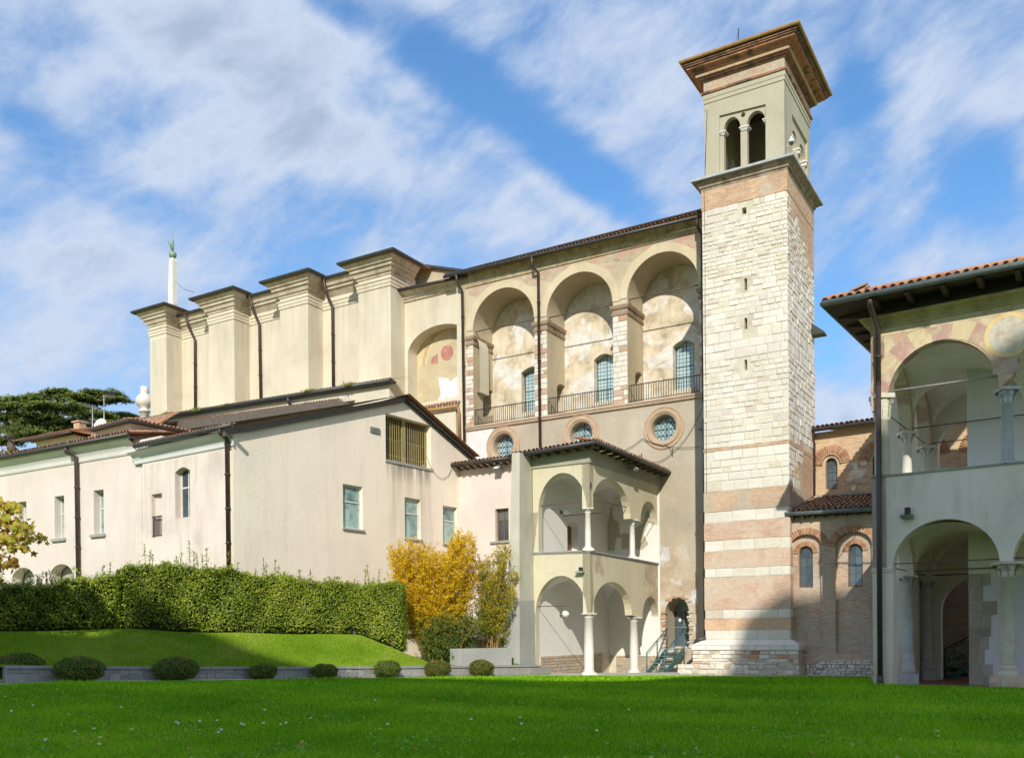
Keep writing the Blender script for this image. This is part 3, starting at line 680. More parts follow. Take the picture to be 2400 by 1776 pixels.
    mb.poly([(*uv(.2, .2), z5-.02), (*uv(.2, TD-.2), z5-.02), (*uv(TW-.2, TD-.2), z5-.02), (*uv(TW-.2, .2), z5-.02)]); mb.build('belfry_floor', M_['beam'], root)
    # entablature
    i2 = [uv(ins, ins), uv(ins, TD-ins), uv(TW-ins, TD-ins), uv(TW-ins, ins)]
    s1, s2, s3, s4 = zc(1, 885, 578), zc(1, 885, 548), zc(1, 885, 512), zc(1, 887, 498)
    mb = MB(); mb.sweep(i2, [(0, s1-.02), (.03, s1-.02), (.03, s1+.12), (.055, s2), (.055, s3-.01), (.0, s3-.01)], True); mb.build('string_course', M_['olive'], root)
    mb = MB(); mb.sweep(i2, [(0, s3-.01), (.11, s3), (.13, s4), (.02, s4+.05)], True); mb.build('brick_ledge', M_['cornbrick'], root)
    zf = zc(1, 885, 415)
    mb = MB(); mb.sweep(i2, [(.02, s4+.02), (.02, zf)], True); mb.build('brick_frieze', M_['brickplast'], root)
    zg = TF.px(935, 215, .55, 1)[1]; H = zg-zf
    pr_ = [(.02, 0), (.07, .01), (.07, .10), (.12, .11), (.12, .17), (.17, .18), (.19, .26), (.26, .29), (.29, .35), (.35, .40), (.35, .47), (.40, .48), (.40, .54), (.48, .56), (.52, .66), (.60, .70), (.60, .78), (.655, .80), (.655, .90), (.69, .92), (.69, 1.0)]
    for nm_, mt_, pr in (('lower_moulding', 'darkbrick', [(.02, 0), (.07, .0), (.07, .06), (.11, .07), (.11, .12), (.17, .13), (.17, .18), (.22, .20), (.22, .24)]), ('cornice_band', 'brick', [(.22, .24), (.27, .25), (.285, .46)]),
                         ('upper_moulding', 'cornbrick', [(.285, .46), (.36, .47), (.36, .54), (.42, .55), (.42, .61), (.49, .63), (.50, .66)]), ('crown_band', 'cornbrick', [(.50, .66), (.55, .68), (.57, .80)]), ('crown_moulding', 'darkbrick', [(.57, .80), (.63, .82), (.63, .90), (.68, .92), (.69, 1.0)])):
        mb = MB(); mb.sweep(i2, [(o, zf+h*H) for o, h in pr], True); mb.build(nm_, M_[mt_], root)
    mb = MB(); gp = [(.68, .02), (.70, -.01), (.75, -.02), (.79, 0), (.81, .04), (.81, .09), (.79, .09), (.68, .08)]
    mb.smooth = False; mb.sweep(i2, [(o, zg+.05+h) for o, h in gp], True); mb.build('gutter', M_['ocher'], root)
    mb = MB(); top = [(*uv(ins-.75, ins-.75), zg+.12), (*uv(ins-.75, TD+.65), zg+.12), (*uv(TW+.65, TD+.65), zg+.12), (*uv(TW+.65, ins-.75), zg+.12)]; ap = (*uv(TW/2, TD/2), zg+1.0)
    for i in range(4): mb.poly([top[i], top[(i+1) % 4], ap])
    mb.build('roof', M_['tile'], root)
    # lightning rod and cable down the left corner
    ml = MB(); p = uv(2.0, .4); ml.tube([(*p, zg+.2), (*p, zg+1.35)], .018, 5); q = uv(2.25, .4); ml.tube([(*q, zg+.35), (*p, zg+1.25)], .008, 4); ml.tube([(*q, zg+.35), (*p, zg+.4)], .008, 4)
    ml.build('lightning_rod', M_['iron'], root)
    mb = MB(); aa = TW-.12
    pts = [TF.P(aa, z, .05+.03*math.sin(z)) for z in np.linspace(B[10], zcor, 14)]
    mb.tube(pts, .008, 4); mb.tube([BF.P(TW-.24, zledge+.05, .4), BF.P(TW-.24, zledge+2.9, .06), BF.P(TW-.1, zledge+2.92, .06)], .01, 4); mb.build('cable', M_['iron'], root)
    # surveillance camera on a bracket, a thing of its own
    cp = BSd.px(915, 1050, 0, 1); P = BSd.P(max(cp[0], .12), cp[1], .05)
    cam_ = thing('security_camera', 'white dome security camera on a bracket at the belfry corner of the tower', 'camera', P)
    zc_ = TF.px(916, 1050, .25, 1)[1]; bx = uv(-.22, -.1)
    mb = MB(); mb.lathe(bx[0], bx[1], [(0, zc_-.12), (.07, zc_-.10), (.1, zc_-.02), (.1, zc_)], 12); mb.build('dome', M_['glassdark'], cam_)
    mb = MB(); mb.lathe(bx[0], bx[1], [(.11, zc_), (.12, zc_+.05), (.07, zc_+.12), (.03, zc_+.22), (0, zc_+.22)], 12); mb.tube([(bx[0], bx[1], zc_+.12), (*uv(-.02, .1), zc_+.05), (*uv(.0, .12), zledge)], .02, 6); mb.build('bracket', M_['lamp'], cam_)
    # small roofed dormer at the back right side of the tower
    mb = MB(); zt_ = TS.px(1125, 930, 0, 2)[1]; zb_ = TS.px(1125, 1020, 0, 2)[1]
    P = TS.P
    mb.hexa([P(TD-.6, zb_, 0), P(TD-.05, zb_, 0), P(TD-.05, zb_, .55), P(TD-.6, zb_, .55), P(TD-.6, zt_, 0), P(TD-.05, zt_, 0), P(TD-.05, zb_+.08, .55), P(TD-.6, zb_+.08, .55)])
    mb.build('canopy', M_['gutter'], root)
    # tufts on the cornice
    return root
tower()
# ================================================================ CHURCH: three-arch front beside the tower
VM = 4.4
MF = frv(VM)
church = thing('church', 'long cream church with three deep upper arches, round windows and four tall buttresses', 'church', (*uv(20, 5), 0))
def m_facade():
    root = church; px = MF.px
    sL = px(73, 560, 0, 6)[0]
    z0 = 12.78
    ar = []
    for (x0, x1, xt, yt, sp) in ((130, 512, 355, 511, (760, 690)), (590, 1002, 860, 406, (655, 585)), (1092, 1541, 1340, 290, (560, 490))):
        a0 = px(x1, sp[1], 0, 6)[0]; a1 = px(x0, sp[0], 0, 6)[0]; zt = px(xt, yt, 0, 6)[1]
        ar.append((a0, a1, zt))
    ocs = []
    for (X, Y) in ((318, 1502), (804, 1434), (1320, 1391)):
        a, z = px(X, Y, 0, 6); ocs.append((a, z))
    zoc = sum(z for a, z in ocs)/3
    circ = lambda a, z, r, n=24: [(a+r*math.cos(2*math.pi*i/n), z+r*math.sin(2*math.pi*i/n)) for i in range(n)]
    nh = [arch(a0, a1, z0, zt-(a1-a0)/2, zt, 26) for a0, a1, zt in ar]
    door = archpx(MF, 7, (1432, 1372), (1586, 1370), (1145, 1140), 1046)
    ZT = 20.35
    # upper, set as one thick wall with the deep niches; the jamb recesses are cut out of it
    mb = MB(); mb.slab(MF, [(2.5, z0-.05), (sL, z0-.05), (sL, ZT), (2.5, ZT)], [[(a, max(z, z0-.045) if z > z0+.01 else z0) for a, z in h] for h in nh], 0, -1.95)
    up = mb.build('arcade_wall', M_['tan'], root)
    cut = MB()
    for (X0, X1, yt, yb, k) in ((192, 262, 1155, 1325, 0), (655, 705, 1120, 1300, 1), (1143, 1186, 1043, 1130, 2)):
        a1 = ar[k][1]; J = Fr(MF.P(a1, 0)[:2], e, nd)
        q = archpx(J, 6, (X0, yb), (X1, yb-14), (yt+28, yt+24), yt)
        q = [(a, max(z, z0+.04)) for a, z in q]
        cut.slab(J, q, [], .3, -.55)
    co = cut.build('cutter', M_['tan'])
    md = up.modifiers.new('b', 'BOOLEAN'); md.object = co; md.operation = 'DIFFERENCE'; md.solver = 'EXACT'
    bx_ = up['_b']; co.location = (0, 0, 0)
    up.parent = None; up.location = bx_
    bpy.context.view_layer.update()
    dg = bpy.context.evaluated_depsgraph_get(); nm = bpy.data.meshes.new_from_object(up.evaluated_get(dg)); up.modifiers.clear()
    if len(nm.polygons) > 50: up.data = nm; boxuv(nm) if not nm.uv_layers else None
    up.location = (0, 0, 0); up.parent = root
    bpy.data.objects.remove(co)
    mb = MB(); mb.slab(MF, [(2.5, -1), (sL, -1), (sL, z0-.05), (2.5, z0-.05)], [circ(a, z, .62) for a, z in ocs]+[door], 0, -1.2); mb.build('lower_wall', M_['tanlow'], root)
    # whitened corner and pilaster at the left end
    mb = MB(); q = [px(x, y, .012, 6) for x, y in ((76, 1398), (270, 1375), (235, 1440), (215, 1600), (76, 1620))]; mb.slab(MF, q, [], .014, 0, back=False); mb.build('whitewash', M_['whitepink'], root)
    mb = MB(); q = [px(x, y, .01, 7) for x, y in ((1150, 100), (1330, 40), (1560, 95), (1590, 190), (1400, 215), (1250, 160))]; mb.slab(MF, [(a, z) for a, z in q], [circ(ocs[2][0], ocs[2][1], 1.08)] if False else [], .012, 0, back=False)
    # bare patches around the door
    q = [px(x, y, .01, 7) for x, y in ((1395, 720), (1560, 712), (1600, 860), (1640, 935), (1640, 1545), (1395, 1545))]
    mb = MB(); mb.slab(MF, q, [[(a, z) for a, z in door]], .02, 0, back=False); mb.build('weathered_render', plaster('bare_render', (.52, .43, .32), (.38, .28, .19), (.60, .54, .46), patch=(.66, .64, .62), pth=(.54, .58), psc=.8, big=.9, streak=.4, bmp=.9), root)
    # back wall of niches with windows
    BK = MF.sub(-1.92)
    wins = []
    for (x0, x1, yt, yb) in ((443, 560, 1030, 1290), (898, 1000, 950, 1226), (1392, 1504, 866, 1150)):
        a1, zt = BK.px(x0, yt+14, 0, 6); a0, _ = BK.px(x1, yt, 0, 6); zb = BK.px(x0, yb, 0, 6)[1]
        wins.append((a0-.05, a1+.12, zb, zt))
    hs = []
    for a0, a1, zb, zt in wins:
        pts = [(a0, zb-.06), (a1, zb-.06)]+[(a1-(a1-a0)*i/6, zt-.02+.24*math.sin(math.pi*i/6)) for i in range(7)]; hs.append(pts)
    mb = MB(); mb.slab(BK, [(2.5, z0-.05), (sL, z0-.05), (sL, ZT), (2.5, ZT)], hs, 0, -.55); mb.build('niche_wall', M_['niche'], root)
    mb = MB(); mb.box(MF, 2.5, sL, z0-.3, z0, -2.5, -.001); mb.build('niche_floor', M_['tan'], root)
    for a0, a1, zb, zt in wins:   # leaded windows
        mb = MB(); w = -.42; window_frame(mb, BK, a0, a1, zb-.06, zt+.24, w-.03, w+.03, .04, 1, (.5,))
        fr_ = mb.build('window', M_['lead'], root, 'tall leaded window with glass coloured pale blue for the reflected sky')
        for i in range(2):
            for j in range(2):
                mb = MB(); A = a0+(a1-a0)*i/2; Z = zb-.06+(zt+.28-zb)*j/2
                mb.box(BK, A+.02, A+(a1-a0)/2-.02, Z+.02, Z+(zt+.28-zb)/2-.02, w-.012, w); mb.build('pane', M_['glass'], fr_)
        mb = MB()
        for i in range(1, 6):
            if i != 3: A = a0+(a1-a0)*i/6; mb.box(BK, A-.008, A+.008, zb, zt+.2, w+.001, w+.012)
        nz_ = 12
        for j in range(1, nz_):
            if j != 6: Z = zb+(zt+.2-zb)*j/nz_; mb.box(BK, a0, a1, Z-.008, Z+.008, w+.001, w+.013)
        mb.build('leading', M_['lead'], fr_)
    # ledge at the foot of the arches
    mb = MB(); mb.sweep([MF.P(2.5, 0)[:2], MF.P(sL, 0)[:2]], [(0, z0-.22), (.10, z0-.20), (.12, z0-.10), (.16, z0-.08), (.16, z0+.0), (0, z0+.01)], sign=-1); mb.build('ledge', piece('ledge_stone', [(0, (.50, .38, .27)), (1, (.50, .38, .27))], nsc=3), root)
    # archivolts and imposts
    for a0, a1, zt in ar:
        cx = (a0+a1)/2; r = (a1-a0)/2; zs = zt-r; n = 26; mb = MB()
        rr = [[MF.P(cx+q*math.cos(math.pi*i/n), zs+q*math.sin(math.pi*i/n), w) for q, w in ((r-.002, -.03), (r-.002, .035), (r+.40, .035), (r+.40, 0))] for i in range(n+1)]
        mb.grid(rr); mb.build('archivolt', M_['band'], root)
        mb = MB(); mb.tube([MF.P(a0-.02, zs+.0, -.25), MF.P(a1+.02, zs-.0, -.25)], .028, 6)
        mb.tube([MF.P(a1+.0, zs-.05, -.25), MF.P(a1-.06, zs-.75, -.9)], .02, 5); mb.build('tie_rod', M_['tie'], root)
    zi = 17.12
    edges = [2.5]+[q for k in (2, 1, 0) for q in ar[k][:2]]+[sL]
    piers = [(edges[i], edges[i+1]) for i in range(0, len(edges), 2)]
    for k, (p0, p1) in enumerate(piers):
        # pier between niches: moulding wraps the right return of the niche on its left ... seen jamb is the s=p0 side
        path = [MF.P(p0, 0, -1.9)[:2], MF.P(p0, 0, 0)[:2], MF.P(p1, 0, 0)[:2], MF.P(p1, 0, -1.9)[:2]]
        if k == 0: path = path[1:]
        mb = MB(); mb.sweep(path, [(0, zi), (.05, zi+.01), (.07, zi+.12), (.02, zi+.14), (.02, zi+.30), (.08, zi+.32), (.12, zi+.44), (.12, zi+.50), (0, zi+.52)], sign=-1)
        mb.build('impost', piece('impost_stone%d' % k, [(0, (.36, .27, .19)), (1, (.36, .27, .19))], nsc=3), root)
    tot = 0
    for k, (p0, p1) in enumerate(piers[1:]+[(edges[0]+1.9, edges[1])]):
        fac = courses(p0, p1, z0+.02, zi-.02, (.16, .3), (.26, .6), .02)
        for (a, z, L, H) in fac:
            put_piece('stone', 'pinkstone' if random.random() < (.3 if k != 1 else .42) else 'stone', root, MF, a, z, random.uniform(-.012, .012), L, H, .08); tot += 1
    # red fresco remains above the arches, cornice
    Zf = 19.95
    for k in range(3):
        a0, a1, zt = ar[k]; cx = (a0+a1)/2; r = (a1-a0)/2+.42
        lo = ar[k+1][1] if k < 2 else 5.3
        hi = ar[k-1][0] if k else sL-.3
        q = [((lo+a0)/2+.0, Zf-.15), ((lo+a0)/2, ZT-.02), (cx-.3, ZT-.02), (cx-.6, zt+.36), (cx-r*.62, zt-.1), (a0-.1, Zf-.45)]
        mb = MB(); mb.slab(MF, q, [], .006, 0, back=False)
        q = [(cx+.3, ZT-.02), (min(hi, cx+r+.8), ZT-.02), (min(hi, cx+r+.7), Zf-.1), (cx+r*.7, zt-.12), (cx+.7, zt+.33)]
        mb.slab(MF, q, [], .006, 0, back=False); mb.build('fresco_remains', M_['redpatch'], root)
    gz_ = 21.1
    mb = MB(); mb.sweep([MF.P(2.5, 0)[:2], MF.P(sL+.15, 0)[:2]], [(0, ZT-.12), (.06, ZT-.12), (.08, ZT), (.10, ZT+.02), (.10, ZT+.28), (.18, ZT+.34), (.2, ZT+.40), (.26, ZT+.42), (.28, ZT+.52), (.40, ZT+.60), (.42, ZT+.66), (.0, ZT+.68)], sign=-1); mb.build('painted_cornice', M_['frieze_p'], root)
    A = px(1600, 52, .6, 6); B = px(-20, 434, .6, 6)
    mb = MB(); P1 = MF.P(2.6, A[1]-.08, .6); P2 = MF.P(19.2, B[1]-.08, .6); mb.tube([P1, P2], .085, 8); mb.box(MF, 2.6, 19.2, 20.98, 21.04, 0, .55); mb.build('gutter', M_['gutter'], root)
    mb = MB(); U = Vector((e[0]*.93, e[1]*.93, .38)); p = Vector(MF.P(19.25, (A[1]+B[1])/2-.02, .62)); q = Vector(MF.P(2.6, (A[1]+B[1])/2-.02, .62)); 
    mb.poly([p, q, q+U*9, p+U*9]); mb.build('roof', M_['tile'], root)
    mb = MB(); 
    tile_field(mb, p+Vector((0, 0, .02)), q-p, U, 83, 3, .2, .36, .075); mb.build('eave_tiles', M_['tile_s'], root, kind='stuff')
    # oculi
    for i, (a, z) in enumerate(ocs):
        n = 28; mb = MB(); prof = [(1.02, .0), (1.02, .05), (.95, .06), (.93, .03), (.88, .03), (.84, .10), (.74, .10), (.70, .05), (.66, .05), (.63, -.02), (.60, -.5), (.595, -.5)]
        mb.smooth = False
        mb.grid([[MF.P(a+r*math.cos(2*math.pi*t/n), z+r*math.sin(2*math.pi*t/n), w) for r, w in prof] for t in range(n+1)])
        wd = mb.build('round_window', piece('oculus_stone%d' % i, [(0, (.50, .37, .25)), (1, (.50, .37, .25))], nsc=2.2), root)
        mb = MB(); mb.slab(MF, circ(a, z, .6), [], -.42, -.44); mb.build('pane', M_['glass'], wd)
        mb = MB(); R = .58; 
        for sgn in (1, -1):
            for k in range(-5, 6):
                c0 = k*.16; t = math.sqrt(max(0, R*R-c0*c0*.9)); D_ = Vector((.55, .83*sgn)); Nn = Vector((-.83*sgn, .55)); q = Nn*c0
                A_, B_ = q-D_*t, q+D_*t; mb.tube([MF.P(a+A_.x, z+A_.y, -.41), MF.P(a+B_.x, z+B_.y, -.41)], .011, 4)
        for k in (-.3, 0, .3): t = math.sqrt(R*R-k*k); mb.tube([MF.P(a-t, z+k, -.40), MF.P(a+t, z+k, -.40)], .016, 4)
        mb.tube([MF.P(a, z-R, -.40), MF.P(a, z+R, -.40)], .016, 4)
        mb.build('lattice', M_['lead'], wd)
    # downpipes
    pipe(MF, 6, [(497, 318), (497, 380), (537, 425), (549, 1512)], [.62, .55, .14, .14], root, .075)
    pipe(MF, 6, [(25, 430), (28, 480), (62, 540), (76, 1475)], [.62, .55, .14, .14], root, .075)
    pipe(MF, 6, [(1530, 85), (1530, 135), (1559, 190), (1571, 1240)], [.62, .55, .14, .14], root, .07)
    pipe(MF, 3, [(233, 0), (240, 1325)], [.14, .14], root, .07)
    mb = MB(); P = [TF.P(*TF.px(x, y, .12, 8 if False else 'e'), .12) for x, y in ((905, 905), (770, 950), (750, 1000), (735, 1200), (670, 1260), (655, 1290))]
    mb.tube(P, .075, 8); mb.build('downpipe', M_['gutter'], root)
    # arched side door
    DK = MF.sub(-1.1)
    a0, z1 = DK.px(1580, 1130, 0, 7); a1, zb = DK.px(1468, 1360, 0, 7)
    dz = door[0][1]
    mb = MB(); mb.slab(DK, [(a0-1.2, dz-.3), (a1+1.2, dz-.3), (a1+1.2, dz+4), (a0-1.2, dz+4)], [arch(a0, a1, dz+.02, z1+.05, z1+.72)], .0, -.3); mb.build('door_surround', M_['greywall'], root)
    mb = MB(); w = -.15
    for aa in (a0, a0+(a1-a0)*.28, a1-.06): mb.box(DK, aa, aa+.06, dz, z1+.05, w-.03, w+.03)
    mb.box(DK, a0, a1, z1-.02, z1+.07, w-.035, w+.035); mb.box(DK, a0, a1, dz+.95, dz+1.0, w-.03, w+.025); mb.box(DK, a0, a1, dz, dz+.09, w-.03, w+.028)
    dr = mb.build('door', M_['greybox'], root, 'arched glazed door with grey metal frame')
    mb = MB(); mb.box(DK, a0+.03, a1-.03, dz+.05, z1, w-.01, w); mb.build('pane', M_['glassdark'], dr)
    mb = MB(); mb.slab(DK, arch(a0+.02, a1-.02, z1+.05, z1+.06, z1+.7), [], w, w-.02); mb.build('pane', M_['glassgreen'], dr)
    mb = MB(); mb.box(DK, (a0+a1)/2-.02, (a0+a1)/2+.1, dz+1.25, dz+1.4, w+.03, w+.034); mb.build('notice', M_['lamp'], dr)
    # ragged masonry round the doorway
    for i in range(34):
        t = i/33; a_, z_ = door[1+min(18, int(t*18))] if .25 < t < .75 else ((door[0][0], door[0][1]+(door[1][1]-door[0][1])*t*4) if t <= .25 else (door[-1][0], door[-1][1]+(door[-2][1]-door[-1][1])*(1-t)*4))
        cx = (door[0][0]+door[-1][0])/2; o = random.uniform(.02, .14); sg = 1 if a_ > cx else -1
        put_piece('brick', random.choice(['pbrick', 'rubble', 'pinkstone']), root, MF, a_+sg*o, z_+random.uniform(0, .1), .02, random.uniform(.12, .3), random.uniform(.06, .13), .1, random.uniform(-.5, .5))
    # railings: things of their own
    names = ['iron balcony railing in the leftmost upper arch, near the downpipe', 'iron balcony railing in the middle upper arch', 'iron balcony railing in the upper arch next to the bell tower']
    for k in range(3):
        a0, a1, _ = ar[k]; a0 += .03; a1 -= .03
        r = thing('railing', names[k], 'railing', MF.P((a0+a1)/2, z0, -.06), 'balcony railings under the upper arches')
        mb = MB(); mb.box(MF, a0, a1, z0+.86, z0+.90, -.08, -.04); mb.build('top_rail', M_['iron'], r)
        mb = MB(); mb.box(MF, a0, a1, z0+.10, z0+.13, -.075, -.045); mb.build('bottom_rail', M_['iron'], r)
        n = int((a1-a0)/.125); me = None
        for i in range(n+1):
            a = a0+.01+(a1-a0-.02)*i/n
            if me is None:
                mb = MB(); mb.aabb(-.011, .011, -.011, .011, 0, .76); o = mb.build('baluster', M_['iron'], r, base=None); me = o.data
                for v in me.vertices: v.co = v.co+Vector(r['_b'])
            else:
                o = bpy.data.objects.new('baluster', me); COL.objects.link(o); o.parent = r
            p = MF.P(a, z0+.115, -.06); b = r['_b']; o.location = (p[0]-b[0], p[1]-b[1], p[2]-b[2]); o.rotation_euler = (0, 0, MF.ang())
    # brackets and cables on the wall beside the oculus
    mb = MB()
    for (x, y) in ((1555, 1417), (1378, 1547), (1185, 1578)):
        a, z = px(x, y, .01, 6); mb.tube([MF.P(a-.1, z, .3), MF.P(a+.02, z+.2, 0)], .02, 5); mb.tube([MF.P(a+.15, z+.14, 0), MF.P(a-.1, z, .3)], .015, 4)
    mb.build('wall_bracket', M_['iron'], root)
    def sag(A, B, sg, n=10): return [Vector(A).lerp(Vector(B), i/n)-Vector((0, 0, 4*sg*(i/n)*(1-i/n))) for i in range(n+1)]
    mb = MB(); q = lambda x, y, w=.1: MF.P(*px(x, y, w, 6), w)
    mb.tube(sag(q(1175, 1575), q(1375, 1545), .35), .014, 4); mb.tube(sag(q(1060, 1540), q(1185, 1460), .05), .014, 4); mb.tube(sag(q(1185, 1460), q(1540, 1508), .2), .014, 4); mb.tube(sag(q(1375, 1545), q(1575, 1240), .3), .012, 4)
    mb.build('cable', M_['iron'], root)
m_facade()
# ================================================================ NAVE with four buttresses, aisle below
AL0 = at(548, 34.5, 1350)
def nave():
    root = church
    vB, vN = 3.4, 4.65; BFr = frv(vB); NF = frv(vN)
    sE = 18.5
    # long wall
    zt = 22.2
    bay = archpx(NF, 8, (1842, 1120), (2300, 1030), (800, 760), 596, 0, 26)
    mb = MB(); mb.slab(NF, [(sE-.3, 4), (44.0, 4), (44.0, 21.9), (22.4, 21.9), (22.4, 20.6), (sE-.3, 20.6)], [bay], 0, -.9)
    mb.build('nave_wall', M_['cream'], root)
    # bay with frescoed arch
    BK = NF.sub(-.85); mb = MB(); mb.slab(BK, [(sE-.3, 12), (22.6, 12), (22.6, 19.4), (sE-.3, 19.4)], [], 0, -.1); mb.build('bay_back_wall', plaster('frescoed_bay', (.56, .47, .31), (.46, .38, .24), (.62, .54, .38), big=.8, streak=.3), root)
    c0, zc0 = BK.px(2090, 780, .01, 8)
    def ring(r0, r1, z_, th0=0, th1=math.pi, cx=c0, n=24): return [(cx+r1*math.cos(th0+(th1-th0)*i/n), z_+r1*math.sin(th0+(th1-th0)*i/n)) for i in range(n+1)]+[(cx+r0*math.cos(th1-(th1-th0)*i/n), z_+r0*math.sin(th1-(th1-th0)*i/n)) for i in range(n+1)]
    bc = (bay[0][0]+bay[-1][0])/2; br = (bay[-1][0]-bay[0][0])/2; bz = bay[1][1]
    for r0, r1, m_ in ((br-.34, br-.12, 'ringy'), (br-.72, br-.60, 'ringy'), (br-.60, br-.40, 'redpatch')):
        mb = MB(); mb.slab(BK, [(a, z) for a, z in ring(r0, r1, bz, cx=bc)], [], .008, 0, back=False); mb.build('painted_ring', M_[m_], root)
    mb = MB(); mb.slab(BK, [(c0+.42*math.cos(i*math.pi/12), zc0+.42*math.sin(i*math.pi/12)) for i in range(24)], [], .012, 0, back=False); mb.build('painted_medallion', M_['redpaint'], root)
    q = [BK.px(x, y, .012, 8) for x, y in ((1985, 850), (1995, 810), (2030, 785), (2032, 845))]; mb = MB(); mb.slab(BK, q, [], .012, 0, back=False); mb.build('painted_panel', M_['redpaint'], root)
    q = [BK.px(x, y, .012, 8) for x, y in ((2035, 945), (2060, 935), (2075, 948), (2090, 940), (2110, 968), (2150, 935), (2240, 925), (2240, 1040), (2200, 1062), (2170, 1045), (2120, 1075), (2085, 1065), (2060, 1090), (2036, 1080), (2052, 1040), (2044, 1000))]
    mb = MB(); mb.slab(BK, q, [], .014, 0, back=False); mb.build('white_repair', M_['white'], root)
    # buttresses
    spec = [(195, 300, 275, 460), (570, 733, 712, 357), (1025, 1205, 1190, 243), (1527, 1733, 1722, 115)]
    prev = None; caps = []
    ang = []
    for i, (xl, xr, xg, yg) in enumerate(spec):
        sl = BFr.px(xl, 750, 0, 8)[0]; sr = BFr.px(xr, 750, 0, 8)[0]
        zg = BFr.px(xg, yg, .8, 8)[1]
        mb = MB(); mb.box(BFr, sr, sl, 4, zg-.3, -(vN-vB)-.2, 0); bt = mb.build('buttress', M_['cream'], root)
        path = [BFr.P(sr, 0, -1.9)[:2], BFr.P(sr, 0)[:2], BFr.P(sl, 0)[:2], BFr.P(sl, 0, -1.9)[:2]]
        zs = zg-1.62
        mb = MB(); mb.sweep(path, [(0, zs-.02), (.05, zs), (.05, zs+.16), (.08, zs+.18), (.08, zs+.34), (.13, zs+.38), (.13, zs+.46), (0, zs+.48)], sign=-1); mb.build('string_course', M_['cream'], bt)
        pr = [(0, zg-1.0), (.06, zg-.98), (.08, zg-.86), (.16, zg-.84), (.22, zg-.68), (.24, zg-.62), (.34, zg-.60), (.36, zg-.44), (.46, zg-.42), (.52, zg-.28), (.62, zg-.2), (.64, zg-.12), (.70, zg-.1)]
        mb = MB(); mb.sweep(path, pr, sign=-1); mb.build('cornice', M_['cream_trim'], bt)
        mb = MB(); mb.sweep(path, [(.68, zg-.10), (.70, zg-.15), (.76, zg-.17), (.83, zg-.13), (.86, zg-.06), (.86, zg), (.83, zg), (.68, zg-.02)], sign=-1); mb.build('gutter', M_['gutter'], bt)
        mb = MB(); o = .8; P = BFr.P; A, B, C_, D_ = P(sr-o, zg+.0, o), P(sl+o, zg+.0, o), P(sl+o, zg+.0, -5), P(sr-o, zg+.0, -5); m1 = P((sr+sl)/2, zg+.35, -1.5); m2 = P((sr+sl)/2, zg+.5, -5)
        mb.poly([A, B, m1]); mb.poly([B, C_, m2, m1]); mb.poly([D_, A, m1, m2]); mb.build('roof', M_['tile'], bt)
        mb = MB(); tile_field(mb, P(sr-o, zg-.02, -3), Vector(P(sr-o, 0, 1))-Vector(P(sr-o, 0, 0)), Vector((d[0], d[1], .2)), 18, 2, .2, .35, .06)
        mb.build('eave_tiles', M_['tile_s'], bt, kind='stuff')
        caps.append((sr, sl, zg, zs))
    # wall cornice between buttresses
    for i in range(3):
        s0 = caps[i+1][1]; s1 = caps[i][0]
        za = NF.px(*[(420, 522), (840, 408), (1302, 298)][i], .75, 8)[1]
        path = [NF.P(s0-.1, 0)[:2], NF.P(s1+.1, 0)[:2]]; zs = (caps[i][3]+caps[i+1][3])/2
        mb = MB(); mb.sweep(path, [(0, zs-.02), (.05, zs), (.05, zs+.16), (.08, zs+.18), (.08, zs+.34), (.13, zs+.38), (.13, zs+.46), (0, zs+.48)], sign=-1); mb.build('string_course', M_['cream'], root)
        mb = MB(); mb.sweep(path, [(0, za-.95), (.08, za-.86), (.22, za-.68), (.24, za-.62), (.34, za-.60), (.36, za-.44), (.46, za-.42), (.52, za-.28), (.62, za-.2), (.64, za-.1)], sign=-1); mb.build('cornice', M_['cream_trim'], root)
        mb = MB(); mb.sweep(path, [(.62, za-.08), (.66, za-.14), (.74, za-.13), (.78, za-.06), (.78, za), (.62, za)], sign=-1); mb.build('gutter', M_['gutter'], root)
        mb = MB(); mb.poly([NF.P(s0-.5, za+.02, .75), NF.P(s1+.5, za+.02, .75), NF.P(s1+.5, za+1.5, -6), NF.P(s0-.5, za+1.5, -6)]); mb.build('roof', M_['tile'], root)
    P0 = [(415, 525), (440, 610), (482, 700), (484, 1145)], [(830, 415), (852, 505), (893, 600), (902, 1080)], [(1302, 305), (1318, 395), (1360, 490), (1365, 1005)]
    for p in P0: pipe(NF, 8, p, [.72, .45, .14, .14], root, .09)
    # eave over the bay + gable piece behind
    A = NF.px(1782, 372, .6, 8); B = NF.px(2170, 300, .6, 8); mb = MB(); mb.sweep([NF.P(sE+.3, 0)[:2], NF.P(22.5, 0)[:2]], [(0, A[1]-.62), (.08, A[1]-.6), (.12, A[1]-.5), (.2, A[1]-.46), (.22, A[1]-.3), (.46, A[1]-.18), (.5, A[1]-.08)], sign=-1); mb.build('cornice', M_['cream_trim'], root)
    mb = MB(); mb.tube([NF.P(22.6, A[1]-.05, .58), NF.P(sE-.6, B[1]-.02, .58)], .085, 8); mb.build('gutter', M_['gutter'], root)
    mb = MB(); mb.poly([NF.P(22.8, A[1], .6), NF.P(sE-.6, B[1], .6), NF.P(sE-.6, B[1]+1.6, -4), NF.P(22.8, A[1]+1.6, -4)]); mb.build('roof', M_['tile'], root)
    G = frv(vN+1.6); q = [G.px(x, y, 0, 8) for x, y in ((1800, 330), (1850, 218), (2170, 262), (2240, 275), (2240, 340), (1800, 380))]; mb = MB(); mb.slab(G, q, [], 0, -.5); mb.build('upper_gable', M_['tan'], root)
    mb = MB(); A = G.px(1855, 205, .2, 8); B = G.px(2200, 248, .2, 8); mb.quadbar(G, A, B, .14, -.3, .22); mb.build('verge', M_['gutter'], root)
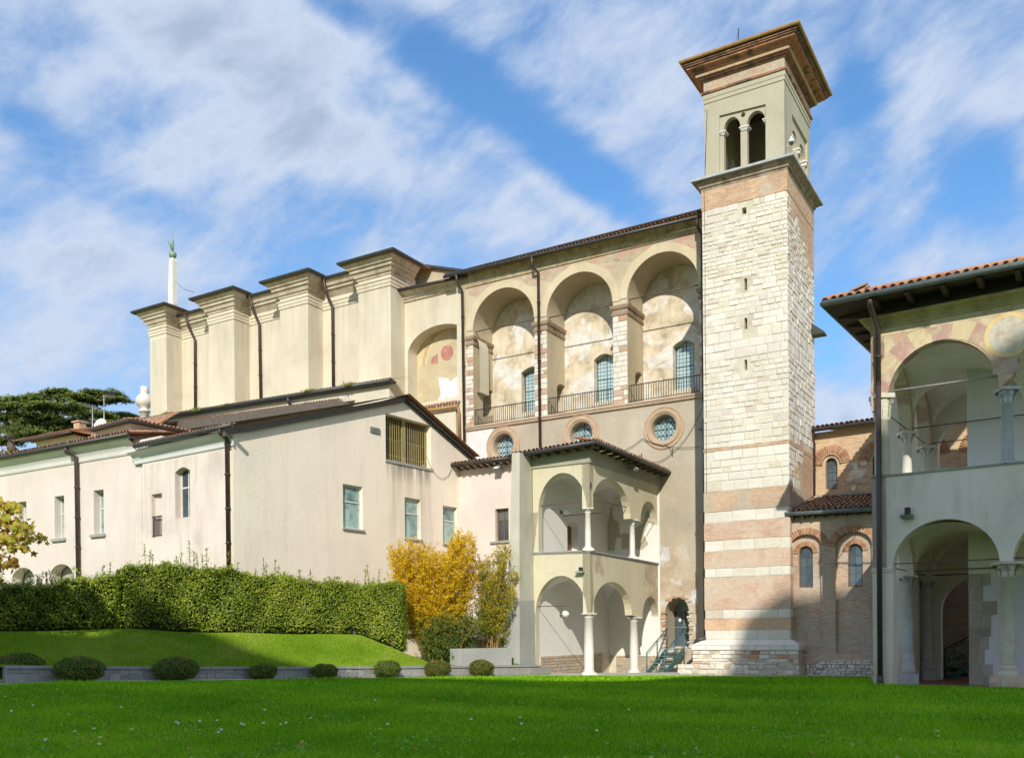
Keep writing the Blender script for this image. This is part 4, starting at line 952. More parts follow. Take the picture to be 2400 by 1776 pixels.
    # pilaster at the left end of the arcade wall
    mb = MB(); p0 = MF.px(85, 700, 0, 6)[0]; mb.box(MF, p0-.02, sE+.25, 4, 20.9, -.9, .045); mb.build('pilaster', M_['cream'], root)
    mb = MB(); mb.box(MF, p0, p0+.08, 12.8, 20.2, .045, .06); mb.build('pilaster_edge', M_['frieze_p'], root)
    # orange gutter strip roof at the foot of the bay
    OF = frv(vN-.45); A = OF.px(1975, 1150, 0, 8); B = OF.px(2160, 1122, 0, 8)
    mb = MB(); mb.box(OF, 18.8, 23.3, 6, A[1]-.12, -.5, -.06); mb.build('low_wall', M_['cream'], root)
    mb = MB(); mb.tube([OF.P(A[0]+2.6, A[1]+.0, .1), OF.P(B[0]-.1, B[1]-.02, .1)], .10, 8); P = [OF.P(*OF.px(x, y, .1, 8), .1) for x, y in ((2160, 1125), (2165, 1150), (2170, 1330))]; mb.tube(P, .075, 8); mb.build('ochre_gutter', M_['ocher'], root)
    mb = MB(); tile_field(mb, OF.P(B[0]-.1, A[1]+.1, .12), d+(0,), Vector((e[0], e[1], .5)), 26, 3, .2, .3); mb.build('tile_strip', M_['tile_s'], root, kind='stuff')
    # aisle: low cream wall with mossy gutter, and the dark fascia roof in front of it
    AF = frv(2.4); A = AF.px(155, 1205, .3, 8); B = AF.px(1735, 952, .3, 8); a = AF.px(1722, 1000, 0, 8)[0]
    mb = MB(); mb.slab(AF, [(a, 6), (A[0]-.3, 6), (A[0]-.3, A[1]-.1), (a, B[1]-.1)], [], 0, -.9); mb.build('aisle_wall', M_['cream'], root)
    mb = MB(); mb.tube([AF.P(*A, .3), AF.P(*AF.px(1735, 954, .3, 8), .3)], .12, 8); mb.quadbar(AF, (B[0]-.1, B[1]-.05), (A[0], A[1]-.05), .1, 0, .3)
    for x0, y0, y1 in ((285, 1190, 1225), (1075, 1065, 1110)):
        P = [AF.P(*AF.px(x, y, w, 8), w) for x, y, w in ((x0, y0, .3), (x0+2, y0+22, .3), (x0+18, y1+6, .12))]; mb.tube(P, .09, 8)
    mb.build('gutter', M_['gutter'], root)
    mb = MB(); mb.poly([AF.P(B[0]-.3, B[1]+.02, .3), AF.P(A[0], A[1]+.02, .3), AF.P(A[0], A[1]+.5, -1.2), AF.P(B[0]-.3, B[1]+.5, -1.2)]); mb.build('roof', M_['tile'], root)
    mb = MB(); tile_field(mb, AF.P(B[0], B[1]+.05, .34), (Vector(AF.P(*A, .3))-Vector(AF.P(*B, .3))), Vector((e[0], e[1], .2)), 92, 1, .21, .3, .06); mb.build('eave_tiles', M_['tile_s'], root, kind='stuff')
    VF = frv(1.0); q = [VF.px(x, y, 0, 8) for x, y in ((1475, 1105), (1400, 1080), (220, 1245), (262, 1292))]
    mb = MB(); mb.slab(VF, q, [], 0, -.12); P = VF.P; mb.poly([P(*q[2], -.06), P(*q[1], -.06), P(q[1][0], q[1][1]+.35, -1.3), P(q[2][0], q[2][1]+.35, -1.3)]); mb.build('roof_fascia', simple('brown_fascia_board', (.13, .11, .09), .8), root)
    mb = MB(); tile_field(mb, P(q[1][0], q[1][1]+.03, .03), (Vector(P(*q[2]))-Vector(P(*q[1]))), Vector((e[0], e[1], .15)), 70, 1, .21, .3, .055); mb.build('eave_tiles', M_['tile_s'], root, kind='stuff')
    mb = MB(); mb.slab(VF, [(q[0][0], 5), (q[3][0], 5), (q[3][0], q[3][1]), (q[0][0], q[0][1])], [], -.6, -.8); mb.build('low_wall', M_['cream'], root)
    # moss tufts on the gutter: little plants
    for x, y, s in ((322, 1172, .9), (512, 1152, 1.3), (660, 1125, .7), (1225, 1027, .9), (1480, 992, 1.1), (700, 1112, .5)):
        p = AF.P(*AF.px(x, y+8, .3, 8), .3); mb = MB()
        for _ in range(260):
            r = abs(random.gauss(0, .14))*s; th = random.uniform(0, 6.28); q0 = Vector((p[0]+r*2*math.cos(th), p[1]+r*math.sin(th), p[2]+.05)); mb.cur = random.random()
            v = Vector((random.gauss(0, .06), random.gauss(0, .06)-.02, random.uniform(.05, .22)*s)); sd = Vector((random.gauss(0, .03), random.gauss(0, .03), .01))
            mb.poly([q0-sd, q0+sd, q0+v])
        o = mb.build('weed', MG['weed'], None, base=p); tag(o, {322: 'small yellowish weed on the far left end of the aisle gutter', 512: 'bright green weed tuft, biggest on the aisle gutter, below the leftmost downpipe', 660: 'dry weed on the gutter left of the second nave downpipe', 1225: 'weed on the gutter at the foot of the third buttress', 1480: 'green weed on the gutter under the fourth buttress', 700: 'tiny weed on the gutter just left of the second downpipe'}[x], 'weed')
MG = {}
MG['weed'] = foliage('weed_leaves', [(0, (.14, .20, .03)), (.5, (.26, .32, .05)), (1, (.38, .36, .10))])
M_['redpaint'] = plaster('faded_red_paint', (.46, .20, .16), (.38, .18, .15), (.56, .34, .26), big=3, streak=.3)
nave()
stain_mask(M_['cream'], uv(0, 4), d, 18, 46, 21.3, 16.5, (.44, .38, .28), .45); stain_mask(M_['pink'], AL0, (-.805, .593), -1, 8, 8.7, 5, (.50, .42, .34), .4)
# urn and obelisk on the far church front
def lath_thing(name, label, cat, n, X, Y0, Y1, D, prof, mat):
    x0, y0 = c(n, X, Y0); x1, y1 = c(n, X, Y1)
    p = at(x0, D, y1); z0 = zat(x1, y1, D); z1 = zat(x0, y0, D)
    mb = MB(); H = z1-z0
    mb.lathe(p[0], p[1], [(r*H, z0+h*H) for h, r in prof], 14)
    o = mb.build(name, M_[mat], None, base=(p[0], p[1], z0)); tag(o, label, cat); return o
lath_thing('stone_urn', 'pale stone urn finial at the far left end of the church', 'urn', 'a', 1078, 85, 310, 66, [(-.6, .14), (.16, .14), (.17, .2), (.22, .2), (.24, .12), (.30, .12), (.36, .22), (.46, .28), (.56, .285), (.66, .25), (.74, .17), (.77, .12), (.79, .13), (1, .13), (1, 0)], 'marble')
def obelisk():
    D = 72; x, y = c(8, 343, 475); p = at(x, D, y); z0 = zat(x, y, D); zt = zat(*c(8, 335, 190), D)
    root = thing('obelisk', 'slender white obelisk with copper ball and flame rising behind the buttress roof', 'obelisk', (*p, z0))
    k = D/F/2.723; w0 = 62*k/1.37; w1 = 46*k/1.37; fr = Fr(p, d, ne)
    mb = MB()
    def sq(w, z): return [fr.P(a*w/2, z, b*w/2) for a, b in ((-1, -1), (1, -1), (1, 1), (-1, 1))]
    mb.grid([sq(w0*1.06, z0-3), sq(w0, z0), sq(w1, zt-.1), sq(w1*.5, zt+.25), sq(.02, zt+.3)], True); sh = mb.build('shaft', M_['marble'], root)
    mb = MB()
    for f2 in (Fr(fr.P(0, 0, w0/2)[:2], d, ne), Fr(fr.P(-w0/2, 0, 0)[:2], e, nd)):
        mb.hexa([f2.P(-w0*.3, z0, -.05), f2.P(w0*.3, z0, -.05), f2.P(w0*.3, z0, .02), f2.P(-w0*.3, z0, .02), f2.P(-w1*.3, zt-.3, -.2), f2.P(w1*.3, zt-.3, -.2), f2.P(w1*.3, zt-.3, -.11), f2.P(-w1*.3, zt-.3, -.11)])
    mb.build('raised_panel', M_['white'], root)
    zb = zat(*c(8, 334, 157), D); r = 24*k
    mb = MB(); mb.lathe(p[0], p[1], [(0, zb-r)]+[(r*math.cos(t*math.pi/10), zb+r*math.sin(t*math.pi/10)) for t in range(-4, 5)]+[(0, zb+r)], 14); mb.build('ball', M_['copper'], root)
    mb = MB()
    for i in range(7):
        th = i/7*6.28; dx = .22*math.cos(th)-.12; mb.tube([(p[0], p[1], zb+r), (p[0]+dx*.7, p[1]+.1*math.sin(th), zb+r+.45), (p[0]+dx*1.3, p[1]+.15*math.sin(th), zb+r+.75+.15*(i % 2))], .07, 5, .012)
    mb.tube([(p[0], p[1], zb), (p[0], p[1], zb+1.75)], .018, 4); mb.build('flame', M_['iron'] if False else M_['copper'], root)
    a = Vector((p[0]+.3, p[1]-.3, zat(*c(8, 350, 335), D))); b = Vector((*at(*c(8, 495, 395)[:1], 57), zat(*c(8, 495, 395), 57)))
    mb = MB(); mb.tube([a, a.lerp(b, .5)-Vector((0, 0, .2)), b], .015, 4); mb.build('cable', M_['iron'], root)
obelisk()
# ================================================================ GABLED ANNEX (pink) in front of the church
dA = (-.805, .593); eA = (.593, .805); nA = (-.593, -.805); nA2 = (.805, -.593)
A0 = at(548, 34.5, 1350)
AL = Fr(A0, dA, nA)      # left, lawn-facing side: s to the left
AG = Fr(A0, eA, nA2)     # gable side: s to the back right
def win_tri(root, fr, n, L, R, yt, yb, depth=.32, frame='white_frame', glass='glassgreen', tr=(.62,), label=None, mull=0, arched=0):
    """returns hole outline; builds a recessed casement with panes. L,R picture x of the outer edges"""
    q = [fr.px(L, yt[0], 0, n), fr.px(R, yt[1], 0, n), fr.px(R, yb[1], 0, n), fr.px(L, yb[0], 0, n)]
    a0 = min(q[0][0], q[1][0]); a1 = max(q[0][0], q[1][0]); zt = (q[0][1]+q[1][1])/2; zb = (q[2][1]+q[3][1])/2
    hole = [(a0, zb), (a1, zb)]+([(a1-(a1-a0)*i/6, zt-arched+arched*math.sin(math.pi*i/6)) for i in range(7)] if arched else [(a1, zt), (a0, zt)])
    w = -depth
    mb = MB(); window_frame(mb, fr, a0, a1, zb, zt, w-.04, w+.03, .065, mull, tr)
    fo = mb.build('window', M_[frame], root, label)
    zs = [zb]+[zb+(zt-zb)*t for t in tr]+[zt]
    for i in range(len(zs)-1):
        mb = MB(); mb.box(fr, a0+.06, a1-.06, zs[i]+.04, zs[i+1]-.04, w-.015, w-.005); mb.build('pane', M_[glass], fo)
        if glass == 'glassgreen' and R-L > 90: mb = MB(); wd = a1-a0; mb.box(fr, a0+wd*.12, a0+wd*(.45 if i == 0 else .3), zs[i]+.06, zs[i]+(zs[i+1]-zs[i])*(.72 if i == 0 else .4), w-.0045, w-.002); mb.build('pane_reflection', M_['pane_reflection'], fo)  # pale rectangle on the pane stands in for a reflection
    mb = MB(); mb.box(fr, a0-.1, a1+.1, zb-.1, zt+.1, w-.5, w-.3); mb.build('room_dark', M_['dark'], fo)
    return hole, (a0, a1, zb, zt)
def annex():
    root = thing('gabled_annex', 'pink plastered gabled annex with a barred loft opening and three casement windows', 'building', (*AG.P(7, 0, -3)[:2], 1))
    pk = AG.px(1515, 92, .35, 'b'); le = AG.px(130, 345, .35, 'b'); re = AG.px(2062, 575, .35, 'b')
    W_ = 15.0
    lz = lambda a: le[1]+(pk[1]-le[1])*(a-0)/(pk[0]) if a < pk[0] else pk[1]+(re[1]-pk[1])*(a-pk[0])/(re[0]-pk[0])
    holes = []
    for L, R, yt, yb in ((1003, 1155, (768, 798), (1108, 1132)), (1482, 1605, (873, 895), (1188, 1205)), (1778, 1888, (935, 960), (1230, 1245))):
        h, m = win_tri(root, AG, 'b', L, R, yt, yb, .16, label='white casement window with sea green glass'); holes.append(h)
        mb = MB(); mb.box(AG, m[0]-.06, m[1]+.06, m[2]-.08, m[2]-.003, -.1, .09); mb.build('sill', M_['concrete'], root)
    # big barred opening
    q = [AG.px(x, y, 0, 'b') for x, y in ((1333, 215), (1685, 326), (1685, 660), (1333, 573))]
    a0, a1 = q[0][0], q[1][0]; zt = (q[0][1]+q[1][1])/2; zb = (q[2][1]+q[3][1])/2; holes.append([(a0, zb), (a1, zb), (a1, zt), (a0, zt)])
    # ground floor door beside the shrub
    q = [AG.px(x, y, 0, 'd') for x, y in ((1283, 380), (1392, 380), (1392, 672), (1283, 668))]
    b0, b1 = sorted((q[0][0], q[1][0])); dz0 = q[3][1]; dz1 = max(q[0][1], dz0+2.3); holes.append([(b0, dz0), (b1, dz0), (b1, dz1), (b0, dz1)])
    out = [(0, .3), (W_, .3), (W_, lz(W_)-.12), (pk[0], pk[1]-.12), (0, le[1]-.12)]
    mb = MB(); mb.slab(AG, out, holes, 0, -.45); mb.build('gable_wall', M_['peach'], root)
    grl = MB(); w = -.30; grl.box(AG, a0+(a1-a0)*.44, a0+(a1-a0)*.52, zb, zt, w-.04, w+.035)
    g = grl.build('barred_opening', M_['rail_y'], root, 'large opening closed by thin yellowed vertical bars')
    for i in range(20):
        if i in (8, 9, 10): continue
        aa = a0+(a1-a0)*(i+1)/21; mb = MB(); mb.box(AG, aa-.014, aa+.014, zb, zt, w, w+.03); mb.build('bar', M_['rail_y'], g)
    for t in (.15, .5, .85): mb = MB(); z = zb+(zt-zb)*t; mb.box(AG, a0, a1, z-.012, z+.012, w-.02, w-.002); mb.build('crossbar', M_['rail_y'], g)
    mb = MB(); mb.box(AG, a0-.1, a1+.1, zb-.1, zt+.1, -.9, -.7); mb.build('loft_dark', simple('brown_shutters', (.10, .075, .04), .8, stretch=(6, 6, .5), nsc=3), g)
    for t0, t1 in ((0, .03), (.97, 1)): mb = MB(); mb.box(AG, a0+(a1-a0)*t0, a0+(a1-a0)*t1, zb, zt, w-.04, w+.03); mb.build('jamb_post', M_['rail_y'], g)
    mb = MB(); mb.box(AG, a0-.05, a1+.1, zb-.12, zb-.004, -.2, .05); mb.build('sill', M_['concrete'], root)
    stain_mask(M_['peach'], AG.O, AG.t, a0, a1, zb-.1, zb-5.5, (.50, .39, .25)); stain_mask(M_['peach'], AG.O, AG.t, a0-.1, a1, zb-.08, zb-1.0, (.22, .20, .17), .8)
    mb = MB(); mb.box(AG, b0, b1, dz0, dz1, -.35, -.3); mb.build('door', M_['glassgreen'], root); mb = MB(); mb.box(AG, b0, b0+.07, dz0, dz1, -.3, -.25); mb.box(AG, b1-.5, b1-.43, dz0, dz1, -.3, -.25); mb.build('door_frame', M_['white_frame'], root)
    mb = MB(); mb.poly([AG.P(b0-.2, dz0-.02, -.3), AG.P(b1+.2, dz0-.02, -.3), AG.P(b1+.2, dz0-.02, .2), AG.P(b0-.2, dz0-.02, .2)]); mb.build('threshold', M_['concrete'], root)
    # left side wall
    zl = le[1]
    holes = []
    h, m = win_tri(root, AL, 'a', 1303, 1413, (685, 680), (1062, 1056), .30, glass='glassdark', label='tall segment-headed window with white frame', mull=1, arched=.16); holes.append(h)
    q = [AL.px(x, y, 0, 'a') for x, y in ((1128, 885), (1205, 874), (1210, 1198), (1133, 1206))]; c0, c1 = sorted((q[0][0], q[1][0])); cz0 = (q[2][1]+q[3][1])/2; cz1 = (q[0][1]+q[1][1])/2; holes.append([(c0, cz0), (c1, cz0), (c1, cz1), (c0, cz1)])
    sl = AL.px(1062, 900, 0, 'a')[0]
    mb = MB(); mb.slab(AL, [(.02, .3), (sl, .3), (sl, AL.px(1062, 545, 0, 'a')[1]), (.02, zl-.12)], holes, 0, -.45); mb.build('side_wall', M_['pink'], root)
    mb = MB(); mb.box(AL, c0-.1, c1+.1, cz0-.1, cz1+.1, -.6, -.452); mb.build('recess_back', M_['pink'], root)
    g = MB(); zr = cz0+(cz1-cz0)*.47; g.box(AL, c0, c1, zr, zr+.04, -.06, -.02); g.box(AL, c0, c1, cz0+.05, cz0+.08, -.06, -.02); gg = g.build('window_guard', M_['iron'], root, 'low iron bars across the recessed opening')
    for i in range(8): aa = c0+(c1-c0)*(i+.5)/8; mb = MB(); mb.box(AL, aa-.012, aa+.012, cz0+.05, zr, -.05, -.03); mb.build('bar', M_['iron'], gg)
    # corner strips
    for a, b in ((.0, .42), (sl-.02, sl+.42)):
        mb = MB(); mb.box(AL, a if a else .03, b, .3, (zl-.7 if a == 0 else zl-.9), 0, .05); mb.build('corner_strip', M_['peach'] if a == 0 else M_['pink'], root)
    # cornice (white cove) and gutter on the side
    tl = AL.px(1030, 540, .2, 'a'); tr_ = AL.px(1715, 410, .2, 'a')
    dz = 0
    mb = MB(); mb.sweep([AL.P(-.12, 0)[:2], AL.P(sl+.55, 0)[:2]], [(0, -.50), (.05, -.49), (.07, -.42), (.04, -.40), (.07, -.32), (.14, -.20), (.24, -.12), (.34, -.09), (.38, -.06), (.38, .0), (0, .0)], sign=-1, zo=[AL.px(1730, 385, .4, 'a')[1]-.06, AL.px(1000, 540, .4, 'a')[1]-.06]); mb.build('cove_cornice', M_['cove'] if 'cove' in M_ else M_['greywall'], root)
    A = AL.px(1000, 528, .5, 'a'); B = AL.px(1730, 368, .5, 'a')
    mb = MB(); mb.tube([AL.P(*A, .5), AL.P(*B, .5)], .09, 8); mb.build('gutter', M_['gutter'], root)
    mb = MB(); mb.poly([AL.P(A[0], A[1]+.05, .5), AL.P(-.4, B[1]+.05, .5), AL.P(-.4, pk[1]+.1, -pk[0]), AL.P(A[0], pk[1]+.1-(B[1]-A[1]), -pk[0])])
    mb.poly([AL.P(-.4, pk[1]+.1, -pk[0]), AL.P(A[0], pk[1]-.1, -pk[0]), AL.P(A[0], re[1]+.1, -re[0]), AL.P(-.4, re[1]+.1, -re[0])]); mb.build('roof', M_['tile'], root)
    U = Vector(AL.P(0, pk[1], -pk[0]))-Vector(AL.P(0, B[1], .5)); mb = MB(); tile_field(mb, AL.P(-.1, B[1]+.05, .50), Vector(AL.P(*A, .5))-Vector(AL.P(*B, .5)), U, 32, 2, .2, .30, .06); mb.build('eave_tiles', M_['tile_s'], root, kind='stuff')
    # verges
    mb = MB(); L_ = AG.px(0, 342, .35, 'b'); mb.quadbar(AG, (-.45, le[1]-.02), pk, .24, .003, .15); mb.build('verge', simple('grey_verge', (.15, .14, .125), .6, .3), root)
    mb = MB(); mb.quadbar(AG, pk, re, .13, .003, .18); mb.quadbar(AG, (pk[0], pk[1]-.16), (re[0], re[1]-.16), .05, .003, .10); mb.build('verge', M_['gutter'], root)
    pipe(AL, 'a', [(1637, 392), (1640, 430), (1690, 480), (1703, 1500)], [.5, .45, .14, .14], root, .085)
    # vent box and drooping cable
    q = [AG.px(x, y, 0, 'b') for x, y in ((1212, 328), (1285, 345), (1285, 388), (1212, 372))]
    mb = MB(); mb.box(AG, q[0][0], q[1][0], q[2][1], q[0][1], .003, .06); v = mb.build('vent_frame', M_['greybox'], root); mb = MB(); mb.box(AG, q[0][0]+.12, q[1][0]-.12, q[2][1]+.12, q[0][1]-.12, .06, .075); mb.build('vent_slot', M_['glassdark'], v)
    mb = MB(); P = [AG.P(*AG.px(x, y, .05, 'b'), .05) for x, y in ((1640, 500), (1655, 570), (1690, 650), (1735, 715), (1780, 730), (1820, 705), (1845, 650))]; mb.tube(P, .012, 4); mb.build('cable', M_['concrete'], root)
annex()
# ================================================================ LINK WALL between annex and porch
LF = frv(.41)
def link():
    root = thing('link_building', 'narrow pale rose link building between gabled annex and porch', 'building', (*LF.P(14, 0)[:2], .3))
    px = lambda x, y, w=0: LF.px(x, y, w, 7)
    h, m = win_tri(root, LF, 7, 332, 418, (475, 468), (684, 678), .22, frame='wood_frame', glass='glassdark', tr=(.66,), mull=1)
    mb = MB(); mb.box(LF, m[0]-.1, m[1]+.25, m[2]-.09, m[2]-.003, -.1, .12); mb.build('sill', M_['concrete'], root)
    a1 = px(60, 300)[0]; a0 = px(500, 300)[0]; zl = px(100, 205)[1]; zr = px(440, 160)[1]; zr = zl+(zr-zl)*(a1-a0)/(px(100, 205)[0]-px(440, 160)[0]) if False else zr
    d0 = px(380, 1380)
    holes = [h]
    mb = MB(); mb.slab(LF, [(a0, -.5), (a1+1.5, -.5), (a1+1.5, zl+.1), (a0, zr+.1)], holes, 0, -.4); mb.build('wall', M_['pale'], root)
    # low stone footing, shaded area and canopy slab at the foot
    mb = MB(); z = px(330, 1300)[1]; mb.box(LF, a0, a1, z-.12, z, 0, .5); mb.build('ledge', M_['concrete'], root)
    mb = MB(); mb.box(LF, a0, a1, -.5, z-.12, 0, .06); mb.build('footing', M_['olive'], root)
    A = px(50, 192, .6); B = px(430, 145, .6)
    mb = MB(); mb.tube([LF.P(*A, .6), LF.P(*B, .6)], .085, 8); mb.build('gutter', M_['gutter'], root)
    mb = MB(); mb.poly([LF.P(A[0], A[1]+.03, .6), LF.P(B[0]-.5, B[1]+.05, .6), LF.P(B[0]-.5, B[1]+.7, -3.9), LF.P(A[0], A[1]+.7, -3.9)]); mb.build('roof', M_['tile'], root)
    mb = MB(); tile_field(mb, LF.P(B[0]-.4, B[1]+.06, .6), Vector(LF.P(*A, .6))-Vector(LF.P(*B, .6)), Vector((e[0], e[1], .15)), 34, 11, .2, .36); mb.build('roof_tiles', M_['tile_s'], root, kind='stuff')
    n = 9; 
    for i in range(n):
        t = (i+.5)/n; a = A[0]+(B[0]-A[0])*t; z = A[1]+(B[1]-A[1])*t; mb = MB(); mb.box(LF, a-.05, a+.05, z-.2, z-.08, 0, .55); mb.build('rafter', M_['beam'], root)
    return root
link()
# ================================================================ TWO-STOREY PORCH
PC = at(1385, 37.8, 1560)
PF_ = Fr(PC, d, ne); PR = Fr(PC, e, nd)
def vault(mb, fr, a0, a1, w0, w1, zs, rise, n=18):
    rows = []
    for i in range(n+1):
        r = []
        for j in range(n+1):
            x = -1+2*i/n; y = -1+2*j/n; h = max(math.sqrt(max(0, 1-x*x)), math.sqrt(max(0, 1-y*y)))
            r.append(fr.P(a0+(a1-a0)*i/n, zs+rise*h, w0+(w1-w0)*j/n))
        rows.append(r)
    mb.grid(rows)
M_['ochrestone'] = piece('ochre_rubble', [(0, (.46, .37, .25)), (.5, (.54, .45, .32)), (1, (.50, .36, .24))], nsc=7)
def porch():
    root = thing('arcaded_porch', 'straw coloured two-storey arcaded porch with white columns against the church', 'porch', (*uv(PF_and(2.4)[0], .5), 0) if False else (*PF_.P(1.3, 0, -3)[:2], 0))
    T = .34
    Lp = lambda x, y, w=0: PF_.px(x, y, w, 7); Rp = lambda x, y, w=0: PR.px(x, y, w, 7)
    sL = Lp(577, 600)[0]; depth = ((4.4)-(-2.89)); eR = Rp(1400, 600)[0]; eR = min(eR, depth)
    zl = Lp(945, 745)[1]; zu_cap = Lp(945, 472)[1]; zl_cap = Lp(948, 1152)[1]; zf = Lp(945, 176)[1]; ze = Lp(945, 84)[1]
    # front (lawn) face
    aU = archpx(PF_, 7, (611, 742), (905, 742), (410, 405), 243); aU = [(a, max(z, zl)) for a, z in aU]
    aL_ = archpx(PF_, 7, (592, 1545), (905, 1545), (1165, 1155), 905)
    out = [(0, zl_cap), (0, ze), (sL, Lp(577, 135)[1]), (sL, zl_cap)]
    # spandrel walls as outlines with the openings notched in
    def face(fr, name, a_end, ups, los, zend_cap_u, zend_cap_l, ztop0, ztop1, zled0, zled1):
        # upper wall: from capitals to eaves
        mb = MB()
        pts = [(0, ztop0), (a_end, ztop1)]
        low = [(a_end, zled1)] if False else []
        up = [(a_end, zend_cap_u)]
        for h in reversed(ups): up += [(h[-1][0], max(h[-2][1], zend_cap_u) if False else h[-2][1])]+list(reversed(h[2:-2]))+[(h[0][0], h[1][1])]
        up += [(0, ups[0][1][1])]
        mb.slab(fr, pts+up, [], 0, -T)
        pts = [(0, zled0), (a_end, zled1)]; lo = [(a_end, zend_cap_l)]
        for h in reversed(los): lo += [(h[-1][0], h[-2][1])]+list(reversed(h[2:-2]))+[(h[0][0], h[1][1])]
        lo += [(0, los[0][1][1])]
        mb.slab(fr, pts+lo, [], 0, -T); return mb.build(name, M_['porch'], root)
    a0 = .12
    U1 = arch(.14, Lp(611, 600)[0], zl, zu_cap+.02, Lp(750, 243)[1]); L1 = arch(.16, Lp(592, 1200)[0], 0, zl_cap+.02, Lp(750, 905)[1])
    face(PF_, 'front_wall', sL, [U1], [L1], zl, -.3, ze, Lp(577, 135)[1], zl, Lp(577, 757)[1])
    for b0, b1, c0_, c1_ in ((U1[-1][0], max(sL, U1[-1][0]+.05), zl, zu_cap+.03), (L1[-1][0], sL+.2, -.3, zl_cap+.03)): mb = MB(); mb.box(PF_, b0, b1, c0_, c1_, -T, 0); mb.build('front_pier', M_['porch'], root)
    U2 = arch(.16, Rp(1207, 600)[0], zl, zu_cap+.02, Rp(1090, 283)[1]); U3 = arch(Rp(1270, 600)[0], Rp(1380, 600)[0], Rp(1320, 770)[1], Rp(1240, 552)[1]+.02, Rp(1325, 425)[1])
    L2 = arch(.18, Rp(1215, 1200)[0], 0, zl_cap+.02, Rp(1100, 945)[1]); L3 = arch(Rp(1283, 1200)[0], Rp(1385, 1200)[0], 0, Rp(1240, 1182)[1]+.02, Rp(1335, 1040)[1])
    ztR = Rp(1405, 252)[1]; zlR = Rp(1392, 828)[1]
    for h in (U2, U3, L2, L3): pass
    face(PR, 'side_wall', eR, [U2, U3], [L2, L3], U3[-2][1], L3[-2][1], ze, ztR, zl, zlR)
    for b0, c0_, c1_ in ((U3[-1][0], zlR-.1, U3[-2][1]+.02), (L3[-1][0], -.5, L3[-2][1]+.02)): mb = MB(); mb.box(PR, b0, eR, c0_, c1_, -T, 0); mb.build('end_pier', M_['porch'], root)
    # ledge, frieze
    mb = MB(); mb.sweep([PR.P(eR, 0)[:2], PR.P(0, 0)[:2], PF_.P(sL+.1, 0)[:2]], [(0, zl-.09), (.03, zl-.08), (.05, zl-.03), (.07, zl-.02), (.07, zl+.02), (-T-.02, zl+.02)], sign=-1, zo=[zlR-zl, 0, Lp(577, 757)[1]-zl]); mb.build('ledge', M_['concrete'], root)
    mb = MB(); mb.sweep([PR.P(eR, 0)[:2], PR.P(0, 0)[:2], PF_.P(sL+.1, 0)[:2]], [(0, zf-.02), (.03, zf-.01), (.06, zf+.03), (.05, zf+.06), (.05, ze+.02), (-.1, ze+.02)], sign=-1, zo=[Rp(1405, 336)[1]-zf, 0, Lp(577, 217)[1]-zf]); mb.build('frieze', M_['frieze'], root)
    # columns
    D1 = .15
    cx, cy = PF_.P(.17, 0, -.17)[:2]
    column(root, cx, cy, -.02, Lp(945, 1515)[1], Lp(948, 1176)[1], zl_cap+.03, .20, M_['marble'], .31, .31)
    column(root, cx, cy, zl+.02, Lp(945, 708)[1], Lp(945, 496)[1], zu_cap+.03, .125, M_['marble'], .22, .22)
    m = (Rp(1215, 1200)[0]+Rp(1283, 1200)[0])/2; q = PR.P(m, 0, -.17)
    column(root, q[0], q[1], Rp(1250, 1540)[1], Rp(1250, 1508)[1], Rp(1250, 1200)[1], Rp(1250, 1178)[1]+.03, .20, M_['marble'], .32, .30)
    m = (Rp(1207, 600)[0]+Rp(1270, 600)[0])/2; q = PR.P(m, 0, -.17)
    zz = zl+(zlR-zl)*m/eR
    column(root, q[0], q[1], zz+.02, Rp(1240, 768)[1], Rp(1240, 572)[1], Rp(1240, 550)[1]+.03, .125, M_['marble'], .24, .22)
    # left end wall (white, faces right), its buttress, floors and vaults
    EW = Fr(PF_.P(sL-.02, 0)[:2], e, nd)
    SWi = L1[-1][0]; EW = Fr(PF_.P(SWi+.0, 0)[:2], e, nd)
    zp = EW.px(700, 1420, 0, 7)[1]
    dU = archpx(EW, 7, (798, 742), (872, 742), (600, 600), 556); dU = [(a, max(z, zl+.02)) for a, z in dU]
    mb = MB(); mb.slab(EW, [(T, -.5), (depth, -.5), (depth, ze), (T, ze)], [dU], 0, -.5); mb.build('end_wall', M_['white'], root)
    mb = MB(); mb.box(EW, dU[0][0]+.1, dU[-1][0]-.05, zl, dU[1][1]+.2, -.4, -.35); mb.box(EW, dU[0][0]-.0, dU[0][0]+.06, zl, dU[1][1]+.15, -.3, -.02); mb.build('door', M_['wood_frame'], root, 'narrow brown wooden door on the upper floor')
    # rough stone footing
    mb = MB(); mb.box(EW, T, depth, -.5, zp, 0, .03); mb.build('footing_core', M_['mortar'], root)
    for (a, z, L, H) in courses(T, depth-.9, -.3, zp, (.08, .17), (.12, .4), .02): put_piece('stone', random.choice(['ochrestone', 'ochrestone', 'masonry']), root, EW, a, z, .03, L, H, .06, random.uniform(-.04, .04))
    BW = MF.sub(.05); b0 = BW.px(1310, 1200, 0, 7)[0]; b1 = BW.px(1020, 1200, 0, 7)[0]
    BW = MF.sub(.05); aR = MF.px(1392, 1200, 0, 7)[0]; aLf = (SWi+0); 
    sA = 0; # s coordinates on the church front where the porch meets it
    sR_ = MF.px(1400, 1300, 0, 7)[0]; sL_ = sR_+SWi+1.2
    zpb = MF.px(1200, 1418, .05, 7)[1]
    mb = MB(); mb.slab(MF, [(sR_, zpb), (sL_, zpb), (sL_, zl-.2), (sR_, zl-.2)], [], .05, 0, back=False); mb.build('back_wall', M_['white'], root)
